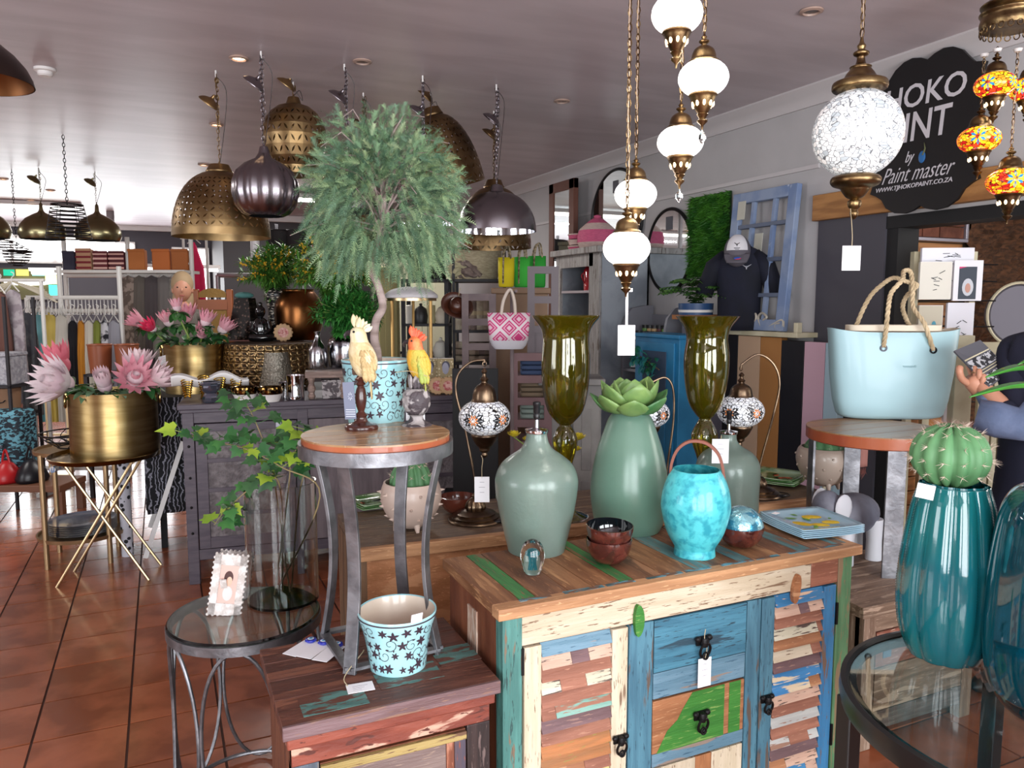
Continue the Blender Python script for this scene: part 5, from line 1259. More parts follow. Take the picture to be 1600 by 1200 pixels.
# ------------------------------------------------------------ pale blue tote bag
def tote():
 p=Vector((0,0,0));c=at(1388,660,z=SQt);c=at(1388,652,z=SQt);k=mpp(c);Y=fwd(c)
 t=thing('tote_bag','big pale blue moulded tote bag with twisted rope handles on the round stool','bag',c,-A-.04)
 zt=at(1388,512,Y=Y).z-c.z;m=M('bag_blue','#a2c4cb',.42,coat=.1)
 rows=[(0,.30,.062),(.004,.335,.072),(.02,.385,.083),(.05,.405,.088),(.2,.435,.094),(.5,.465,.098),(.8,.483,.095),(.97,.495,.088),(1,.50,.086)]
 n=64;e=3.2;W_=195*k
 def loop(wd,dp,z,sag=0):
  out=[]
  for j in range(n):
   a=2*pi*j/n;x=abs(cos(a))**(2/e)*(1 if cos(a)>=0 else-1)*wd*W_;y=abs(sin(a))**(2/e)*(1 if sin(a)>=0 else-1)*dp
   out.append((x,y,z-sag*(1-(x/(wd*W_))**4)))
  return out
 def shell(rows,off,m_,nm,rev=False):
  vs=[];fs=[]
  for s,wd,dp in rows:vs+=loop(wd-off/W_,dp-off,s*zt+(off if s==0 else 0),.018 if s>.95 else 0)
  for i in range(len(rows)-1):
   for j in range(n):a=i*n+j;b_=i*n+(j+1)%n;fs.append((a,b_,b_+n,a+n))
  fs.append(tuple(range(n))[::-1])
  if nm=='body': # rim
   l2=loop(rows[-1][1]-.006/W_,rows[-1][2]-.006,zt,.018);o=len(vs);vs+=l2;q=(len(rows)-1)*n
   for j in range(n):fs.append((q+j,q+(j+1)%n,o+(j+1)%n,o+j))
  obj(nm,B().add(vs,fs),m_,t)
 shell(rows,0,m,'body');shell([r for r in rows],.006,M('bag_inner','#cfc4b4',.8),'lining')
 # canvas liner edge
 obj('canvas_liner',B().add(loop(.36,.07,zt-.012)+loop(.36,.066,zt+.012),[(j,(j+1)%n,n+(j+1)%n,n+j)for j in range(n)]),M('canvas','#d8ccb8',.8),t)
 rope_m=M('rope','#cbb795',.8,c2='#b09c7c',sc=20,bump=.4,bsc=90)
 def rope(pts,nm='rope_handle'):
  P=spl(pts,10);b=B()
  for s_ in range(3):
   o=[]
   for i,q in enumerate(P):
    tt=(P[min(i+1,len(P)-1)]-P[max(i-1,0)]).normalized();u=tt.cross(Vector((.1,1,.05))).normalized();v_=tt.cross(u);a=i*.75+s_*2*pi/3
    o.append(q+(u*cos(a)+v_*sin(a))*.0048)
   b.tube(o,.0056,7)
  obj(nm,b,rope_m,t)
 yf,yb=-.10,.10;ze=zt*.73
 L=lambda x,y,d:(lambda q:Vector(((q-c).x*cos(A+.04)-(q-c).y*sin(A+.04),d,(q-c).z)))(at(x,y,Y=Y))
 rope([L(1366,540,yf+.004),L(1368,515,yf-.006),L(1372,480,yf-.004),L(1377,458,yf),L(1395,438,yf+.01),L(1412,424,.0),L(1423,425,.005),L(1424,450,-.01),L(1418,480,-.05),L(1425,505,yf-.008),L(1440,545,yf+.004)])
 rope([L(1345,512,yb-.05),L(1356,485,yb-.05),L(1370,460,.05),L(1385,442,.02),L(1400,434,.015),L(1418,440,.01),L(1432,446,.0),L(1420,462,.02),L(1415,480,.03),L(1424,500,.05),L(1432,512,.06)])
 for x,y in((1366,542),(1440,545)):
  q=L(x,y,0);obj('eyelet',B().lathe([(.009,-.003),(.015,-.003),(.015,.003),(.009,.003)],20,cap=False),M('dark_eyelet','#2a2a30',.3,.6),t,loc=(q.x,-.0975,q.z),rot=(rad(90),0,0))
 lg=B();pts=[]
 q=L(1405,570,0)
 for i in range(60):pts.append((q.x-.03+i*.001,-.0995,q.z+.004*sin(i*.9)*(1 if i%17 else 2)))
 obj('embossed_script',lg.tube(pts,.0006,4),M('emboss','#8fb6be',.4),t)
tote()
# ------------------------------------------------------------ teal ribbed vase with ball cactus, second teal vase
def ribbed():
 p=at(1475,1022,z=.72);t=thing('ribbed_teal_vase','tall ribbed teal glass vase topped by a ball cactus','vase',p)
 pr0=px_prof(p,1475,smoothp([(30,1036),(36,1032),(52,1020),(66,985),(72,940),(71,890),(65,840),(57,790),(50,765),(48,756)],4));pr0[0]=(pr0[0][0],0)
 # resample for ridges
 zs=pr0[-1][1];N_=130;pr=[]
 f=lambda z:next((a[0]+(b_[0]-a[0])*(z-a[1])/(b_[1]-a[1])for a,b_ in zip(pr0,pr0[1:])if a[1]<=z<=b_[1]and b_[1]>a[1]),pr0[-1][0])
 for i in range(N_+1):z=zs*i/N_;pr.append((f(z)*(1+(.010 if i%2 else-.006)),z))
 md=lambda a,s:1-.075*(1-abs(sin(5*a)))**1.6
 obj('glass_body',B().lathe(pr,120,mod=md,cap=False),M('ribbed_teal','#1d7f80',.12,tr=.35,ior=1.4,coat=.8,c2='#17707c',sc=3),t,ang=180)
 obj('inner_wall',B().lathe([(.0005,.006)]+[(r-.007,z+.004)for r,z in pr0],60,mod=md,cap=False),M('deep_teal','#0f5a60',.15),t)
 k=mpp(p);c=at(1485,712,Y=fwd(p));t2=thing('ball_cactus','round ribbed ball cactus with pale spines in the ribbed teal vase','cactus',c)
 cactus_ball(t2,(0,0,0),56*k,50*k,13,11,.022)
 b=B();rn=random.Random(1)
 for i in range(120):
  a=rn.random()*6.28;r=rn.random()*26*k;L_=.022;d=Vector((cos(a)*.8,sin(a)*.8,1)).normalized();o=Vector((r*cos(a),r*sin(a),47*k));x=d.orthogonal().normalized()*.0009
  b.add([o-x,o+x,o+d*L_*rn.uniform(.5,1.1)],[(0,1,2)])
 obj('crown_spines',b,M('pink_spines','#c8a0a0',.6),t2,smooth=False,stuff=True)
 a=at(1446,768,Y=fwd(p)-.085);o=obj('price_sticker',B().bx(-.019,.019,-.0006,.0006,-.017,.017),paper,None,smooth=False,loc=a,rot=(rad(-10),rad(8),face(a)));tag(o,'white price label at the rim of the ribbed teal vase','sticker')
ribbed()
def teal_vase2():
 p=at(1662,1085,z=.72);t=thing('smooth_teal_vase','large smooth blue-teal glass vase cut by the right edge','vase',p)
 pr=px_prof(p,1662,smoothp([(70,1120),(86,1112),(104,1080),(113,1030),(114,960),(110,880),(103,820),(92,785),(76,768),(60,764),(52,758),(54,748)],4));pr[0]=(pr[0][0],0)
 obj('glass_body',B().lathe(wall2(pr,.006),64,cap=False),teal2,t)
 k=mpp(p);zt=pr[-1][1]
 s=thing('strap_leaf_plant','glossy green strap leaves reaching in from the right edge','plant',(p.x,p.y,p.z+.02),0)
 lm=M('strap_leaf','#3c8a2c',.3,c2='#2f7428',sc=6,st=(1,1,1),coat=.5)
 Y=fwd(p);tips=[((1540,590),(1640,585),16),((1515,621),(1650,610),15),((1590,570),(1680,560),12)]
 o0=Vector((0,0,.02));
 for(tx,ty),(bx_,by),w in tips:
  a=at(tx,ty,Y=Y-.15)-s.location;b_=at(bx_,by,Y=Y-.05)-s.location;root=Vector((0,0,zt+.05));P=spl([root,root+(b_-root)*.6+Vector((.02,0,.03)),b_,(a+b_)/2+Vector((0,0,.012)),a],5)
  vs=[];n=len(P)
  for i,q in enumerate(P):
   tt=(P[min(i+1,n-1)]-P[max(0,i-1)]).normalized();x=tt.cross(Vector((0,0,1))).normalized();ww=w*k*(sin(pi*min(.98,(i/(n-1))**1.3*.9+.08)))
   up=x.cross(tt);vs+=[q-x*ww*.6+up*ww*.55,q-up*.0,q+x*ww*.6+up*ww*.55]
  fs=[]
  for i in range(n-1):c_=i*3;fs+=[(c_,c_+1,c_+4,c_+3),(c_+1,c_+2,c_+5,c_+4)]
  obj('leaf',B().add(vs,fs),lm,s,solid=.0015)
 obj('stalk',B().tube([(0,0,0),(0,0,zt+.06)],.012,8),M('stem_green'),s)
 f=B();q0=at(1545,1068,z=.722)
 rn=random.Random(3)
 def fn(s_,v):return(s_*.16-.02,v*.12-.05+.03*s_,.003+.02*abs(sin(s_*7+v*5))*rn.random()*(1-abs(v-.5)))
 o=obj('plastic_wrap',f.grid(fn,14,10),M('film','#e4e8ea',.1,tr=.9,alpha=.5),None,smooth=True,loc=q0,rot=(0,0,-.6));tag(o,'crumpled clear plastic film under the teal vases','wrap')
teal_vase2()
# ------------------------------------------------------------ gold pots of proteas and the folding tray table
def fold_table():
 p=at(163,712,z=.72);k=mpp(p);R_=78*k
 t=thing('folding_tray_table','round gold tray table on thin crossed folding legs','table',(p.x,p.y,0),-A+.18)
 tr=M('tray_brass','#6c5228',.25,1)
 obj('tray',B().lathe([(.0005,.712),(R_*.96,.712),(R_,.735),(R_-.004,.738),(R_*.94,.718),(.0005,.717)],56,cap=False),tr,t)
 for i,(s1,y)in enumerate(((1,-.13),(1,.1),(-1,-.1),(-1,.13))):
  obj('leg',B().tube([(-s1*.24,y*1.15,0),(s1*.19,y,.71)],.0085,8),goldrod,t)
 obj('cross_bar',B().tube([(-.19,-.1,.70),(-.19,.13,.70)],.008,8),goldrod,t);obj('cross_bar',B().tube([(.19,-.13,.70),(.19,.1,.70)],.008,8),goldrod,t)
 obj('side_roll',B().tube([(-.22,-.16,.68),(-.19,.16,.68)],.018,12),M('striped_roll','#c8c0b4',.6,c2='#6c7c98',sc=30,st=(6,1,1),lo=.48,hi=.52),t)
 return p,R_
TP,TR=fold_table()
def gold_pot(label,px,py,z,pts,hx):
 p=at(px,py,z=z);k=mpp(p);t=thing('gold_planter',label,'planter',p,face(p))
 pr=px_prof(p,px,pts);pr[0]=(pr[0][0],0)
 obj('shell',B().lathe(wall2(pr,.004),64,cap=False),gold,t)
 zt=pr[-1][1];r=pr[-1][0]
 for s_ in(-1,1):
  obj('ring_handle',B().tube([(s_*(r+.008),.035*cos(q),zt-.05+.035*sin(q))for q in[2*pi*i/18 for i in range(18)]],.007,8,closed=True),gold,t)
  obj('handle_mount',B().bx(s_*(r+.001)-.006,s_*(r+.001)+.006,-.015,.015,zt-.025,zt-.005),gold,t,smooth=False)
 return t,p,pr,k
t,gp1,pr1,k1=gold_pot('big brushed gold pot of pale proteas on the folding tray table',182,706,.722,[(58,716),(63,712),(63,690),(62,650),(62,620),(63,610)],1)
pinkA=M('petal_palepink','#e6d2d4',.6,c2='#d8b8c0',sc=9);pinkB=M('petal_pink','#d88c9c',.6,c2='#e0a8b2',sc=8);pinkC=M('petal_white','#e4d8da',.6,c2='#d8c2c8',sc=9);coral=M('petal_coral','#cc6070',.55,c2='#dc7888',sc=6);hot=M('petal_hot','#d83a60',.5)
def protea(label,px,py,Y,hw,d,outer,inner,openn=.7,rings=3,n=14,root=None,leaves=4,lm=None,tight=False):
 p=at(px,py,Y=Y);k=mpp(p);R_=hw*k;t=thing('protea',label,'flower',p);dv=Vector(d).normalized()
 q=Vector((0,0,1)).rotation_difference(dv).to_matrix().to_4x4()
 b0=B();b0.T=q;b0.ball((0,0,-.1*R_),(R_*.42,R_*.42,R_*.5),16,10)
 obj('head',b0,inner,t,bev=0)
 for r in range(rings):
  b=B();b.T=q;m=n-r;e=openn+.18+(1.35-openn)*r/max(1,rings-1)*.8
  for i in range(m):
   a=2*pi*i/m+r*.3;dd=(cos(a)*cos(e),sin(a)*cos(e),sin(e));b.leaf((cos(a)*.2*R_,sin(a)*.2*R_,-.4*R_),dd,R_*(1.25-.12*r),R_*.36,up=(-cos(a)*sin(e),-sin(a)*sin(e),cos(e)),curl=-.28 if not tight else-.55,n=5,fold=.35,tip=.8)
  obj('bract_ring',b,outer,t,smooth=True)
 if root is not None:
  s0=Vector(root)-p
  obj('stem',B().tube(spl([-dv*.4*R_,-dv*.9*R_,(s0-dv*R_)*.5,s0],5),.006,6),M('stem_green'),t)
  if leaves:
   b=B();rn=random.Random(px)
   for i in range(leaves+5):
    a=rn.random()*6.28;o=-dv*.7*R_;b.leaf(o,(cos(a),sin(a),rn.uniform(-.5,.5)),.10,.055,curl=rn.uniform(.1,.6),n=5)
   obj('leaves',b,lm or greyleaf,t)
 return t
zr=gp1.z+pr1[-1][1];Y1=fwd(gp1);rt=lambda dx,dy:(gp1.x+dx,gp1.y+dy,gp1.z+.06)
protea('wide open pale pink protea leaning left out of the front gold pot',92,598,Y1-.1,40,(-.75,-.6,.35),pinkC,pinkA,.45,3,18,rt(-.06,-.03),6,leafg)
protea('large coral red protea bud behind the pale one in the front gold pot',92,566,Y1+.08,36,(-.3,.2,1),coral,coral,.8,3,9,rt(-.08,.05),3)
protea('small closed pale pink protea in the middle of the front gold pot',163,600,Y1-.08,27,(-.1,-.6,.7),pinkA,pinkA,.8,3,16,rt(0,-.05),6,greyleaf,True)
protea('pink protea with a white centre at the right of the front gold pot',211,590,Y1-.1,30,(.15,-.85,.45),pinkB,pinkC,.35,3,14,rt(.05,-.03),6,greyleaf)
protea('pale pink pointed protea leaning right out of the front gold pot',246,592,Y1-.02,30,(.75,-.2,.5),pinkA,pinkB,.6,3,13,rt(.1,0),5,leafg)
protea('upper light pink protea behind the others in the front gold pot',216,566,Y1+.1,28,(.1,.1,1),pinkA,pinkB,.5,3,15,rt(.05,.08),4,greyleaf)
def rim_leaves(lab,gp,pr,n,mt,seed):
 t=thing('foliage_bunch',lab,'foliage',(gp.x,gp.y,gp.z+pr[-1][1]+.003));rn=random.Random(seed);r=pr[-1][0]
 for i in range(n):
  a=2*pi*i/n+rn.uniform(-.2,.2);b=B();e=rn.uniform(-.1,.8);s=Vector((cos(a)*r*.75,sin(a)*r*.75,.005));b.tube([(s.x*.3,s.y*.3,-.1),s],.003,5)
  for j in range(3):b.leaf(s,(cos(a+rn.uniform(-.6,.6)),sin(a+rn.uniform(-.6,.6)),e+rn.uniform(-.3,.4)),rn.uniform(.07,.12),rn.uniform(.035,.055),curl=rn.uniform(.2,.8),n=5)
  obj('leaf_sprig',b,mt[i%len(mt)],t)
rim_leaves('green and grey-green leaves spilling over the rim of the front gold pot',gp1,pr1,16,(leafg,greyleaf,greyleaf),3)
# side table behind, with patterned cloth, and second gold pot
p=Vector((-.12,5.36,1.0))
t=thing('cloth_table','table under a black and white patterned cloth behind the front gold pot','table',(p.x,p.y,0),0)
clm=mat_raw('black_swirl_cloth',lambda nt,N,L,I:(lambda tc,w,r:(L.new(tc.outputs['Object'],w.inputs['Vector']),w.inputs['Scale'].__setattr__('default_value',12),w.inputs['Distortion'].__setattr__('default_value',14),w.inputs['Detail'].__setattr__('default_value',3),L.new(w.outputs['Color'],r.inputs[0]),r.color_ramp.elements[0].__setattr__('position',.80),r.color_ramp.elements[0].__setattr__('color',h('#131318')),r.color_ramp.elements[1].__setattr__('position',.86),r.color_ramp.elements[1].__setattr__('color',h('#8c8c98')),L.new(r.outputs[0],I['Base Color']),I['Roughness'].__setattr__('default_value',.9)))(N.new('ShaderNodeTexCoord'),N.new('ShaderNodeTexWave'),N.new('ShaderNodeValToRGB')))
obj('table_top',B().bx(0,1.3,0,.6,.97,1.0),blackm,t,smooth=False)
def cl(s,v):return(-.01+1.32*s,-.012+.012*sin(s*40)*(1-v),.25+.75*v)
obj('cloth_front',B().grid(cl,70,6),clm,t,solid=.002);obj('cloth_side',B().grid(lambda s,v:(-.012+.01*sin(s*22)*(1-v),.6*s,.25+.75*v),30,5),clm,t,solid=.002)
obj('cloth_side',B().grid(lambda s,v:(1.312+.01*sin(s*22)*(1-v),.6*s,.25+.75*v),30,5),clm,t,solid=.002)
for x in(.06,1.2):
 for y in(.06,.5):obj('leg',B().bx(x,x+.04,y,y+.04,0,.97),blackm,t,smooth=False)
a=at(227,872,z=0);b_=at(286,690,Y=fwd(a)+.12)
wl=thing('white_folding_legs','pair of white folding trestle legs leaning beside the plum counter','trestle',a,0)
for i,(o,ln)in enumerate(((Vector((0,0,0)),1.0),(Vector((.03,.28,.12)),.8))):
 e=(b_-a)*ln+o;obj('leg',B().bar(o,e,.028,.012,up=(0,1,0)),white_m,wl,smooth=False)
obj('cross_bar',B().bar((b_-a)*.25,(b_-a)*.28+Vector((.03,.28,.1)),.016),white_m,wl,smooth=False)
roll=at(200,868,z=0);t=thing('fabric_roll','black roll of fabric with white ring pattern standing behind the tray table','roll',roll)
obj('roll',B().lathe([(.0005,0),(.035,0),(.035,.62),(.0005,.62)],20,cap=False),M('ring_fabric','#17171c',.8,c2='#b9b9c2',kind='voronoi',sc=24,lo=.30,hi=.33),t)
t,gp2,pr2,k2=gold_pot('second gold pot of pink proteas with ring handles, behind the front one',308,611,1.002,[(43,622),(45,616),(45,590),(46,560),(46,542),(47,537)],1)
Y2=fwd(gp2);rt2=lambda dx,dy:(gp2.x+dx,gp2.y+dy,gp2.z+.06)
for i,(x,y,r,d,o,lab)in enumerate(((292,492,21,(0,-.2,1),pinkB,'tallest pink protea in the middle of the back gold pot'),(322,500,19,(.3,-.2,1),pinkB,'pink protea right of the tallest in the back gold pot'),(350,512,20,(.6,-.2,.8),pinkB,'pink protea at the right rim of the back gold pot'),(316,520,18,(.2,-.7,.6),pinkB,'low front pink protea over the rim of the back gold pot'),
(262,500,18,(-.3,-.2,1),pinkB,'pink protea left of the tallest in the back gold pot'),(236,512,17,(-.5,-.5,.6),hot,'hot pink protea bud at the left of the back gold pot'),(216,502,20,(-.8,-.1,.5),pinkB,'far left pink protea of the back gold pot'),(276,478,15,(-.1,0,1),pinkB,'small high pink protea before the background shopper'))):
 protea(lab,x,y,Y2+(-.08 if i%2 else .04),r,d,o,pinkA if i%3 else pinkB,.7,3,11,rt2(-.05+.02*i,.02),6,leafg)
q=at(254,556,Y=Y2-.15);price_tag('price_tag','white price tag hanging at the left of the back gold pot',q,[(.0,.01,.02)],.06,.065,-A+.2,tilt=rad(-15))
# two tier brass stand with plates
p=at(130,830,z=.17);k=mpp(p)
t=thing('tiered_side_table','round two-tier side table with tan legs behind the tray table','table',(p.x,p.y,0),.2)
for z,R_ in((.17,62*k),(.70,60*k)):
 obj('tray',B().lathe([(.0005,z-.012),(R_,z-.012),(R_+.004,z+.012),(R_-.006,z+.012),(R_-.008,z-.004),(.0005,z-.004)],44,cap=False),M('tan_metal','#a58a68',.35,.8),t)
for i in range(4):a=i*pi/2+.5;obj('leg',B().tube([(60*k*cos(a),60*k*sin(a),0),(60*k*cos(a),60*k*sin(a),.70)],.016,10),M('tan_metal'),t)
gm=M('greyglass_plate','#5c6474',.2,coat=.6)
for i in range(6):
 o=thing('round_plate',('bottom','second','third','fourth','fifth','top')[i]+' grey-blue round plate of the pile on the lower tier','plate',(p.x,p.y,.172+.013*i),0,'grey-blue plates')
 obj('plate_body',B().lathe([(.0005,0),(.10,0),(.19,.012),(.195,.016),(.185,.013),(.1,.004),(.0005,.004)],40,cap=False),gm,o)
t=thing('wire_bowl','black rimmed wire fruit bowl on the upper tier of the side table','bowl',(p.x-.02,p.y,.712))
for z,r in((.005,.09),(.05,.15),(.09,.19)):obj('ring',B().tube([(r*cos(q),r*sin(q),z)for q in[2*pi*i/36 for i in range(36)]],.005,6,closed=True),blackiron,t)
for i in range(10):a=i*.628;obj('wire',B().tube(spl([(.09*cos(a),.09*sin(a),.005),(.15*cos(a+.3),.15*sin(a+.3),.05),(.19*cos(a),.19*sin(a),.09)],4),.003,5),blackiron,t)
# ------------------------------------------------------------ glass cylinder vase with vine branches, picture frames, eye cards
ZG=.622
p=at(443,935,z=ZG);k=mpp(p);GV=p
R_=54*k;zt=at(443,752,Y=fwd(p)).z-p.z
t=thing('cylinder_vase','clear glass cylinder vase of leafy vine branches on the round glass table','vase',p)
obj('glass_body',B().lathe([(.0005,0),(R_,0),(R_,zt),(R_-.0035,zt),(R_-.0035,.008),(.0005,.008)],56,cap=False),glass,t)
bases=[(-.02,.01),(.02,-.01),(.0,.02),(.03,.02),(-.03,-.015)]
brs=[([(460,860),(500,775),(440,730),(380,700),(330,690),(300,680)],'branch reaching far left, with dark green leaves'),([(440,850),(430,760),(415,700),(395,650),(378,620)],'branch rising highest above the cylinder vase'),
([(445,860),(440,780),(420,745),(360,790),(335,820)],'branch drooping down left toward the picture frame'),([(420,860),(470,760),(500,710),(530,690),(560,700)],'branch arching right behind the plant stand'),([(445,860),(450,770),(455,720),(470,690),(480,670)],'bushy middle branch over the vase rim')]
vb=M('vine_stem','#8c7a54',.6)
def vine_leaf(b,p_,d,s,up):
 p_=Vector(p_);d=Vector(d).normalized();x=d.cross(Vector(up)).normalized();u=x.cross(d)
 out=[(0,0),(-.35,-.12),(-.62,.1),(-.45,.3),(-.6,.55),(-.3,.55),(-.15,.75),(0,1.05),(.15,.75),(.3,.55),(.6,.55),(.45,.3),(.62,.1),(.35,-.12)]
 vs=[tuple(p_+x*a*s+d*c*s+u*(.12*s*abs(a)-.22*s*c*c))for a,c in out]+[tuple(p_+d*.35*s+u*-.02*s)]
 b.add(vs,[(i,(i+1)%14,14)for i in range(14)])
for bi,(pts,lab)in enumerate(brs):
 Yv=fwd(GV)+(-.06,.05,-.1,.04,0)[bi];t=thing('vine_branch','green vine '+lab,'branch',GV+Vector((0,0,.02)),0);rn=random.Random(bi+11)
 P=[at(x,y,Y=fwd(GV)+(Yv-fwd(GV))*min(1,i/2))-t.location for i,(x,y)in enumerate(pts)]
 P=[Vector((bases[bi][0],bases[bi][1],.003))]+P[1:];S_=spl(P,7)
 obj('stem',B().tube(S_,[.0028-.0016*i/len(S_)for i in range(len(S_))],6),vb,t)
 st=int(len(S_)*.38);N_=30 if bi!=4 else 40
 for j in range(N_):
  i=min(len(S_)-1,st+int((len(S_)-st)*(j+.5)/N_));a=rn.random()*6.28
  d=Vector((cos(a),sin(a)*.7,rn.uniform(-.7,.3)));off=Vector((cos(a),sin(a),rn.uniform(-.2,.5)))*rn.uniform(.015,.065)
  lb=B();vine_leaf(lb,S_[i]+off,d,rn.uniform(.03,.056),(rn.uniform(-.5,.5),-.6,.8));lb.tube([S_[i],S_[i]+off],.001,4)
  obj('leaf',lb,leafy if rn.random()<.2 else(leafg if rn.random()<.5 else leafd),t)
# two ornate frames
ornm=M('shell_white','#e6e0dc',.5,c2='#c9bfb8',sc=40,bump=.8,bsc=90)
for i,(cx,by,hgt,tl,lab)in enumerate(((349,962,92,rad(8),'white lacy photo frame with a portrait print, nearer of two on the glass table'),(362,945,74,rad(8),'white lacy photo frame standing behind the first one'))):
 p=at(cx,by,z=ZG);k=mpp(p);w,hh=50*k,hgt*k*1.02;t=thing('photo_frame',lab,'picture frame',(p.x,p.y+.05*i,p.z),-A+.1);rot=(rad(-12),rad(7),0)
 b=B().bx(-w/2,-w*.27,0,.008,0,hh).bx(w*.27,w/2,0,.008,0,hh).bx(-w/2,w/2,0,.008,0,hh*.2).bx(-w/2,w/2,0,.008,hh*.82,hh)
 obj('frame',b,ornm,t,smooth=False,rot=rot,bev=.002)
 sc_=B()
 for j in range(36):
  s=j/36*2*(w+hh);x,z=(-w/2+s,0)if s<w else((w/2,s-w)if s<w+hh else((w/2-(s-w-hh),hh)if s<2*w+hh else(-w/2,hh-(s-2*w-hh))));sc_.ball((x,.004,z),(.0048,.004,.0048),8,6)
 obj('scalloped_edge',sc_,ornm,t,rot=rot,stuff=True)
 ph=obj('photo',B().bx(-w*.27,w*.27,.003,.005,hh*.2,hh*.82),M('photo_paper','#d8b4a8',.6),t,smooth=False,rot=rot)
 if i==0:
  obj('print_hair',B().ball((.0,.0028,hh*.62),(w*.14,.0006,hh*.11),16,8),M('print_hair','#4a2a26',.6),t,rot=rot)
  obj('print_face',B().ball((.003,.0024,hh*.56),(w*.09,.0006,hh*.08),16,8),M('print_skin','#e0b8a0',.6),t,rot=rot)
  obj('print_dress',B().ball((.002,.0024,hh*.36),(w*.15,.0006,hh*.12),16,8),M('print_dress','#e8d0cc',.6),t,rot=rot)
 obj('easel_back',B().bar((0,.01,hh*.6),(0,.05,.0),.02,.003),ornm,t,smooth=False,rot=(0,0,0))
# evil eye bead cards
ev1,ev2,ev3=M('bead_blue','#1c2c9c',.08,coat=1),M('bead_white','#dfe6f4',.1),M('bead_light','#5cb0dc',.1)
for i,(x,y)in enumerate(((488,1000),(508,1004),(529,1009))):
 p=at(x,y,z=.684);k=mpp(p);t=thing('eye_bead_card',('left','middle','right')[i]+' white card with a blue eye bead, lying by the iron plant stand','bead card',(p.x,p.y,.6815+i*.0016),-A-.42+.05*i)
 obj('card',B().bx(-.022,.022,-.095,0,0,.001),paper,t,smooth=False,rot=(0,0,0))
 b0=obj('bead',B().lathe([(.0005,0),(.013,.0),(.0165,.004),(.014,.008),(.0005,.009)],24,cap=False),ev1,t,loc=(0,-.006,.001))
 obj('bead_ring',B().lathe([(.0005,.0095),(.009,.0088)],20,cap=False),ev2,b0);obj('bead_pupil',B().lathe([(.0005,.0101),(.0055,.0097)],16,cap=False),ev3,b0);obj('bead_dot',B().lathe([(.0005,.0106),(.0025,.0103)],12,cap=False),black,b0)
p=at(563,1074,z=.682);t=thing('price_tag','white price tag lying on the red chest before the turquoise pot','price tag',(p.x,p.y,.6815),-A+.35)
obj('card',B().bx(-.032,.032,-.022,.022,0,.001),paper,t,smooth=False)
for i in range(3):obj('print_line',B().bx(-.018,.018-.008*i,.006-i*.008,.0075-i*.008,.001,.0013),M('faint_print'),t,smooth=False)
q=at(560,1018,z=.70)-Vector((p.x,p.y,.6815));obj('string',B().tube(spl([(-.028,.015,.002),(-.03,.05,.01),(q.x*.8,q.y*.8,.03),(q.x,q.y,.02)],5),.0013,5),string,t)
# ------------------------------------------------------------ right wall things
WU=3.6
def wv(px,py,U=WU):return at(px,py,U=U)
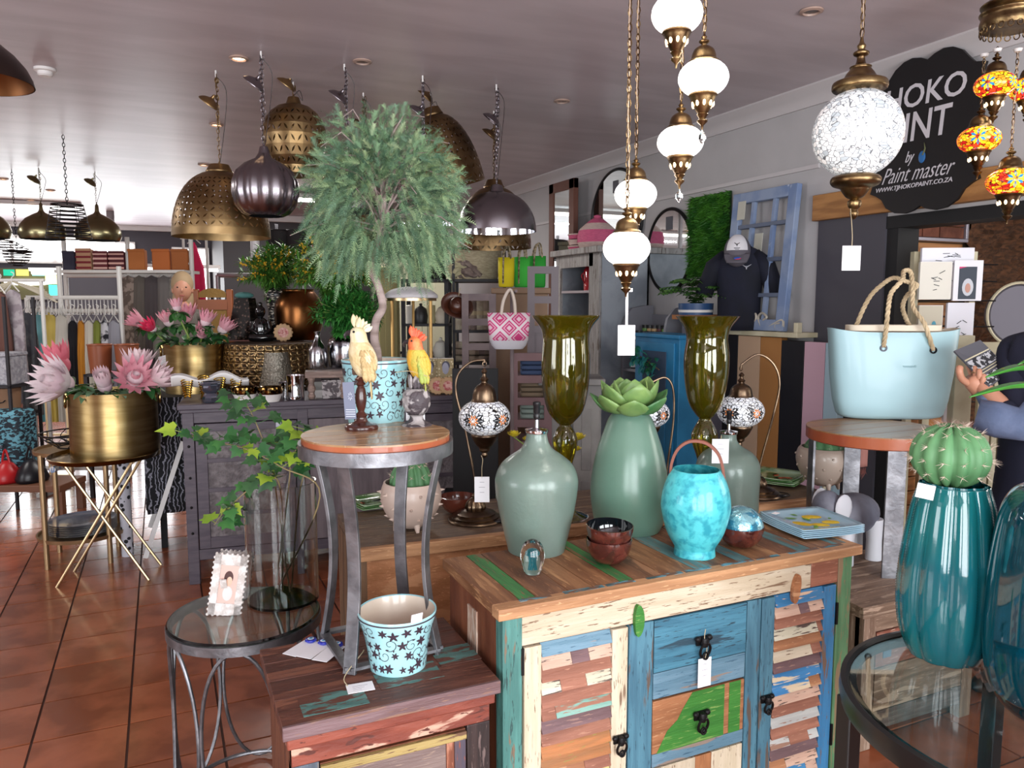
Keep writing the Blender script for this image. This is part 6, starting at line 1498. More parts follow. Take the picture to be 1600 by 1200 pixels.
# blue cupboard/cabinet line against the right wall
def grey_cab():
 a=at(937,388,U=3.12);b_=at(869,396,U=3.12);v0,v1=a.y,b_.y;Z=a.z
 t=thing('grey_cupboard','tall pale grey distressed cupboard with open shelves, against the right wall','cupboard',(3.12,v0,0));L=v1-v0;D=.46
 gm_=PW('grey_distress_v','#a29e9c','#8c8886','#6c625c',.6,VX,6);gs=M('grey_side','#9aa0a8',.6,c2='#7e858e',sc=4,bump=.1);lilac=M('lilac_inside','#a89ea2',.6)
 obj('side_panel',B().bx(0.02,D,0,.02,.05,Z),gs,t);obj('side_panel',B().bx(0.02,D,L-.02,L,.05,Z),gs,t);obj('back_panel',B().bx(D-.015,D,0,L,.05,Z),lilac,t)
 obj('cornice',B().bx(-.04,D,-.04,L+.04,Z-.03,Z+.02),gm_,t,bev=.006)
 obj('stile',B().bx(0,.022,0,.16,.05,Z-.03),gm_,t);obj('stile',B().bx(0,.022,L-.08,L,.05,Z-.03),gm_,t);obj('top_rail',B().bx(0,.022,.1,L-.08,Z-.13,Z-.03),gm_,t)
 zz=[at(900,y,U=3.12).z for y in(454,520,590)]
 for z in zz+[.62]:obj('shelf',B().bx(.01,D-.015,.02,L-.02,z-.02,z),lilac,t,smooth=False)
 d=obj('door',B().bx(0,.02,.16,L-.08,.1,.60),gm_,t,bev=.003);obj('knob',B().ball((-.012,.22,.4),.014,10,8),blackiron,d)
 red=M('red_enamel','#a01c28',.15,coat=.8)
 for i,(dy,s,lab)in enumerate(((.32,1.0,'tall red enamel canister on the top shelf of the grey cupboard'),(.21,.72,'smaller red canister right of the tall one'),(.42,.6,'low red canister behind the tall one'))):
  c=thing('red_canister',lab,'canister',(3.12+.12+.05*(i==2),v0+dy*L/.7,zz[0]))
  obj('body',B().lathe([(.0005,0),(.062*s,0),(.062*s,.17*s),(.05*s,.185*s),(.0005,.185*s)],24,cap=False),red,c);obj('lid',B().lathe([(.0005,.185*s),(.055*s,.187*s),(.04*s,.21*s),(.012*s,.215*s),(.012*s,.235*s),(.0005,.24*s)],24,cap=False),red,c)
  obj('handle',B().tube(spl([(-.06*s,0,.15*s),(-.09*s,0,.12*s),(-.06*s,0,.06*s)],4),.006*s,6),red,c)
 c=thing('wrapped_bundle','maroon and white wrapped bundle on the second shelf of the grey cupboard','parcel',(3.24,v0+.35*L/.7,zz[1]));obj('bundle',B().ball((0,0,.04),(.05,.12,.04),16,10,mod=lambda a,s:1+.1*sin(5*a)),M('bundle','#7c3448',.6,c2='#c8b4b8',sc=12),c);obj('tie',B().tube([(0,.055*0+.052*cos(q)*0,.04+.045*sin(q))if 0 else(.052*cos(q),0,.04+.043*sin(q))for q in[2*pi*i/14 for i in range(14)]],.004,5,closed=True),string,c)
 # pink lidded baskets on top
 pk=M('basket_pink','#c4587c',.7,c2='#b04c6e',sc=30,st=(1,1,8),bump=.3);pw=M('basket_pale','#c8b0a8',.7,c2='#b8a09a',sc=30,st=(1,1,8),bump=.3)
 c=at(933,372,U=3.34);Yb_=fwd(c);kk=mpp(c);zb=Z+.02
 c=thing('lidded_basket','pink and natural striped basket with a pointed lid on the grey cupboard','basket',(3.34,c.y,zb));zt=at(933,336,Y=Yb_).z-zb
 pr=[(26,0),(31,.2),(31,.38),(29,.55),(27,.6),(18,.75),(9,.88),(5,.92),(6,.97),(3,1)];pr=[(a_*kk,s*zt)for a_,s in pr]
 obj('lower_body',B().lathe([(.0005,0)]+pr[:2],28,cap=False),pw,c);obj('body',B().lathe(pr[1:4],28,cap=False),pk,c);obj('lid',B().lathe(pr[3:6],28,cap=False),pw,c);obj('lid_peak',B().lathe(pr[5:]+[(.0005,zt)],28,cap=False),pk,c)
 for i in range(3):
  c=thing('low_basket',('bottom','middle','top')[i]+' flat pink and cream basket stacked left of the lidded one','basket',(3.3,v1-.12,zb+i*.05));obj('body',B().lathe([(.0005,0),(.1,0),(.115,.035),(.1,.04)],24,cap=False),pw if i%2 else pk,c);obj('rim',B().tube([(.113*cos(q),.113*sin(q),.036)for q in[2*pi*j/24 for j in range(24)]],.006,6,closed=True),pw,c)
 return v0,v1,Z
gv0,gv1,gZ=grey_cab()
# paint shelf with jars
def paint_shelf():
 a=at(1040,500,U=3.3);b_=at(946,495,U=3.3);v0,v1=a.y,min(b_.y,gv0-.05);Z=at(1000,492,U=3.3).z;L=v1-v0
 t=thing('paint_shelf','grey shelf unit with rounded ends stacked with small paint jars','shelf',(3.3,v0,0));gm_=M('shelf_grey','#85868e',.55)
 for y in(0,L-.025):
  out=[(0,0),(.28,0),(.28,Z+.07),(.2,Z+.07),(.08,Z+.05),(.02,Z-.02),(0,Z-.1)]
  obj('side_panel',B().prism(out,0,.025),gm_,t,rot=(rad(90),0,0),loc=(0,y+.025,0))
 obj('back_panel',B().bx(.27,.28,.025,L-.025,0,Z),gm_,t,smooth=False)
 zz=[at(960,y,U=3.3).z for y in(531,573,620,668)]
 for z in zz:obj('shelf',B().bx(0,.27,.025,L-.025,z-.02,z),gm_,t,smooth=False)
 proto=thing('paint_jar','small paint jar with a black lid and white label on the grey shelf unit','jar',(0,0,-5),0,'small paint jars on the grey shelf')
 obj('body',B().lathe([(.0005,0),(.028,0),(.028,.06),(.0005,.06)],16,cap=False),M('jar_dark','#26242a',.3),proto)
 obj('label',B().lathe([(.0286,.012),(.0286,.05)],16,cap=False,a0=rad(95),a1=rad(265)),M('jar_label','#dddde0',.6),proto);obj('lid',B().lathe([(.0005,.06),(.03,.06),(.03,.082),(.0005,.082)],16,cap=False),black,proto)
 first=True;n=int((L-.07)/.068)
 for z in zz[:4]:
  for i in range(n):
   loc=Vector((3.3+.05,v0+.06+i*.068,z))
   if first:proto.location=loc;first=False
   else:dup(proto,loc)
 g2=M('jar_green','#6a9a4c',.4);g3=M('jar_tan','#b89a6c',.4)
 for i in range(7):
  c=thing('sample_jar',('first','second','third','fourth','fifth','sixth','seventh')[i]+' dark-lidded sample jar from the right on the upper shelf ledge','jar',(3.3+.13,v0+.05+i*.065,zz[0]+.0));obj('body',B().lathe([(.0005,0),(.026,0),(.026,.1),(.0005,.1)],14,cap=False),(g3,g3,g2,M('jar_maroon','#6a3a3c',.4))[i%4],c);obj('lid',B().lathe([(.0005,.1),(.028,.1),(.028,.125),(.0005,.125)],14,cap=False),black,c)
 return v0,Z
psv,psZ=paint_shelf()
def blue_cab():
 a=at(1062,530,U=3.05);b_=at(993,530,U=3.05);v0,v1,Z=a.y,b_.y,a.z;L=v1-v0
 t=thing('blue_cupboard','bright blue cupboard with a dark glazed door panel, behind the tall frosted vase','cupboard',(3.05,v0,0));bm=M('bright_blue','#2f87b8',.45,c2='#2878a6',sc=5)
 obj('body',B().bx(.0,.24,0,L,.05,Z),bm,t,bev=.004);obj('top',B().bx(-.02,.25,-.02,L+.02,Z,Z+.025),bm,t,bev=.004)
 d=obj('door',B().bx(-.014,0,.04,L-.04,.08,Z-.03),bm,t,bev=.003);obj('glass_panel',B().bx(-.018,-.013,.12,L-.12,Z-.42,Z-.09),M('slate_glass','#4c5c74',.15),d,smooth=False);obj('lower_panel',B().bx(-.018,-.013,.12,L-.12,.16,Z-.5),bm,d,bev=.003);obj('knob',B().ball((-.03,.07,Z-.5),.014,10,8),blackiron,d)
 w=thing('leafy_garland','green leafy garland hung on the door of the blue cupboard','garland',(3.01,v0+L*.62,Z-.16));b=B();rn=random.Random(8)
 for i in range(60):s=rn.uniform(-1,1);b.leaf((-.01,.16*s,.05*s+rn.uniform(-.05,.05)),(rn.uniform(-1,0),rn.uniform(-1,1),rn.uniform(-1,1)),.07,.03,n=4)
 obj('leaves',b,M('garland_green','#3c8a3c',.5,c2='#2a8a94',sc=10),w,stuff=True);obj('garland_stem',B().tube([(-.005,-.16,-.05),(-.01,0,.01),(-.005,.16,.05)],.004,5),stem_m,w)
 return v0
bcv=blue_cab()
# ledge, boards, scroll iron, shirt, cap
lz=1.425;lv0,lv1=3.44,wv(1098,520,3.5).y
struct('trim_8',B().bx(3.42,3.6,lv0,lv1,lz-.03,lz).bx(3.42,3.46,lv0,lv0+.03,lz,lz+.06),cream,bev=.003)
xs=[(1132,1156,'#18161a','narrow black'),(1156,1191,'#c2a386','beige'),(1191,1224,'#a9753f','tan brown'),(1224,1260,'#16141a','wide black'),(1260,1293,'#c9a5b4','dusty pink'),(1293,1316,'#a3bfcc','pale blue')]
for x0,x1,c,nm in xs:
 a=at(x0,560,U=3.47).y;b_=at(x1,560,U=3.47).y
 t=thing('colour_board',nm+' painted sample board standing under the cream ledge','board',(3.45,b_,0));obj('board',B().bx(0,.05,.002,a-b_-.002,.02,lz-.035 if b_>3.44 else lz-.05),M('board_'+nm.replace(' ','_'),c,.55),t,bev=.002);obj('foot_rail',B().bx(.0,.05,.01,a-b_-.01,0,.02),blackm,t,smooth=False)
def scroll():
 Yl=fwd(at(1180,515,U=3.45));o=at(1185,516,U=3.45);o.z=lz;t=thing('iron_scroll','cream iron scroll ornament lying along the ledge','ornament',o);b=B()
 def crv(pts):b.tube(spl([(0,at(x,516,U=3.45).y-o.y,(516-y)*mpp(o))for x,y in pts],6),.008,6)
 crv([(1146,512),(1150,503),(1157,503),(1157,512),(1148,514),(1150,500),(1168,500),(1185,512),(1205,506),(1222,498),(1222,512),(1213,513),(1212,505),(1219,503)])
 crv([(1168,500),(1172,490),(1180,490),(1180,500),(1174,500)]);crv([(1190,510),(1184,495),(1190,488),(1197,494),(1192,499)])
 obj('scroll',b,M('pale_iron','#bdb6a8',.5,.3),t)
scroll()
def shirt():
 o=at(1153,516,U=3.41);o.z=lz;k=mpp(o);t=thing('navy_tshirt','navy t-shirt on a torso form standing on the ledge','t-shirt',o,rad(-52));navy=M('navy_cloth','#15182a',.85,c2='#10131f',sc=5,bump=.2,bsc=20)
 H_=at(1153,384,Y=fwd(o)).z-o.z;n=36;vs=[];fs=[]
 rows=[(0,.95,.5),(.1,.93,.52),(.4,.95,.55),(.65,1.05,.6),(.82,1.12,.55),(.92,.98,.42),(.985,.5,.3),(1,.42,.26)];W_=34*k
 for s,w,d in rows:
  for j in range(n):a=2*pi*j/n;vs.append((w*W_*cos(a)*(1+.02*sin(6*a)),d*W_*sin(a),s*H_))
 for i in range(len(rows)-1):
  for j in range(n):a=i*n+j;b_=i*n+(j+1)%n;fs.append((a,b_,b_+n,a+n))
 obj('torso',B().add(vs,fs+[tuple(range(n))[::-1]]),navy,t,ang=180)
 for s_ in(-1,1):obj('sleeve',B().tube([(s_*.6*W_,0,.88*H_),(s_*1.15*W_,0,.76*H_),(s_*1.62*W_,0,.42*H_)],[.36*W_,.42*W_,.4*W_],20),navy,t,ang=180)
 obj('collar',B().tube([(.42*W_*cos(q),.26*W_*sin(q)-.01,1.0*H_)for q in[2*pi*i/24 for i in range(24)]],.006,6,closed=True),navy,t)
 # small horned emblem
 e=B().tube(spl([(-.03,0,.012),(-.012,0,.002),(0,0,-.004),(.012,0,.002),(.03,0,.012)],4),[.001+.003*sin(pi*i/16)for i in range(17)],6);e.ball((0,0,-.008),(.004,.002,.012),8,6)
 obj('horned_emblem',e,M('emblem_pale','#a9aab4',.6),t,loc=(.4*W_,-.57*W_,.75*H_))
 # cap resting on the neck
 c=at(1152,392,Y=fwd(o)-.12);kk=mpp(c);r=20*kk;t=thing('baseball_cap','white and grey baseball cap with a horned emblem above the navy t-shirt','cap',c,rad(-42))
 obj('crown',B().ball((0,0,0),(r,r*1.1,r*1.25),28,16,mod=lambda a,s:1 if s>.45 else .995),M('cap_grey','#5c5860',.8),t,ang=180)
 obj('front_panel',B().grid(lambda s,v:((r*1.03)*cos(rad(-140+100*s))*cos(rad(75*v)),r*1.13*sin(rad(-140+100*s))*cos(rad(75*v)),r*1.28*sin(rad(75*v))-.0),14,10),M('cap_white','#d4d2d6',.8),t,ang=180)
 obj('visor',B().grid(lambda s,v:(r*.95*(s-.5)*2*(1-.25*v*v),-r*.8-r*1.0*v*(1-.5*((s-.5)*2)**2),-.02-.75*r*v),14,6),M('cap_grey'),t,solid=.004,ang=180)
 e=B().tube(spl([(-.016,0,.008),(-.006,0,.001),(0,0,-.002),(.006,0,.001),(.016,0,.008)],4),.0018,6);e.ball((0,0,-.005),(.003,.002,.008),8,6);e.bx(-.018,.018,-.001,.001,-.026,-.022);e.bx(-.012,.012,-.001,.001,-.033,-.030)
 obj('horned_emblem',e,black,t,loc=(0,-r*1.13,r*.45));obj('visor_sticker',B().ball((0,0,0),(.022,.012,.0015),16,6),M('sticker_blue','#2c5ab4',.3,c2='#c83c50',sc=20,lo=.5,hi=.52),t,loc=(.005,-r*1.5,-.02-.4*r),rot=(rad(45),0,0))
shirt()
# fern in blue striped pot
o=at(1087,492,U=3.3);k=mpp(o);t=thing('striped_pot','blue and white striped planter with a fern, left of the navy t-shirt','flower pot',o)
obj('blue_body',B().lathe([(.0005,0),(26*k,0),(27*k,18*k),(25*k,18*k),(.0005,16*k)],28,cap=False),M('stripe_blue','#2c4a74',.4),t);obj('white_band',B().lathe([(26.6*k,4*k),(27.2*k,8*k)],28,cap=False),white_m,t)
b=B();rn=random.Random(6)
for i in range(44):
 a=rn.random()*6.28;e=rn.uniform(.3,1.2);P=spl([(0,0,14*k),(cos(a)*.12*cos(e),sin(a)*.12*cos(e),.1+.14*sin(e)),(cos(a)*.3*cos(e),sin(a)*.3*cos(e),.06+.2*sin(e))],6)
 for j in range(1,len(P)-1):
  tt=(P[j+1]-P[j-1]).normalized();x=tt.cross(Vector((0,0,1))).normalized()
  for s_ in(-1,1):b.leaf(P[j],x*s_+tt*.4,.05,.03,n=2)
obj('fern_fronds',b,M('fern','#5c8a3c',.5,c2='#3c6a30',sc=8),tag(thing('fern','feathery green fern growing in the blue striped pot','fern',o),'feathery green fern growing in the blue striped pot','fern'),stuff=True)
obj('pedestal_block',B().bx(-.05,.2,-.2,.2,-o.z,0),M('orange_crate','#9c6438',.6),t)if 0 else None
cb=thing('display_block','dark slim cabinet carrying the blue striped fern pot','cabinet',(o.x,o.y,0));obj('body',B().bx(-.02,.25,-.12,.12,0,o.z-.03),M('dark_cab','#5c5a66',.6),cb);obj('top',B().bx(-.10,.26,-.13,.13,o.z-.03,o.z),M('orange_crate','#9c6438',.6),cb)
# grass panel
a=wv(1075,305,3.56);b_=wv(1138,300,3.56);zb=wv(1100,432,3.56).z;v0,v1=b_.y,a.y;zt=wv(1100,305,3.56).z
t=thing('grass_panel','rectangular artificial grass panel hanging on the right wall','wall panel',(3.58,v0,zb));obj('backing',B().bx(0,.012,0,v1-v0,0,zt-zb),M('backing_green','#1c3a18',.9),t)
b=B();rn=random.Random(9)
for i in range(5200):y,z=rn.uniform(0,v1-v0),rn.uniform(0,zt-zb);L_=rn.uniform(.03,.06);d=Vector((-1,rn.uniform(-.6,.6),rn.uniform(-1,.3))).normalized();x=d.orthogonal().normalized();x.rotate(Matrix.Rotation(rn.random()*6.28,3,d));q=Vector((0,y,z));b.add([q-x*.004,q+x*.004,q+d*L_],[(0,1,2)])
obj('grass',b,M('plastic_grass','#4c8a2c',.5,c2='#2c6420',sc=12),t,smooth=False,stuff=True)
# oval mirrors
def oval(label,xl,xr,yt,yb,cyr):
 cx=(xl+xr)/2;a=wv(xl,cyr,3.58);b_=wv(xr,cyr,3.58);c=wv(cx,(yt+yb)/2,3.58);ry=(a.y-b_.y)/2;rz=(wv(cx,yt,3.58).z-wv(cx,yb,3.58).z)/2;c.y=(a.y+b_.y)/2
 t=thing('oval_mirror',label,'mirror',c);q=[2*pi*i/64 for i in range(64)]
 obj('frame',B().tube([(0,ry*cos(s),rz*sin(s))for s in q],.014,8,closed=True),blackiron,t);obj('glass',B().add([(-.004,0,0)]+[(-.004,ry*cos(s),rz*sin(s))for s in q],[(0,1+(i+1)%64,1+i)for i in range(64)]),mirror_m,t,smooth=False);obj('label',B().bx(-.008,-.005,-.04,.04,-.05,.05),M('grey_label','#55555c',.7),t,smooth=False,loc=(0,.0,rz*.66))
oval('black rimmed oval mirror beside the grass panel',1013,1081,327,456,392)
oval('black rimmed oval mirror half hidden by the lowest white globe pendants',925,1003,265,420,345)
# blue window frame
def blue_frame():
 a=wv(1143,292,3.5);b_=wv(1243,284,3.5);v0,v1=b_.y,a.y;zt=wv(1243,284,3.5).z;zb=1.43;L=v1-v0;Hh=zt-zb
 t=thing('blue_window_frame','old pale blue multi-pane window frame leaning on the right wall','window frame',(3.44,v0,zb));t.rotation_euler=(0,rad(5),0);m=M('frame_blue','#8796b0',.6,c2='#6c80a4',sc=5,wear='#a9b4c4',wt=.66)
 obj('stile',B().bx(0,.04,0,.07,0,Hh),m,t,bev=.004);obj('stile',B().bx(0,.04,L-.07,L,0,Hh),m,t,bev=.004)
 for z in(0,Hh-.07):obj('rail',B().bx(0,.04,.07,L-.07,z,z+.07),m,t,bev=.004)
 for i in(1,2):y=L*i/3;obj('glazing_bar',B().bx(.008,.035,y-.012,y+.012,.07,Hh-.07),m,t,smooth=False)
 for i in(1,2,3):z=Hh*i/4;obj('glazing_bar',B().bx(.006,.036,.07,L-.07,z-.012,z+.012),M('bar_dark','#5a6478',.6),t,smooth=False)
 for(y,z)in((L*.83,Hh*.87),(L*.5,Hh*.62)):obj('bird_card',B().bx(-.004,.0,y-.035,y+.035,z-.06,z+.06),M('card_cream','#b9b8ac',.7),t,smooth=False)
blue_frame()
# tall brown mirror
a=wv(840,292,3.3);b_=wv(878,276,3.3)
t=thing('tall_mirror','tall brown wooden framed mirror leaning at the far end of the right wall','mirror',(3.42,b_.y,1.15));L=a.y-b_.y;Hh=b_.z-1.15;m=M('brown_frame','#5c3426',.5)
obj('frame',B().bx(0,.05,0,.09,0,Hh).bx(0,.05,L-.09,L,0,Hh).bx(0,.05,0,L,0,.09).bx(0,.05,0,L,Hh-.09,Hh),m,t,bev=.004);obj('glass',B().bx(.01,.02,.09,L-.09,.09,Hh-.09),mirror_m,t,smooth=False)
cb=thing('mirror_base_cabinet','low dark cabinet under the tall brown mirror','cabinet',(3.0,b_.y,0));obj('body',B().bx(0,.55,0,L,0,1.12),M('dark_cab'),cb);obj('top',B().bx(-.02,.55,-.02,L,1.12,1.148),m,cb)
# ------------------------------------------------------------ the black sign
def sign():
 a=wv(1362,205,3.52);b_=wv(1532,200,3.52);c=wv(1450,204,3.52);zt=wv(1455,80,3.52).z;zb=wv(1440,330,3.52).z;W_=(a.y-b_.y);Hh=zt-zb;o=Vector((3.53,(a.y+b_.y)/2,(zt+zb)/2))
 t=thing('black_sign','large black scalloped shop sign with white lettering above the doorway','sign',o);P=[]
 half=[(0,.46),(.06,.485),(.14,.5),(.22,.49),(.3,.455),(.36,.4),(.41,.36),(.47,.35),(.5,.345),(.475,.27),(.48,.2),(.495,.1),(.497,0),(.49,-.1),(.475,-.2),(.47,-.27),(.5,-.34),(.44,-.36),(.38,-.39),(.33,-.45),(.24,-.49),(.14,-.5),(.06,-.485),(0,-.46)]
 out=[(x*W_,z*Hh)for x,z in half]+[(-x*W_,z*Hh)for x,z in half[-2:0:-1]]
 obj('board',B().prism(out,0,.018),M('sign_black','#141214',.5),t,rot=(rad(90),0,rad(-90)),loc=(.018,0,0))
 wm=M('sign_white','#c9c6cc',.6);R_=(rad(90),0,rad(-90))
 def put(s,x0,x1,py,hpx,shear=0,off=0):
  l,r=wv(x0,py,3.53),wv(x1,py,3.53);c=(l+r)/2;q=text('lettering',s,.1,wm,t,(-.0015,c.y-o.y,c.z-o.z),(rad(90),0,rad(-90)),shear,.001,off=off);v=q.data.vertices
  sx,sy=[max(w.co[k]for w in v)-min(w.co[k]for w in v)for k in(0,1)];q.scale=((l.y-r.y)/sx,hpx*mpp(c)/sy,1)
 put('TJHOKO',1352,1508,152,46,.1,.001);put('PAINT',1362,1484,202,44,.1,.001);put('by',1413,1427,246,22,.5);put('Paint master',1376,1488,270,24,.6,-.0008);put('WWW.TJHOKOPAINT.CO.ZA',1369,1487,290,9,.2,.001)
 obj('blue_drop',B().ball((-.002,-.0,-Hh*.15),(.003,.02,.03),14,8),M('drop_blue','#2c6aa8',.4),t);obj('drop_tail',B().tube([(-.002,-.005,-Hh*.14),(-.002,-.015,-Hh*.1),(-.002,-.008,-Hh*.06)],[.006,.004,.001],6),M('drop_olive','#5c6040',.5),t)
sign()
rim_leaves('dark green leaves round the rim of the back gold pot',gp2,pr2,14,(leafg,leafd),5)
# ------------------------------------------------------------ things on the plum counter (z 1.04)
ZC=1.042
def cp(px,py):return at(px,py,z=ZC)
def turned(name,label,cat,px,py,pts,mat,z=ZC,sm=3,wall=.003,seg=32,part='body',Y=None,mod=None):
 p=at(px,py,z=z)if Y is None else at(px,py,Y=Y);t=thing(name,label,cat,p,face(p));pr=px_prof(p,px,smoothp(pts,sm)if sm else pts);pr[0]=(pr[0][0],0)
 obj(part,B().lathe(wall2(pr,wall)if wall else[(.0005,0)]+pr+[(.0005,pr[-1][1])],seg,cap=False,mod=mod),mat,t);return t,p,pr,mpp(p)
goldrib=M('gilt','#c4a048',.25,1)
def shell_dish():
 p=cp(330,622);k=mpp(p);t=thing('shell_dish','long white scalloped shell dish with gilded ribbed underside, on the plum counter','dish',p,face(p));W_=56*k
 def f(off,zo):
  return lambda s,v:((s-.5)*2*W_,(v-.5)*34*k,20*k+zo+7*k*sin(s*11+.6)*(.35+.65*abs(v-.5)*2)*(.5+.5*s)+15*k*((v-.5)*2)**2)
 obj('dish',B().grid(f(0,0),60,14),white_m,t,solid=.005,ang=180)
 for i in range(4):
  b=B()
  for j in range(8):b.tube([((-.6+.42*i)*W_+8*k*sin(q)*(1-j*.07),-17*k+4*k*cos(q)+j*.8*k,(24+10*abs(sin(i+.5))-j*3.6)*k+3*k*cos(q))for q in[pi*a/8-pi/2 for a in range(9)]],1.3*k,6)
  obj('gilt_ribs',b,goldrib,t)
 obj('foot',B().lathe([(.0005,0),(16*k,0),(14*k,10*k),(9*k,24*k)],20),goldrib,t)
shell_dish()
turned('crystal_votive','faceted dark crystal votive in front of the shell dish','candle holder',330,628,[(12,629),(13,622),(9,614),(14,608),(15,600),(14,596)],M('crystal_dark','#5c6070',.05,.7,coat=1),sm=0,seg=8)
for x,w in((383,'left'),(423,'right')):
 t,p,pr,k=turned('footed_bowl',w+' mirrored mosaic bowl on a white foot, on the plum counter','bowl',x,627,[(13,628),(18,616),(19,615)],white_m,sm=0)
 obj('mosaic_rim',B().lathe([(18*k,pr[-1][1]-.002),(20*k,pr[-1][1]+6*k),(19*k,pr[-1][1]+11*k),(17*k,pr[-1][1]+10*k)],24,cap=False),M('mirror_mosaic','#7a5c30',.12,1,c2='#2c2014',sc=60,lo=.48,hi=.52),t)
turned('steel_cup','polished steel cup with a handle on the plum counter','cup',462,624,[(13,625),(14,620),(13,600),(15,586)],chrome)
turned('steel_cup','small glass and steel tumbler left of the wooden riser','cup',446,622,[(9,623),(9,600),(10,596)],chrome)
turned('hammered_cone','hammered pewter cone-shaped lamp shade in the middle of the plum counter','lampshade',433,606,[(27,606),(24,585),(18,550)],M('pewter_hammer','#8c867a',.35,.7,bump=1.2,bsc=55),sm=0)
p=at(420,598,z=ZC);p2_=p
t,p,pr,k=turned('pierced_gold_drum','big pierced gold drum lampshade standing upside down on the plum counter','lampshade',422,600,[(62,604),(66,590),(68,570),(66,548),(64,535)],M('hollow','#3c2c18',.6),sm=0,wall=0)
obj('pierced_shell',perf(B(),[(r*1.01,z)for r,z in px_prof(p,422,[(62,604),(64,596),(66,588),(67,580),(68,571),(67,562),(66,553),(65,545),(64,536)])],34,0,8),gold2,t,solid=.002)
zd=pr[-1][1]+p.z+.002;Yd=fwd(p)
def on_drum(px):return at(px,533,z=zd)
# dark seated figure, mosaic panel lamp, copper urn, rose frame on the drum
p=on_drum(408);k=mpp(p);t=thing('seated_figure','glossy black seated figure statue on top of the gold drum','statue',p,face(p));gb=M('gloss_black','#0c0c0e',.12,coat=1)
b=B().ball((0,0,18*k),(14*k,9*k,20*k),18,12);b.tube([(-16*k,-4*k,6*k),(0,-10*k,5*k),(16*k,-4*k,6*k)],[6*k,7*k,6*k],12);b.tube([(-12*k,0,30*k),(-15*k,-3*k,18*k),(-4*k,-9*k,12*k)],[4*k,3.5*k,3*k],10);b.tube([(12*k,0,30*k),(15*k,-3*k,18*k),(4*k,-9*k,12*k)],[4*k,3.5*k,3*k],10)
obj('body',b,gb,t);obj('head',B().ball((0,-1*k,46*k),(8*k,8*k,10*k),18,14).ball((0,0,57*k),(4*k,4*k,4*k),10,8).ball((0,-9*k,45*k),(2*k,2*k,2.5*k),8,6),gb,t)
p=on_drum(392);p=p+Vector((-.02,.1,0));k=mpp(p);t=thing('mosaic_lampshade','tapering dark sparkly mosaic lampshade behind the black statue','lampshade',p,face(p)+.3)
obj('shade',B().lathe([(.0005,0),(30*k,0),(16*k,66*k),(.0005,66*k)],4,cap=False),M('sparkle_mosaic','#4c3c34',.15,.6,c2='#17120f',kind='voronoi',sc=46,lo=.25,hi=.4),t,smooth=False);obj('frame_edge',B().tube([(30*k*cos(q),30*k*sin(q),.003)for q in(0,pi/2,pi,3*pi/2)],.006,6,closed=True),M('wine_wood','#6a4640',.5),t)
obj('teal_cloth',B().ball((-.0,0,70*k),(14*k,12*k,5*k),16,8,mod=lambda a,s:1+.1*sin(5*a)),M('teal_cloth','#4c7c78',.9),t)
copper=M('copper_urn','#8a5a34',.3,1,c2='#6c4426',sc=3)
t,p,pr,k=turned('copper_urn','big round copper urn of greenery standing on the gold drum','vase',468,531,[(24,532),(34,515),(37,495),(36,475),(28,460),(24,455),(25,452)],copper,z=zd,Y=None)
t,p3,pr3,k3=turned('dark_vase','black and cream woven vase of yellow mimosa beside the copper urn','vase',434,531,[(12,531),(14,500),(13,485),(16,470),(18,458),(12,450)],M('weave_vase','#1c1a1c',.3,c2='#c9c0b0',sc=30,st=(1,1,4),lo=.55,hi=.6),z=zd)
t['label']='black and cream woven vase of yellow mimosa behind the black statue'
def rose_frame(lab,px,py,z,Y=None):
 p=at(px,py,z=z);k=mpp(p);t=thing('round_picture',lab,'picture frame',p,face(p))
 b=B()
 for i in range(14):a=2*pi*i/14;b.ball((12*k*cos(a),0,13.5*k+11.5*k*sin(a)),(3.2*k,2*k,3.2*k),8,6)
 b.lathe([(7*k,-1*k),(12.5*k,-1*k),(12.5*k,1.5*k),(7*k,1.5*k),(7*k,-1*k)],24,cap=False)
 n=len(b.v);b2=B();b2.T=Matrix.Translation((0,0,13.5*k))@Matrix.Rotation(pi/2,4,'X');b2.lathe([(8*k,-1*k),(12.5*k,-1*k),(12.5*k,1.5*k),(8*k,1.5*k),(8*k,-1*k)],24,cap=False)
 bb=B()
 for i in range(14):a=2*pi*i/14;bb.ball((12*k*cos(a),0,13.5*k+11.5*k*sin(a)),(3*k,1.8*k,3*k),8,6)
 obj('petal_rim',bb,M('rim_beige','#b8946c',.5),t,stuff=True);obj('ring',b2,M('rim_beige'),t);b3=B();b3.T=b2.T;b3.lathe([(.0005,0),(8.5*k,0),(8.5*k,.5*k),(.0005,.5*k)],20,cap=False);obj('red_picture',b3,M('rose_pic','#a84848',.5,c2='#d8a89c',sc=60),t)
rose_frame('petal-edged round frame with a red picture on the gold drum',443,533,zd)
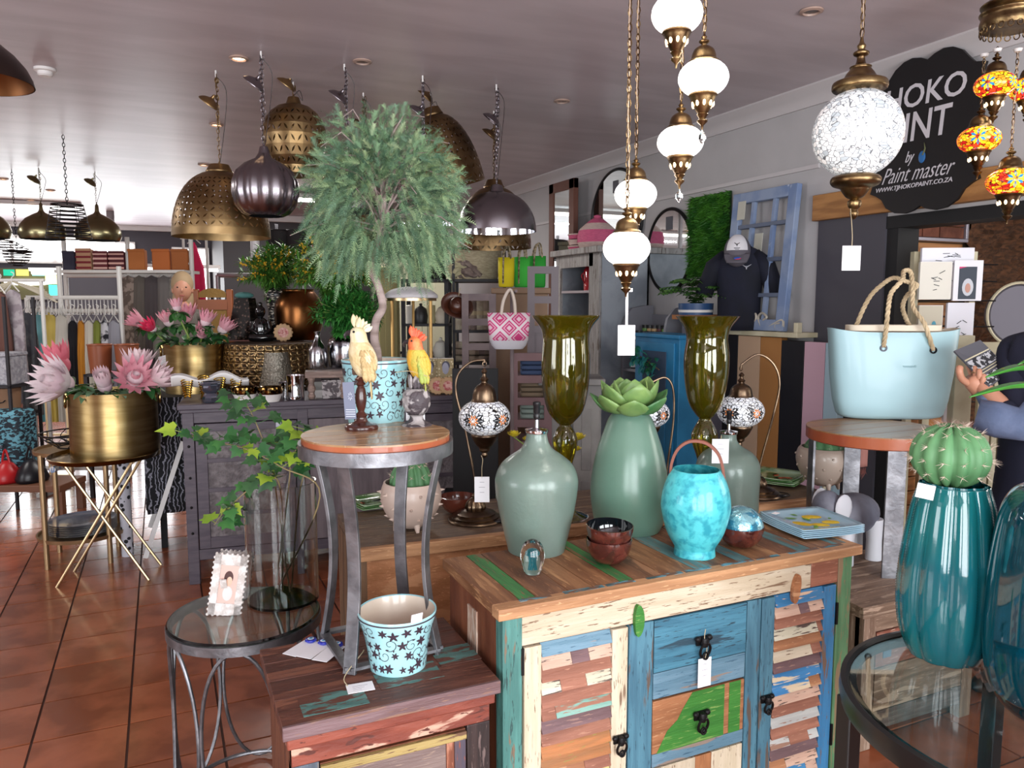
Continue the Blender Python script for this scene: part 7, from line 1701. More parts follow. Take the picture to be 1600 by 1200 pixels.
# greenery: mimosa sprays
def spray(lab,px,py,Y,r,n,flower,green,root,seed,up=1.,name='mimosa_spray',cat='plant',fl=.4,L=.10):
 p=at(px,py,Y=Y);k=mpp(p);t=thing(name,lab,cat,Vector(root),0);rn=random.Random(seed);c=p-Vector(root);g,y,s=B(),B(),B()
 for i in range(n):
  a=rn.random()*6.28;e=rn.uniform(-.4,1.4);d=Vector((cos(a)*cos(e),sin(a)*cos(e)*.8,sin(e)));tip=c+Vector((d.x*r[0]*k,d.y*r[0]*k,d.z*r[1]*k))*rn.uniform(.45,1)
  mid=c*.55+tip*.3;P=spl([(0,0,0),mid,tip],5);s.tube(P,.0018,4);q0=P[-1]-P[-4];q0.normalize()
  for j in range(3,len(P)):
   for q in range(5):dd=(q0+Vector((rn.uniform(-1,1),rn.uniform(-1,1),rn.uniform(-.8,.8)))).normalized();g.leaf(P[j],dd,L*rn.uniform(.35,.7),.015,n=2,curl=.3)
  if flower and rn.random()<fl:
   for j in range(10):y.ball(tip+q0*.012*(j%5-3)+Vector((rn.uniform(-.008,.008),rn.uniform(-.008,.008),rn.uniform(-.006,.006)-.01*(j//5))),.0065,6,4)
 obj('stems',s,M('stem_green'),t,stuff=True);obj('leaves',g,green,t,smooth=False,stuff=True)
 if flower:obj('blossom',y,flower,t,stuff=True)
 return t
mimg=M('mimosa_green','#5a8a34',.5,c2='#3c6c28',sc=14);mimy=M('mimosa_yellow','#e0b020',.6,c2='#c89818',sc=20)
spray('feathery mimosa spray with yellow blossom at the left, over the black statue',428,425,fwd(p3),(56,42),110,mimy,mimg,(p3.x,p3.y,p3.z+.12),3,fl=.6,L=.13)
pj_=at(525,575,z=ZC+.16)
spray('tall mimosa spray with yellow blossom beside the pink cone',528,420,fwd(pj_)+.1,(66,66),190,mimy,mimg,(pj_.x,pj_.y,pj_.z+.1),5,fl=.5,L=.15)
bushg=M('bush_green','#3f8a38',.5,c2='#2c6a2c',sc=14)
spray('bright green small-leaved bush above the steel jar',545,490,fwd(pj_),(56,40),150,None,bushg,(pj_.x,pj_.y,pj_.z+.1),6,name='leafy_bush')
# riser, steel jar, bottle, box
p=at(512,622,z=ZC);k=mpp(p);t=thing('wooden_riser','small distressed wooden riser on the plum counter','riser',p,face(p));rm=PW('riser_wood','#8c766c','#6f5c54','#a8948a',.6,HX,6)
obj('top',B().bx(-33*k,33*k,-14*k,22*k,33*k,43*k),rm,t,bev=.003);zr_=43*k
for s_ in(-1,1):obj('leg',B().lathe([(4*k,0),(6*k,4*k),(4*k,9*k),(6.5*k,16*k),(4*k,24*k),(6*k,33*k)],14,c=(s_*24*k,-6*k,0)),rm,t)
p2_=p
t=thing('carved_box','grey carved box under the wooden riser','box',p+Vector((.03,.0,0)),face(p));obj('box',B().bx(-16*k,22*k,-10*k,8*k,0,26*k),M('carved_grey'),t,bev=.003);obj('lid',B().bx(-17*k,23*k,-11*k,9*k,26*k,29*k),M('carved_grey'),t,bev=.002)
sil=M('mottled_silver','#b8b8bc',.15,1,c2='#5c5c62',sc=12,lo=.45,hi=.6)
zz=ZC+zr_+.001
turned('steel_jar','mirror-finish steel jar with a dark lower band on the wooden riser','jar',540,573,[(24,576),(26,560),(26,535),(18,524),(16,519)],sil,z=zz);turned('silver_bottle','mottled silver bottle on the wooden riser left of the steel jar','bottle',497,575,[(14,577),(15,560),(13,545),(7,534),(4,526),(5,518)],sil,z=zz)
turned('pink_cone','pink paper cone standing among the mimosa','cone',503,420,[(10,420),(15,377),(14,376)],M('pink_cone','#d8607c',.6),sm=0,Y=fwd(pj_)+.25)
pc=bpy.data.objects['pink_cone'];
# portrait boxes
for i,(x0,x1,y0,y1)in enumerate(((660,684,560,613),(684,709,560,615))):
 p=at((x0+x1)/2,y1,z=ZC);k=mpp(p);t=thing('portrait_book',('left','right')[i]+' patterned book with a vintage portrait cover, right of the orange cockatoo','book',p,face(p));w,hh=(x1-x0)/2*k,(y1-y0)*k
 obj('cover',B().bx(-w,w,0,.03,0,hh),M('lattice_cover','#c9bd9c',.6,c2='#8c7c58',kind='voronoi',sc=60,lo=.25,hi=.35),t,smooth=False);obj('pages',B().bx(-w+.003,w-.003,.002,.028,.002,hh+.001),paper,t,smooth=False)
 obj('printed_head',B().ball((0,-.001,hh*.72),(w*.42,.001,hh*.17),14,8),M('print_grey','#8a8a98',.6),t);obj('printed_hair',B().ball((.002,-.0005,hh*.8),(w*.5,.001,hh*.13),14,8),M('print_dark2','#3c3a48',.6),t)
 rose_frame(('left','right')[i]+' petal-edged round frame leaning on the portrait books',(x0+x1)/2+(4 if i else 12),616,ZC)
# cushion stand
p=at(648,612,z=ZC);p=p+Vector((0,.05,0));Y=fwd(p);k=mpp(p);t=thing('cushion_stand','gold-legged round stool with a white quilted cushion, standing on the counter','stool',p,face(p));zt=at(648,466,Y=Y).z-p.z
obj('cushion',B().lathe([(r*k,zt+z*k)for r,z in smoothp([(.3,0),(38,0),(41,2),(40,6),(30,13),(14,17),(.3,18)],3)],40),M('quilt_white','#c9c6c8',.7,bump=.4,bsc=30),t);obj('ring',B().lathe([(34*k,zt-4*k),(39*k,zt-4*k),(39*k,zt),(34*k,zt),(34*k,zt-4*k)],40,cap=False),goldrod,t)
for a in(215,265,325,35,85,145):obj('leg',B().tube([(36*k*cos(rad(a)),36*k*sin(rad(a)),0),(36*k*cos(rad(a)),36*k*sin(rad(a)),zt-2*k)],.009,8),M('gold_leg','#c9a468',.35,.8),t)if a!=265 else None
# ------------------------------------------------------------ middle background: display furniture
def boxcab(name,lab,x0,x1,y0,Y,depth,mat,cat='cabinet',doors=2,base=0):
 a=at(x0,y0,Y=Y);b_=at(x1,y0,Y=Y);w=sqrt((a.x-b_.x)**2+(a.y-b_.y)**2);t=thing(name,lab,cat,(a.x,a.y,base),-A);Z=a.z-base
 obj('carcass',B().bx(0,w,0,depth,.0,Z),mat,t,bev=.004);obj('cornice',B().bx(-.02,w+.02,-.03,depth,Z,Z+.04),mat,t,bev=.006)
 for i in range(doors):
  d=obj('door',B().bx(w*i/doors+.01,w*(i+1)/doors-.01,-.015,0,.08,Z-.06),mat,t,bev=.003);m_=w/doors
  obj('door_panel',B().bx(w*i/doors+.06,w*(i+1)/doors-.06,-.02,-.013,.16,Z*.48),mat,d,bev=.004);obj('door_panel',B().bx(w*i/doors+.06,w*(i+1)/doors-.06,-.02,-.013,Z*.54,Z-.14),mat,d,bev=.004);obj('knob',B().ball((w*(i+(.85 if i==0 else .15))/doors if doors>1 else w*.85,-.03,Z*.5),.014,8,6),blackiron,d)
 return t
boxcab('cream_wardrobe','tall cream panelled wardrobe far behind the white cushion stool',592,706,372,7.6,.5,M('cream_ward','#a8a48c',.6),doors=3)
boxcab('olive_screen','narrow olive-cream screen panel behind the tree trunk',590,622,424,6.6,.06,M('olive_cream','#a09868',.6),cat='screen',doors=1)
def open_rack(name,lab,x0,x1,ytop,Y,depth,shelves,mat,cat='shelf',w_=.03):
 a=at(x0,ytop,Y=Y);b_=at(x1,ytop,Y=Y);w=sqrt((a.x-b_.x)**2+(a.y-b_.y)**2);t=thing(name,lab,cat,(a.x,a.y,0),-A);Z=a.z
 for x in(0,w-w_):
  for y in(0,depth-w_):obj('upright',B().bx(x,x+w_,y,y+w_,0,Z),mat,t,smooth=False)
 zs=[at(x0,y,Y=Y).z for y in shelves]
 for z in zs:obj('shelf',B().bx(0,w,0,depth,z-.02,z),mat,t,smooth=False)
 return t,a,w,zs
def on_rack(a,w,z,s,dy=.12):return Vector((a.x,a.y,z))+Vector((cos(-A)*w*s-sin(-A)*dy,sin(-A)*w*s+cos(-A)*dy,0))
# black lantern shelf left of the etagere
t,ra,rw,rz_=open_rack('lantern_shelf','dark shelf unit of lanterns and baskets behind the white cushion stool',626,700,436,6.0,.35,(436,506,560,612),M('shelf_black','#242226',.6))
for i,(s,z,lab)in enumerate(((.3,0,'left black moorish lantern on the lantern shelf'),(.75,0,'right black moorish lantern on the lantern shelf'))):
 p=on_rack(ra,rw,rz_[z],s);c=thing('lantern',lab,'lantern',p);obj('body',B().lathe([(.0005,0),(.07,0),(.075,.02),(.05,.12),(.08,.14),(.05,.2),(.02,.25),(.03,.28),(.005,.34)],8,cap=False),blackiron,c,smooth=False);obj('handle',B().tube([(.02*cos(q),0,.36+.02*sin(q))for q in[2*pi*j/12 for j in range(12)]],.003,5,closed=True),blackiron,c)
bk_=M('wicker','#8c744c',.8,c2='#6c5834',sc=30,st=(1,1,5),bump=.6,bsc=60)
def basket(lab,p,r,hh,mat=bk_,handle=True,name='basket',lid=False):
 t=thing(name,lab,'basket',p);obj('body',B().lathe(wall2([(r*.8,0),(r*.95,hh*.4),(r,hh),(r*1.04,hh+.006)],.006),24,cap=False),mat,t);obj('rim',B().tube([(r*1.02*cos(q),r*1.02*sin(q),hh)for q in[2*pi*j/24 for j in range(24)]],.008,6,closed=True),mat,t)
 if handle:
  for s_ in(-1,1):obj('handle',B().tube(spl([(s_*r,-.04,hh-.02),(s_*r*1.1,-.02,hh+.05),(s_*r*1.1,.02,hh+.05),(s_*r,.04,hh-.02)],4),.005,6),string,t)
 return t
basket('small tan wicker basket on the lowest visible lantern shelf',on_rack(ra,rw,rz_[3],.25),.09,.1);basket('low brown wicker basket at the right of the lantern shelf',on_rack(ra,rw,rz_[3],.75),.09,.09)
for i,(s,z)in enumerate(((.15,1),(.38,1),(.6,1),(.85,1),(.2,2),(.8,2))):
 p=on_rack(ra,rw,rz_[z],s);cc=('#d8d4c8','#2c2a2c','#b8b088','#c8bca8','#a8946c','#e0dcd0')[i]
 c=thing('candle' if i%2==0 else 'ornament_jar',('cream pillar candle at the left of the lantern shelf','black jar between the candles on the lantern shelf','olive pillar candle on the middle lantern shelf','stone-coloured jar at the right of the middle lantern shelf','tan short candle on the lower lantern shelf','white jar on the lower lantern shelf')[i],'candle' if i%2==0 else 'jar',p)
 if i%2==0:obj('wax',B().lathe([(.0005,0),(.035,0),(.035,.14),(.03,.145),(.0005,.142)],16,cap=False),M('wax'+str(i),cc,.5),c);obj('wick',B().tube([(0,0,.14),(0,0,.16)],.002,5),black,c)
 else:obj('body',B().lathe([(.0005,0),(.05,0),(.065,.06),(.04,.12),(.0005,.12)],18,cap=False),M('jar'+str(i),cc,.4),c);obj('lid',B().lathe([(.0005,.12),(.04,.121),(.01,.14),(.014,.155),(.0005,.16)],16,cap=False),M('jar'+str(i)),c)
# etagere with baskets
t,ea,ew,ez=open_rack('black_etagere','tall black iron rack with baskets and rope bundles, left of the yellow bag',706,790,388,5.7,.4,(436,516,566,640),M('shelf_black'),w_=.02)
basket('large pale round basket on the top shelf of the black rack',on_rack(ea,ew,ez[0],.45,.2),.19,.26,M('pale_wicker','#b8ac90',.8,c2='#a0947a',sc=30,st=(1,1,5),bump=.5),False)
kn=M('knit_wool','#8c7c74',.9,c2='#6c5c58',sc=20,bump=1,bsc=40)
for i,(s,m_,lab)in enumerate(((.1,M('knit_cream','#b0a888',.9,bump=1,bsc=40),'cream knotted wool bundle at the left of the top rack shelf'),(.3,kn,'brown grey knotted wool bundle on the top rack shelf'))):
 p=on_rack(ea,ew,ez[0],s,.06);c=thing('wool_bundle',lab,'wool',p);b=B();rn=random.Random(i)
 for j in range(9):b.tube(spl([(RU(-.08,.08),RU(-.05,.05),RU(.02,.12))for _ in range(4)],5),.02,7)
 obj('strands',b,m_,c);obj('tie',B().tube([(.06*cos(q),0,.07+.07*sin(q))for q in[2*pi*j/14 for j in range(14)]],.006,5,closed=True),string,c)
for i in range(6):
 p=on_rack(ea,ew,ez[1],.12+.13*i,.12);c=thing('rolled_throw',('first','second','third','fourth','fifth','sixth')[i]+' upright rolled throw from the left on the second rack shelf','throw',p);obj('roll',B().lathe([(.0005,0),(.045,0),(.048,.1),(.045,.24),(.0005,.25)],14,cap=False),M('throw%d'%(i%3),('#b8b09c','#8c7c6c','#6c5c58')[i%3],.9,c2='#9c8c7c',sc=16,bump=.5),c);obj('band',B().lathe([(.049,.11),(.049,.14)],14,cap=False),string,c)
for i in range(4):
 p=on_rack(ea,ew,ez[2],.15+.2*i,.12);c=thing('folded_cloth',('leftmost','second','third','rightmost')[i]+' folded pale cloth on the third rack shelf','cloth',p,-A);
 for j in range(3):obj('fold',B().bx(-.07,.07,-.08,.08,.05*j,.05*j+.045),M('throw%d'%(i%3)),c,bev=.015)
# brown hat
p=at(714,478,Y=5.2);k=mpp(p);t=thing('leather_hat','brown leather wide-brimmed hat hanging on the rack post','hat',p,-A);lt=M('hat_leather','#5a2e1e',.35,c2='#3c1e14',sc=4,coat=.2)
obj('crown',B().lathe([(r*k,z*k)for r,z in smoothp([(13,0),(12,8),(9,14),(.5,16)],4)],24,cap=False),lt,t,rot=(rad(70),rad(25),0),ang=180,solid=.004)
obj('brim',B().lathe([(12*k,0),(18*k,-1*k),(23*k,3*k)],30,cap=False,mod=lambda a,s:1+.12*cos(2*a)),lt,t,rot=(rad(70),rad(25),0),ang=180,solid=.004)
obj('hat_cord',B().tube([(0,0,.0),(.02,.02,.12)],.003,5),string,t)
# mauve window-ladder frame and low crate shelf
mv=M('mauve_paint','#7c6c6c',.6,c2='#6a5c5e',sc=6)
def lattice(name,lab,x0,x1,y0,y1,Y,cols,rows,mat=mv,cat='frame',wd=.045,foot=True):
 a=at(x0,y1,Y=Y);b_=at(x1,y1,Y=Y);w=sqrt((a.x-b_.x)**2+(a.y-b_.y)**2);Hh=at(x0,y0,Y=Y).z-a.z;t=thing(name,lab,cat,(a.x,a.y,0 if foot else a.z),-A);z0=a.z if foot else 0
 obj('stile',B().bx(0,wd,0,.04,0 if foot else 0,z0+Hh),mat,t,smooth=False);obj('stile',B().bx(w-wd,w,0,.04,0,z0+Hh),mat,t,smooth=False)
 for i in range(1,cols):obj('bar',B().bx(w*i/cols-.01,w*i/cols+.01,.005,.035,z0,z0+Hh),mat,t,smooth=False)
 for i in range(rows+1):z=z0+Hh*i/rows;obj('rail',B().bx(wd,w-wd,0,.04,max(0,z-wd),z),mat,t,smooth=False)
 return t,a,w,Hh
lattice('ladder_rack','mauve-brown open ladder frame standing before the black rack',722,775,459,575,5.1,1,3)
t,a,w,Hh=lattice('grey_glazed_door','grey-mauve glazed cupboard door standing open beside the green bags',824,872,416,555,4.8,1,3,M('greymauve','#6c6468',.6))
obj('solid_panel',B().bx(.04,w-.04,.01,.03,.05,a.z+Hh*.33),M('greymauve'),t,smooth=False)
t,a,w,Hh=lattice('mauve_ladder','mauve wooden ladder shelf below the pink patterned bag',797,862,552,690,4.5,1,4,M('mauve_pink','#7a5e60',.6),cat='ladder shelf')
for i,(c,lab)in enumerate((('#3c4c6c','dark blue folded cloth on the top rung shelf of the mauve ladder'),('#7c6c58','tan tin on the second rung of the mauve ladder'),('#8c9c94','pale green folded cloth on the third rung of the mauve ladder'))):
 z=a.z+Hh*(3-i)/4;p=Vector((a.x,a.y,z))+Vector((cos(-A)*w*.55+.06,sin(-A)*w*.55+.12,0));c_=thing('folded_textile',lab,'cloth',p,-A);
 for j in range(3):obj('fold',B().bx(-.08,.08,-.1,.1,.03*j,.03*j+.027),M('fold%d'%i,c,.8),c_,bev=.01)
for i in range(4):z=a.z+Hh*i/4;obj('tread',B().bx(0,w,.04,.3,z-.02,z),M('mauve_pink'),t,smooth=False)
cr=boxcab('low_grey_cabinet','low pale grey two-door cabinet behind the left olive vase',846,940,602,4.55,.3,M('lowgrey','#8e8c88',.6,c2='#7a7876',sc=5),doors=2)
tcab=boxcab('bag_display_shelf','tan wooden shelf unit carrying the yellow and green felt bags',772,856,459,5.3,.35,M('tan_wood','#8c7058',.6),cat='shelf',doors=0)
# felt bags
def felt(lab,x0,x1,y0,y1,Y,c,name='felt_bag'):
 p=at((x0+x1)/2,y1,Y=Y);k=mpp(p);w=(x1-x0)/2*k;hh=(y1-y0)*k;t=thing(name,lab,'bag',p,-A+.1);m_=M('felt'+c,c,.8)
 vs=[];n=32
 for s,wd,dp in((0,.85,.8),(.05,.95,.95),(.5,1,1),(1,1.02,.8)):
  for j in range(n):a=2*pi*j/n;vs.append((abs(cos(a))**.6*(1 if cos(a)>0 else-1)*w*wd,abs(sin(a))**.6*(1 if sin(a)>0 else-1)*.05*dp,s*hh))
 obj('body',B().add(vs,[(i*n+j,i*n+(j+1)%n,(i+1)*n+(j+1)%n,(i+1)*n+j)for i in range(3)for j in range(n)]+[tuple(range(n))[::-1]]),m_,t,solid=.004)
 for d in(-.052,.052):obj('rope_handle',B().tube(spl([(-w*.5,d,hh*.1),(-w*.45,d*1.1,hh*.95),(-w*.1,d,hh*1.35),(w*.3,d,hh*1.35),(w*.5,d*1.1,hh*.95)],5),.006,6),M('dark_rope','#5c5038',.8,c2='#a8987c',sc=60),t)
zt_=at(812,457,Y=5.3).z+.041
for(x0,x1,y0,Y,c,lab)in((779,803,408,5.42,'#dcc81c','yellow felt bag on the tan shelf, leftmost of the bright bags'),(803,828,407,5.5,'#3cae3c','bright green felt bag right of the yellow one'),(826,852,405,5.58,'#2c9a34','darker green felt bag seen behind the glazed door')):
 p=at((x0+x1)/2,453,Y=Y);b0=453;felt(lab,x0,x1,y0,b0,Y,c);bpy.data.objects[[o.name for o in SC.objects if o.get('label')==lab][0]].location.z=zt_
# ikat bag
p=at(795,545,Y=4.35);k=mpp(p);t=thing('ikat_bag','pink and white diamond-patterned tote bag hanging above the mauve ladder','bag',p,-A+.05)
def ik(nt,N,L,I):
 tc=N.new('ShaderNodeTexCoord');mp=N.new('ShaderNodeMapping');mp.inputs['Rotation'].default_value=(0,rad(45),0);mp.inputs['Scale'].default_value=(13,1,13);L.new(tc.outputs['Object'],mp.inputs[0])
 w1=N.new('ShaderNodeTexVoronoi');w1.distance='CHEBYCHEV';w1.inputs['Randomness'].default_value=.12;w1.inputs['Scale'].default_value=1;L.new(mp.outputs[0],w1.inputs['Vector'])
 r=N.new('ShaderNodeValToRGB');r.color_ramp.interpolation='CONSTANT';e=r.color_ramp.elements;e[0].color=h('#e0c0cc');e[1].color=h('#c83c78');e[1].position=.14
 for ps,c in((.25,'#dcb4c4'),(.31,'#c83c78'),(.4,'#dcd0d4')):q=e.new(ps);q.color=h(c)
 L.new(w1.outputs['Distance'],r.inputs[0]);L.new(r.outputs[0],I['Base Color']);I['Roughness'].default_value=.8
ikm=mat_raw('ikat',ik);hh=56*k;W0,W1=24*k,33*k;n=36
def ring(s,lw,dp):return[(abs(cos(a))**.7*(1 if cos(a)>0 else-1)*lw,abs(sin(a))**.7*(1 if sin(a)>0 else-1)*dp,s*hh)for a in[2*pi*j/n for j in range(n)]]
qf=[(i*n+j,i*n+(j+1)%n,(i+1)*n+(j+1)%n,(i+1)*n+j)for i in range(2)for j in range(n)]
obj('body',B().add(ring(.24,30*k,.055)+ring(.6,31.5*k,.05)+ring(1,33*k,.03),qf),ikm,t,solid=.003);obj('canvas_base',B().add(ring(0,22*k,.045)+ring(.1,27*k,.054)+ring(.24,30.2*k,.0555),qf+[tuple(range(n))[::-1]]),M('base_canvas','#b8b6bc',.8),t)
for d in(-.03,.03):obj('strap',B().tube(spl([(-12*k,d,hh*.95),(-8*k,d,hh+20*k),(2*k,d*.3,hh+36*k),(8*k,d,hh+20*k),(10*k,d,hh*.95)],5),.008,6),M('strap_cream','#c8bcb0',.8),t)
p=at(800,455,Y=4.42);hk=thing('bag_post','slim dark post with a peg that carries the pink patterned bag','stand',(p.x,p.y,0));obj('post',B().tube([(0,0,0),(0,0,p.z)],.012,8),mv,hk);obj('peg',B().tube([(0,0,p.z-.02),(-.02,-.1,p.z-.0)],.008,8),mv,hk);obj('foot',B().lathe([(.0005,0),(.12,0),(.12,.02),(.0005,.025)],20,cap=False),mv,hk)
# black chair boards
p=at(742,690,Y=4.2);t=thing('black_box_seat','matt black box chair behind the left swan neck lamp','chair',(p.x,p.y,0),-A);obj('seat',B().bx(-.2,.2,0,.4,.4,.48),blackm,t,bev=.004);obj('backrest',B().bx(-.12,.13,-.04,0,.4,at(740,575,Y=4.2).z),blackm,t,bev=.004)
for x in(-.18,.14):
 for y in(.02,.34):obj('leg',B().bx(x,x+.04,y,y+.04,0,.4),blackm,t,smooth=False)
# pipe racks and black baskets on the dark back wall
pipe=M('pipe_grey','#8c8c8e',.4,.6)
p=at(340,430,Y=9.5);q=at(400,430,Y=9.5);t=thing('pipe_rail','grey pipe clothes rail against the dark wall left of the mimosa','rail',(p.x,p.y,0),-A);w=(q-p).length+.6
obj('rail',B().tube([(0,0,p.z),(w,0,p.z)],.03,10),pipe,t);obj('upright',B().tube([(0,0,0),(0,0,p.z)],.03,10),pipe,t);obj('upright',B().tube([(w,0,0),(w,0,p.z)],.03,10),pipe,t)
p=at(398,370,Y=8.0);z0=at(398,410,Y=8).z;t=thing('white_pipe','short white pipe hanging below the pierced gold dome','pipe',(p.x,p.y,z0));obj('pipe',B().tube([(0,0,0),(0,0,2.87-z0)],.03,10),M('pipe_white','#b8b6ba',.4),t);obj('collar',B().lathe([(.035,0),(.045,.02),(.045,.28),(.035,.3)],12),M('pipe_white'),t)
t,sa,sw,sz=open_rack('black_shelf_unit','black shelf unit of dark baskets at the back, behind the mimosa',415,590,345,9.6,.4,(392,470),M('shelf_black'))
for i in range(6):
 p=on_rack(sa,sw,sz[0],.08+.165*i,.2);c=basket(('first','second','third','fourth','fifth','sixth')[i]+' black basket from the left on the back wall shelf',p,.17,.26,M('black_wicker','#1c1a1c',.7,bump=.5),False)
# ------------------------------------------------------------ far left: clothes racks
rackw=M('rack_white','#cfcdc8',.45)
def garment(lab,x0,x1,y0,y1,Y,c,c2=None,name='garment',folds=5,seed=1,hang=True,shoulder=.75):
 p=at((x0+x1)/2,y0,Y=Y);k=mpp(p);w=(x1-x0)/2*k*1.1;hh=(y1-y0)*k;t=thing(name,lab,'clothing',p,-A+RU(-.15,.15));rn=random.Random(seed);ph=rn.random()*6
 def f(sd):
  def g(s,v):
   ww=w*(shoulder+(1-shoulder)*min(1,v*2.5))*(1+.05*sin(v*6+ph));x=(s-.5)*2
   return(x*ww,sd*(.05*sqrt(max(0,1-x*x))*min(1,.3+v*2))+.014*sin(x*folds*2+ph)*v,-hh*v-.05*w*0+(-.04*abs(x)*(1-v)))
  return g
 b=B().grid(f(-1),22,10);b.grid(f(1),22,10);m_=M('cloth'+c+(c2 or ''),c,.85,c2=c2,sc=14 if c2 else 6,lo=.46,hi=.54)
 obj('cloth',b,m_,t,ang=180)
 if hang:obj('hanger',B().tube([(-w*.7,0,-.02),(0,0,.05),(w*.7,0,-.02)],.006,5).tube(spl([(0,0,.05),(0,0,.09),(.02,0,.11),(.02,0,.13),(0,0,.14)],4),.004,5),rackw,t)
 return t
Yr=7.0
a=at(42,465,Y=Yr);b_=at(188,465,Y=Yr);w=(b_-a).length
t=thing('white_clothes_rack','white metal clothes rack with a comb of hangers, at the far left','clothes rack',(a.x,a.y,0),-A)
for x in(0,w*.36,w):obj('upright',B().tube([(x,0,0),(x,0,a.z+(.28 if x else 0))],.022,8),rackw,t)
for z in(a.z,a.z-.12):obj('rail',B().tube([(0,0,z),(w,0,z)],.02,8),rackw,t)
obj('base_rail',B().tube([(0,0,.08),(w,0,.08)],.02,8),rackw,t)
ux=Vector((cos(-A),sin(-A),0))
ph_=thing('empty_hanger','x','hanger',(0,0,-5),0);obj('hanger',B().tube([(0,-.16,-.09),(0,0,-.01),(0,.16,-.09),(0,-.16,-.09)],.005,5).tube([(0,0,-.01),(0,0,.04),(0,.02,.055)],.004,4),rackw,ph_)
for i in range(24):
 loc=Vector((a.x,a.y,a.z-.06))+ux*(w*(i+.6)/25)
 if i==0:ph_.location=loc;ph_.rotation_euler=(0,0,-A+.5);ph_['label']='white empty hanger in the close row on the white clothes rack';ph_['group']='empty hangers on the white rack'
 else:dup(ph_,loc,-A+.5+RU(-.1,.1))
for i,(x0,x1,c,c2,y0,lab)in enumerate(((54,69,'#6fa9b0',None,487,'teal-blue garment, first of the row on the white rack'),(67,87,'#c9b45c',None,488,'mustard-yellow garment second on the white rack'),(84,106,'#c4c0b4',None,490,'pale stone garment third on the white rack'),(105,121,'#17171c',None,500,'black garment on the white rack'),(120,132,'#c8862c',None,500,'amber orange garment on the white rack'),(130,147,'#d4cfc0',None,500,'ivory garment on the white rack'),(144,158,'#7a8438',None,500,'olive green garment on the white rack'),(156,170,'#1c1c24','#c4c4c8',500,'black and white patterned garment on the white rack'),(168,188,'#8c8c94',None,500,'grey garment at the right end of the white rack'))):
 garment(lab,x0,x1,y0,660 if i<3 else 640,Yr-.02,c,c2,seed=i)
garment('charcoal long jacket with a white tag hanging before the white rack',28,56,488,650,6.5,'#4a4c52','#5c5e60',name='jacket',seed=20)
garment('striped grey shirt hanging at the far left edge',4,34,452,600,6.3,'#8c8288','#a8a0a4',name='shirt',seed=21);garment('dark red garment behind the charcoal jacket',12,24,495,600,6.7,'#8a2434',seed=22);garment('brown belted coat at the far left edge',-14,12,455,640,6.2,'#5c3c34',name='coat',seed=23)
# grey jacket rack with upper shelf
Yj=8.2;a=at(102,423,Y=Yj);b_=at(300,423,Y=Yj);w=(b_-a).length
t=thing('tall_garment_rack','tall white garment rack with a bag shelf and a row of grey jackets','clothes rack',(a.x,a.y,0),-A)
for x in(0,w*.5,w):obj('upright',B().tube([(x,0,0),(x,0,a.z+.35)],.024,8),rackw,t)
obj('rail',B().tube([(0,0,a.z-.05),(w,0,a.z-.05)],.022,8),rackw,t);obj('bag_shelf',B().bx(0,w,-.2,.2,a.z-.03,a.z),rackw,t,smooth=False)
for i,(x0,x1,c,c2,lab)in enumerate(((188,214,'#8c7e74','#5c5048','speckled brown-grey top at the left of the jacket row'),(206,230,'#5c5650',None,'dark taupe jacket in the row'),(224,250,'#4c4648',None,'charcoal jacket in the middle of the row'),(244,268,'#6c6866',None,'mid grey jacket behind the shopper'),(262,290,'#8c8a84','#7a7872','pale grey herringbone jacket at the right of the row'),(284,300,'#6c645c',None,'slim taupe jacket at the end of the row'))):garment(lab,x0,x1,430,580,Yj-.02,c,c2,name='jacket',seed=30+i)
garment('hot pink sheer dress hanging beside the lit window',290,316,378,470,9.0,'#dc2c60',name='pink_dress',seed=40,shoulder=.2)
def pouch(lab,x0,x1,y0,y1,c,c2=None,stripes=False):
 p=at((x0+x1)/2,420,Y=Yj);k=mpp(p);w=(x1-x0)/2*k;hh=(y1-y0)*k;t=thing('shoulder_bag',lab,'bag',(p.x,p.y,a.z+.001),-A)
 obj('body',B().bx(-w,w,-.04,.04,0,hh),M('pouch'+c,c,.7),t,bev=.015)
 if stripes:
  for j in range(4):obj('stripe',B().bx(-w*.99,w*.99,-.043,-.04,hh*(.08+.25*j),hh*(.08+.25*j)+hh*.1),M('stripe'+stripes,stripes,.7),t,smooth=False)
 obj('flap',B().bx(-w*1.0,w*1.0,-.046,-.02,hh*.9,hh+.008),M('pouch'+c),t,bev=.005)
for ar in((101,120,391,420,'#2c2a3c',None,None,'dark navy pouch, leftmost on the bag shelf'),(122,146,388,421,'#b88c6c',None,'#7c2028','tan bag with dark red stripes on the bag shelf'),(149,171,392,421,'#5c1820',None,'#d4a89c','maroon and pink striped bag, left of the striped pair'),(173,197,392,421,'#4c141c',None,'#d0a094','maroon and pink striped bag, right of the striped pair'),(203,229,389,421,'#a8622c',None,None,'plain tan orange bag left of the bright window strip'),(240,268,389,421,'#b0602a',None,None,'bright tan orange bag right of the window strip'),(270,296,389,421,'#9a5828',None,None,'darker tan bag at the right end of the bag shelf')):pouch(ar[7],ar[0],ar[1],ar[2],ar[3],ar[4],None,ar[6])
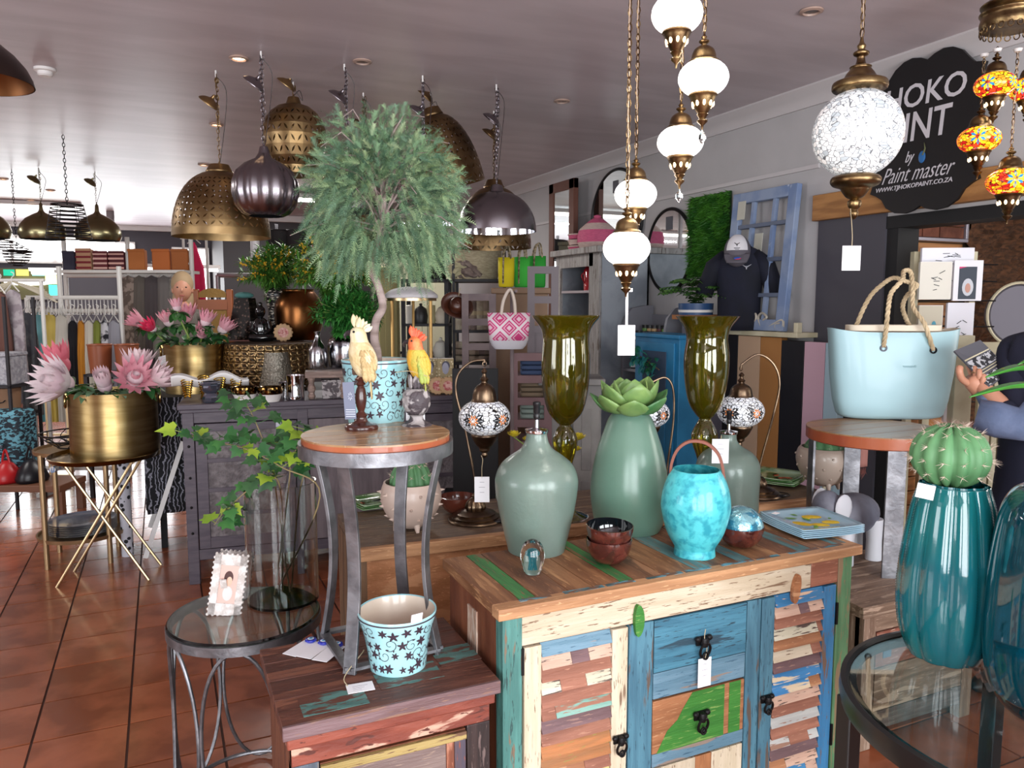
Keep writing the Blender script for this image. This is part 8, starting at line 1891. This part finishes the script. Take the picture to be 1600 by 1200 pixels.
# wooden chair back
p=at(333,510,Y=7.6);k=mpp(p);t=thing('carved_chair','orange-brown wooden chair with a carved woven back, behind the pink proteas','chair',(p.x,p.y,0),-A);cw=M('orange_wood','#8c4a20',.4);rf=M('rush_back','#8a6a34',.7,bump=.6,bsc=40);zt=at(333,452,Y=7.6).z;ws_=22*k
for s_ in(-1,1):obj('post',B().bx(s_*ws_*1.2-.03,s_*ws_*1.2+.03,0,.05,0,zt),cw,t,bev=.01);obj('front_leg',B().bx(s_*ws_*1.2-.025,s_*ws_*1.2+.025,-.45,-.4,0,.45),cw,t)
obj('crest_rail',B().prism([(ws_*1.1*cos(q),.09*sin(q))for q in[pi*i/12 for i in range(13)]],0,.03),rf,t,rot=(rad(90),0,0),loc=(0,.04,zt-.08));obj('mid_rail',B().bx(-ws_*1.1,ws_*1.1,0,.04,zt-.2,zt-.1),cw,t);obj('rush_panel',B().bx(-ws_*1.1,ws_*1.1,.01,.03,zt-.55,zt-.2),rf,t);obj('seat',B().bx(-ws_*1.2,ws_*1.2,-.45,.05,.43,.48),rf,t,bev=.01)
# leather pots, low left things
bl=M('tan_leather','#8a4c30',.4)
t,cra,crw,crz=open_rack('low_back_shelf','low dark shelf carrying brown leather pots behind the proteas',130,330,585,6.2,.4,(585,680),M('shelf_black'))
for x0,x1,lab in((140,176,'left brown leather bin behind the front proteas'),(184,216,'right brown leather bin behind the front proteas')):
 p=at((x0+x1)/2,585,Y=6.35);k=mpp(p);p.z=crz[0];t=thing('leather_bin',lab,'bin',p,0);obj('body',B().lathe(wall2([(15*k,0),(17.5*k,44*k)],.008),28,cap=False),bl,t);obj('rim',B().tube([(17.5*k*cos(q),17.5*k*sin(q),44*k)for q in[2*pi*j/24 for j in range(24)]],.006,6,closed=True),bl,t)
# yellow stool table + tan frame
p=at(80,740,z=.0);Yk=fwd(at(60,748,z=0));
t,fa,fw2,fH=lattice('gold_frame_stand','thin gold open frame stand at the far left',44,112,612,742,Yk,2,2,goldrod,cat='stand',wd=.02);
p=at(88,650,Y=Yk+.5);k=mpp(p);t=thing('yellow_stool','yellow upholstered stool behind the gold frame stand','stool',(p.x,p.y,0),-A);zt=at(88,618,Y=Yk+.5).z;obj('seat',B().bx(-30*k,30*k,-.15,.2,zt-22*k,zt),M('yellow_fabric','#a88c3c',.7),t,bev=.03)
for s_ in(-1,1):
 for y in(-.1,.15):obj('leg',B().tube([(s_*26*k,y,zt-22*k),(s_*30*k,y*1.3,0)],.018,8),M('leg_brown','#5c4020',.5),t)
# leaf print textile, bags bottom left
p=at(22,640,Y=5.9);t=thing('leaf_print_bag','large blue and black leaf-print bag at the far left','bag',(at(22,722,Y=5.9).x,at(22,722,Y=5.9).y,0.26),-A);k=mpp(p)
obj('body',B().bx(-32*k,24*k,-.1,.15,0,at(22,640,Y=5.9).z-.26),M('leaf_print_cloth','#16222c',.7,c2='#5c94a4',kind='noise',sc=26,st=(1,1,2.2),lo=.5,hi=.53),t,bev=.04);obj('handle',B().tube(spl([(-.08,-.1,.5),(-.06,-.13,.3),(0,-.14,.25)],4),.015,6),M('grey_strap','#6c7480',.7),t)
st=thing('low_bench','low brown wooden bench with bags at the far left floor','bench',(at(20,765,Y=5.6).x,at(20,765,Y=5.6).y,0),-A);obj('seat',B().bx(-.5,.35,0,.36,.2,.25),M('bench_wood','#6a4430',.5),st,bev=.005)
for x in(-.47,.3):
 for y in(.02,.29):obj('leg',B().bx(x,x+.05,y,y+.05,0,.2),M('bench_wood'),st)
def slump(lab,px,py,hw,hh,Y,z,c):
 p=at(px,py,Y=Y);k=mpp(p);t=thing('soft_handbag',lab,'bag',(p.x,p.y,z),-A);obj('body',B().lathe([(hw*k*r,hh*k*zz)for r,zz in((.05,0),(.9,0),(1,.15),(.8,.5),(.45,.85),(.1,1))],24,mod=lambda a,s:1+.06*sin(3*a)),M('hb'+c,c,.35),t,ang=180);obj('handle',B().tube(spl([(-hw*k*.3,0,hh*k*.8),(0,0,hh*k*1.5),(hw*k*.3,0,hh*k*.8)],5),.008,6),M('hb'+c),t)
slump('bright red slouchy handbag at the far left on the low bench',12,763,22,34,5.72,.252,'#a81c20');slump('black slouchy handbag right of the red one on the low bench',50,760,24,36,5.75,.252,'#15151a')
p=at(16,560,Y=6.0);k=mpp(p);w_=thing('white_wicker_box','white wicker storage box at the left edge','box',at(14,600,Y=6.0),-A);obj('body',B().bx(-18*k,16*k,-.1,.12,0,44*k),M('white_wicker','#a8a8ae',.8,c2='#8a8a92',sc=30,bump=.8,bsc=50),w_,bev=.01);obj('lid',B().bx(-19*k,17*k,-.11,.13,44*k,50*k),M('white_wicker'),w_,bev=.008)
w_=thing('tan_felt_tub','tan tub with a smile line under the white wicker box','tub',at(14,645,Y=6.05),-A);obj('body',B().lathe(wall2([(16*k,0),(19*k,40*k)],.008),24,cap=False),M('tan_tub','#8c6a50',.7),w_);obj('smile',B().tube([(-8*k,-18.6*k,22*k),(-4*k,-19*k,19*k),(0,-19.2*k,18*k),(4*k,-19*k,19*k),(8*k,-18.6*k,22*k)],.004,5),black,w_)
rk=thing('far_left_rack','dark open rack at the left edge carrying the wicker box and tan tub','shelf',at(14,645,Y=6.05)*1,-A);rk.location.z=0
for z in(at(14,600,Y=6.0).z-.001,at(14,645,Y=6.05).z-.001):obj('shelf',B().bx(-.35,.14,-.18,.2,z-.02,z),M('shelf_black'),rk,smooth=False)
for x in(-.35,.12):
 for y in(-.18,.18):obj('upright',B().bx(x,x+.02,y,y+.02,0,1.65),M('shelf_black'),rk,smooth=False)
# ------------------------------------------------------------ right side: annex things
pw_=M('print_white','#e4e2e8',.6)
def card_rack():
 p=at(1482,655,Y=4.0);t=thing('card_rack','cream wire card rack full of books and cards in the doorway','rack',(p.x,p.y,0),-A);zt=at(1480,392,Y=4.0).z;k=mpp(p)
 obj('post',B().bx(.10,.13,.05,.09,0,zt),cream,t,smooth=False);obj('post',B().bx(-.2,-.17,.05,.09,0,zt),cream,t,smooth=False);obj('foot',B().bx(-.25,.2,-.15,.3,0,.04),cream,t,smooth=False)
 ws=62*k
 for y in(414,440,470,510,556,592,626):
  z=at(1480,y,Y=4.0).z;obj('wire',B().tube([(-ws,-.03,z),(-ws*.2,-.05,z+.004),(ws*.2,-.05,z),(ws*.9,-.03,z)],.004,5),blackiron,t)
 items=[(1436,1484,410,468,'#dcd8cc','cream book with black sketch lettering at the upper left of the card rack',0),(1489,1532,408,470,'#e8e8ee','white book with a dark portrait cover at the upper right of the card rack',1),(1441,1520,388,412,'#e4e4ec','wide white boxed set on top of the card rack',2),(1434,1470,478,530,'#c0b8a4','beige card with teal shapes in the second row of the card rack',3),(1478,1518,474,540,'#dcdce4','white card with black script in the second row of the card rack',4),(1478,1500,560,600,'#d4d8dc','small white card in the third row, behind the pale blue bag',5),(1474,1498,612,660,'#c4c4c8','notebook with a black patterned spine at the bottom of the card rack',6)]
 for x0,x1,y0,y1,c,lab,kd in items:
  b_=at((x0+x1)/2,y1,Y=3.93+(.06 if kd==2 else 0));kk=mpp(b_);w,hh=(x1-x0)/2*kk,(y1-y0)*kk;o=thing('display_book',lab,'book',b_,-A-.05)
  obj('cover',B().bx(-w,w,0,.02,0,hh),M('cover'+c,c,.5),o,smooth=False);obj('pages',B().bx(-w+.004,w+.003,.003,.017,.004,hh+.002),paper,o,smooth=False)
  if kd==1:
   obj('dark_print',B().bx(-w*.65,w*.6,-.001,0,hh*.04,hh*.85),M('dark_print','#3c4450',.6),o,smooth=False);obj('printed_hair',B().ball((0,-.0014,hh*.34),(w*.4,.001,hh*.22),16,8),M('pr_white','#c8ccd4',.6),o);obj('printed_face',B().ball((0,-.0022,hh*.32),(w*.2,.001,hh*.12),12,8),M('pr_skin','#c49484',.6),o);obj('pink_corner',B().prism([(-w*.65,hh*.8),(-w*.65,hh*.85),(-w*.1,hh*.85)],0,.001),M('pr_pink','#d83c78',.6),o,smooth=False,rot=(rad(90),0,0),loc=(0,-.001,0))
  elif kd==3:obj('teal_shape',B().ball((w*.3,-.0012,hh*.3),(w*.25,.001,hh*.25),12,6),M('pr_teal','#4c94a8',.6),o);obj('teal_shape',B().ball((-w*.2,-.0012,hh*.25),(w*.2,.001,hh*.2),12,6),M('pr_green','#5c9c84',.6),o)
  else:
   b=B();rn=random.Random(kd)
   for q in range(7):x=rn.uniform(-.5,.3)*w;z=hh*rn.uniform(.2,.7);b.bar((x,-.001,z),(x+rn.uniform(.1,.4)*w,-.001,z+rn.uniform(-.1,.1)*hh),.003)
   obj('sketch_marks',b,black,o,smooth=False,stuff=True)
card_rack()
def crib():
 a=at(1500,545,Y=3.45);b_=at(1625,545,Y=3.45);w=(b_-a).length;t=thing('cream_rail_screen','cream slatted wooden rail behind the reaching arm','screen',(a.x,a.y,0),-A);zt=a.z;zb=at(1500,770,Y=3.45).z
 obj('top_rail',B().bx(0,w,0,.03,zt-.03,zt+.03),cream,t,bev=.003);obj('lower_rail',B().bx(0,w,0,.03,zb-.02,zb+.04),cream,t,bev=.003)
 obj('post',B().bx(-.02,.06,-.01,.04,0,zt+.06),cream,t,bev=.003);obj('post',B().bx(w-.05,w+.01,-.01,.04,0,zt+.06),cream,t,bev=.003)
 for i in range(6):x=.1+(w-.15)*i/6;obj('slat',B().bx(x,x+.025,.005,.025,zb,zt),cream,t,smooth=False)
crib()
# wicker/patterned vessels and dark shade in the back room
p=at(1580,500,Y=4.2);t=thing('grey_drum_shade','grey round drum shape with a wire rim at the right edge of the doorway','lampshade',p,-A);k=mpp(p)
obj('disc',B().lathe([(.0005,-.03),(44*k,-.03),(48*k,0),(44*k,.03),(.0005,.03)],36,cap=False),M('shade_grey','#6c6a74',.6),t,rot=(rad(90),0,0),loc=(.02,0,.03));obj('rim',B().tube([(.02+49*k*cos(q),-.03,.03+49*k*sin(q))for q in[2*pi*i/40 for i in range(40)]],.008,6,closed=True),M('cream_rim','#bcb498',.5),t)
tb_=thing('back_room_table','cream table in the back room holding the grey drum shape','table',(p.x,p.y+.05,0),-A);zt=p.z+.03-50*k;obj('top',B().bx(-.3,.5,-.15,.3,zt-.03,zt),cream,tb_)
for x in(-.28,.44):
 for y in(-.12,.24):obj('leg',B().bx(x,x+.04,y,y+.04,0,zt-.03),cream,tb_)
# pink fringed towel, elephant
p=at(1328,690,Y=3.9);k=mpp(p);cs=thing('cloth_stand','thin cream stand holding the coral fringed cloth','stand',(p.x,p.y+.03,0),-A);obj('post',B().tube([(-30*k,0,0),(-30*k,0,p.z+.01)],.008,6).tube([(-31*k,0,p.z+.012),(31*k,0,p.z+.012)],.006,6),cream,cs);t=thing('pink_fringed_cloth','coral pink fringed cloth hanging behind the beige cactus planter','cloth',p,-A);pkm=M('coral_cloth','#c48c84',.8)
hh=40*k;obj('cloth',B().grid(lambda s,v:((s-.5)*60*k,.01*sin(s*14),-hh*v),16,6),pkm,t,solid=.004)
b=B();rn=random.Random(2)
for i in range(40):x=(-30+60*i/40)*k;b.leaf((x,.01*sin((i/40)*14),-hh),(rn.uniform(-.2,.2),0,-1),rn.uniform(12,24)*k,3*k,n=2)
obj('fringe',b,pkm,t,stuff=True);obj('rod',B().tube([(-32*k,0,.006),(32*k,0,.006)],.008,6).tube([(28*k,0,.006),(34*k,.1,.1)],.006,6),cream,t)
p=Vector((SQ.x-.08,SQ.y+.02,.552));k=mpp(p);t=thing('elephant_figure','grey and white elephant figure standing under the round stool','figurine',p,0);eg=M('eleph_grey','#7c7e8a',.6,c2='#5c5e6c',sc=8);ew_=M('eleph_white','#d4d6dc',.6)
obj('body',B().ball((0,0,.19),(.13,.085,.085),24,14),eg,t);obj('head',B().ball((-.14,0,.24),(.06,.055,.06),18,12),eg,t);obj('trunk',B().tube(spl([(-.185,0,.22),(-.21,0,.15),(-.2,0,.08),(-.215,0,.05)],5),[.028-.001*i for i in range(16)],12),eg,t)
for s_ in(-1,1):obj('ear',B().ball((-.115,s_*.06,.24),(.045,.012,.055),16,8),ew_,t);obj('tusk',B().tube([(-.18,s_*.025,.2),(-.215,s_*.03,.18)],[.006,.003],6),ew_,t)
for x in(-.075,.075):
 for y in(-.045,.045):obj('leg',B().tube([(x,y,.17),(x*1.05,y*1.05,.08),(x*1.05,y*1.05,0)],[.036,.03,.032],14),ew_,t)
obj('tail',B().tube([(.125,0,.2),(.145,0,.12)],[.006,.004],6),eg,t)
# ------------------------------------------------------------ people
skinm=M('skin','#c08a70',.5,sss=.1)
def skinned(name,verts,edges,mat,parent,sub=2,root=0):
 me=bpy.data.meshes.new(name);me.from_pydata([v[0]for v in verts],edges,[]);o=bpy.data.objects.new(name,me);COL.objects.link(o);o.parent=parent
 md=o.modifiers.new('skin','SKIN');md.use_smooth_shade=True
 for i,v in enumerate(verts):
  r=v[1];me.skin_vertices[0].data[i].radius=r if isinstance(r,tuple)else(r,r)
 me.skin_vertices[0].data[root].use_root=True;s_=o.modifiers.new('sub','SUBSURF');s_.levels=s_.render_levels=sub;me.materials.append(mat);return o
def person(name_label,loc,rz,top_m,leg_m,hair_m,arms,S=1.0,hair_long=True):
 t=thing('person',name_label,'person',loc,rz);t.scale=(S,)*3
 V=[((0,0,.98),(.13,.1)),((0,0,1.15),(.125,.09)),((0,0,1.32),(.14,.1)),((0,0,1.43),(.1,.07)),((0,-.005,1.50),.05),((0,-.01,1.56),.05)]
 E_=[(0,1),(1,2),(2,3),(3,4),(4,5)]
 def limb(frm,pts):
  l=frm
  for q in pts:V.append(q);E_.append((l,len(V)-1));l=len(V)-1
  return l
 for s_ in(-1,1):limb(0,[((s_*.09,0,.9),.085),((s_*.1,-.01,.5),.058),((s_*.1,.01,.1),.04),((s_*.11,-.1,.04),.035)])
 hands=[]
 for s_,pts in zip((-1,1),arms):limb(3,[((s_*.15,0,1.42),.05)]+[(tuple(q),r)for q,r in zip(pts,(.042,.036,.026))]);hands.append(pts[-1])
 obj_b=skinned('body',V,E_,skinm,t)
 hd=B();hd.ball((0,-.01,1.66),(.075,.092,.115),28,20,mod=lambda a,s:1-(.18*max(0,.45-s)if s<.45 else 0));obj('head',hd,skinm,t,ang=180)
 obj('nose',B().ball((0,-.108,1.645),(.012,.016,.02),10,8),skinm,t);obj('mouth',B().ball((0,-.095,1.6),(.022,.006,.006),10,6),M('lip','#a05850',.5),t)
 for s_ in(-1,1):obj('eye',B().ball((s_*.03,-.088,1.67),(.012,.008,.007),10,8),M('eye_dark','#2c2420',.2),t);obj('ear',B().ball((s_*.076,0,1.65),(.012,.02,.03),10,8),skinm,t)
 hb=B().ball((0,.012,1.70),(.09,.1,.112),26,16);
 if hair_long:hb.ball((0,.05,1.58),(.085,.06,.14),20,12)
 obj('hair',hb,hair_m,t,ang=180)
 # clothes: top with sleeves, trousers
 TV=[((0,0,.88),(.17,.15)),((0,0,1.15),(.165,.14)),((0,0,1.32),(.17,.13)),((0,0,1.43),(.11,.085))];TE=[(0,1),(1,2),(2,3),(0,4)];TV.append(((0,0,.78),(.17,.15)))
 for s_,pts in zip((-1,1),arms):
  TV.append(((s_*.16,0,1.42),.062));TE.append((3,len(TV)-1))
  q=Vector(pts[0]);TV.append((tuple(q),.055));TE.append((len(TV)-2,len(TV)-1));m=q.lerp(Vector(pts[1]),.8);TV.append((tuple(m),.048));TE.append((len(TV)-2,len(TV)-1))
 skinned('top',TV,TE,top_m,t)
 LV=[((0,0,.98),(.14,.12)),((0,0,1.08),(.13,.11))];LE=[(0,1)]
 for s_ in(-1,1):
  l=0
  for q in(((s_*.09,0,.88),.095),((s_*.1,-.01,.5),.068),((s_*.1,.01,.12),.052)):LV.append(q);LE.append((l,len(LV)-1));l=len(LV)-1
 skinned('trousers',LV,LE,leg_m,t)
 for s_ in(-1,1):obj('shoe',B().ball((s_*.11,-.06,.04),(.045,.12,.04),16,10),M('shoe','#2c2826',.5),t)
 return t,hands
p=at(285,452,Y=6.9)
person('distant woman shopper with fair hair, only her face seen above the back proteas',(p.x,p.y,0),-A+.35,M('shopper_top','#5c5650',.8),M('shopper_trousers','#2c2c34',.8),M('fair_hair','#a08868',.7),(((-.2,-.05,1.15),(-.16,-.22,1.0),(-.15,-.27,.97)),((.2,-.05,1.15),(.16,-.22,1.0),(.15,-.27,.97))),S=p.z/1.655)
# shopper at the right edge reaching for a patterned booklet
hp=at(1522,592,Y=3.05);el=at(1600,668,Y=2.86);sh=at(1700,520,Y=2.8)
# figure standing to the right of the frame, turned to the left; local frame: faces -y
pl=Vector((sh.x+.06,sh.y+.16,0));rzp=-A-rad(60)
rot=Matrix.Rotation(-rzp,3,'Z');lo=lambda q:tuple(rot@(Vector(q)-pl))
def arm_l(q):v=rot@(Vector((q.x,q.y,q.z))-pl);return(v.x,v.y,v.z)
A1=arm_l(el);A2=arm_l(hp)
t,hands=person('shopper at the right edge in blue denim sleeves and navy top, reaching in',pl,rzp,M('navy_top','#15182c',.8),M('jeans','#2c3448',.8),M('brown_hair','#4c3424',.6),((tuple(Vector(A1)+Vector((0,0,0))),tuple(Vector(A1).lerp(Vector(A2),.6)),tuple(Vector(A1).lerp(Vector(A2),.93))),((.17,.05,1.18),(.15,.09,1.08),(.1,.1,1.04))))
den=M('denim_sleeve','#6c7a98',.8,c2='#5c6a88',sc=10,bump=.3)
a1=at(1516,622,Y=3.0);a2=at(1545,655,Y=2.95)
obj('rolled_sleeve',B().tube([arm_l(at(1526,648,Y=2.96)),arm_l(at(1560,656,Y=2.92)),arm_l(at(1610,664,Y=2.86)),arm_l(at(1680,600,Y=2.82))],[.062,.07,.078,.08],20),den,t,ang=180)
obj('inner_cuff',B().tube([arm_l(at(1537,612,Y=3.02)),arm_l(at(1552,632,Y=2.98))],[.034,.045],16),den,t,ang=180)
# hand with five fingers around the booklet edge
pal=at(1524,600,Y=3.04);kf=mpp(pal);P_=lambda x,y,d=0:Vector(arm_l(at(x,y,Y=3.04+d)))
obj('palm',B().tube([P_(1540,618),P_(1530,607),P_(1521,596),P_(1516,589)],[.029,.036,.036,.028],14),skinm,t,ang=180)
for nm,pts in(('finger',[(1524,594,.0),(1524,583,-.01),(1522,573,.01)]),('finger',[(1519,590,.02),(1516,580,.03),(1513,571,.05)]),('finger',[(1527,597,-.01),(1530,587,-.03),(1530,577,-.02)]),('finger',[(1531,602,-.02),(1536,594,-.04),(1537,585,-.03)]),('thumb',[(1514,600,.0),(1503,592,-.02),(1499,580,-.03),(1500,573,-.02)])):
 obj(nm,B().tube(spl([P_(*q)for q in pts],4),[.0105 if nm=='finger' else .0135]*(4*(len(pts)-1))+[.007],10),skinm,t,ang=180)
obj('gold_ring',B().tube([P_(1524,582,-.01)+Vector((.012*cos(q),.012*sin(q),0))for q in[2*pi*i/14 for i in range(14)]],.0022,6,closed=True),goldrod,t)
# patterned booklet
q0,q1,q2,q3=at(1490,549,Y=3.1),at(1531,532,Y=3.13),at(1580,580,Y=3.05),at(1545,606,Y=2.98)
b=B();nn=(q1-q0).cross(q3-q0).normalized()*.004
b.add([q0-nn,q1-nn,q2-nn,q3-nn,q0+nn,q1+nn,q2+nn,q3+nn],[(0,1,2,3),(7,6,5,4),(0,4,5,1),(1,5,6,2),(2,6,7,3),(3,7,4,0)])
bo=thing('patterned_booklet','grey booklet with black and cream bands held in the right shopper\'s hand','booklet',q0);b.v=[tuple(Vector(v)-q0)for v in b.v]
obj('cover',b,M('booklet','#55555c',.6),bo,smooth=False)
def Q(s,v):return(q0+(q1-q0)*s*(1-v)+((q3-q0)*v*(1-s))+(q2-q0)*s*v+(q1-q0)*0)if 0 else((q0*(1-s)+q1*s)*(1-v)+(q3*(1-s)+q2*s)*v)
nf=nn.normalized()*(-.0048 if nn.y>0 else .0048)
for i,(v0_,v1_,mm)in enumerate(((.28,.31,cream),(.34,.60,M('band_mottle','#2c2c30',.7,c2='#b0b0b4',sc=60,lo=.48,hi=.52)),(.63,.65,cream),(.69,.71,cream),(.76,.97,M('band_mottle')))):
 vs=[Q(.02,v0_),Q(.98,v0_),Q(.98,v1_),Q(.02,v1_)];obj('printed_band',B().add([v-q0+nf for v in vs],[(0,1,2,3)]),mm,bo,smooth=False)
# holders for the hanging clothes at the left
def coat_stand(lab,x0,x1,y0,Y):
 a=at(x0,y0,Y=Y);b_=at(x1,y0,Y=Y);w=(b_-a).length;t=thing('coat_rail',lab,'clothes rail',(a.x,a.y,0),-A)
 for x in(0,w):obj('upright',B().tube([(x,0,0),(x,0,a.z)],.016,8),rackw,t)
 obj('rail',B().tube([(-.03,0,a.z),(w+.03,0,a.z)],.014,8),rackw,t);obj('foot',B().bx(-.03,.03,-.2,.2,0,.03).bx(w-.03,w+.03,-.2,.2,0,.03),rackw,t)
coat_stand('white clothes rail carrying the coats at the far left edge',-40,64,438,6.42)
coat_stand('slim rail holding the hot pink dress beside the lit window',286,322,372,9.0)
hz=thing('spare_hanger_fan','fan of pale wooden hangers at the far left over the coats','hangers',at(20,440,Y=6.4),-A)
for i in range(6):obj('hanger',B().tube([(-.15+.03*i,-.1,-.06-.012*i),(0,0,.0),(.2+.02*i,.1,-.07-.02*i)],.008,5),M('hanger_wood','#b8b09c',.5),hz)
for o_ in list(SC.objects):
 if o_.get('group')=='small paint jars on the grey shelf' or o_.get('group')=='empty hangers on the white rack':o_['_k']=1
shj=sorted([o for o in SC.objects if o.get('group')=='small paint jars on the grey shelf'],key=lambda o:(-round(o.location.z,2),-o.location.y))
zs_=sorted({round(o.location.z,2)for o in shj},reverse=True);nw=('leftmost','second','third','fourth','fifth','sixth','seventh','eighth','ninth','tenth','eleventh','twelfth')
for r_,z in enumerate(zs_):
 for c_,o in enumerate([o for o in shj if round(o.location.z,2)==z]):
  o['label']=nw[min(c_,11)]+' small white-labelled paint jar on the '+('top','second','third','lowest')[r_]+' shelf of the grey unit'
for o in SC.objects:
 if '_k' in o:del o['_k']
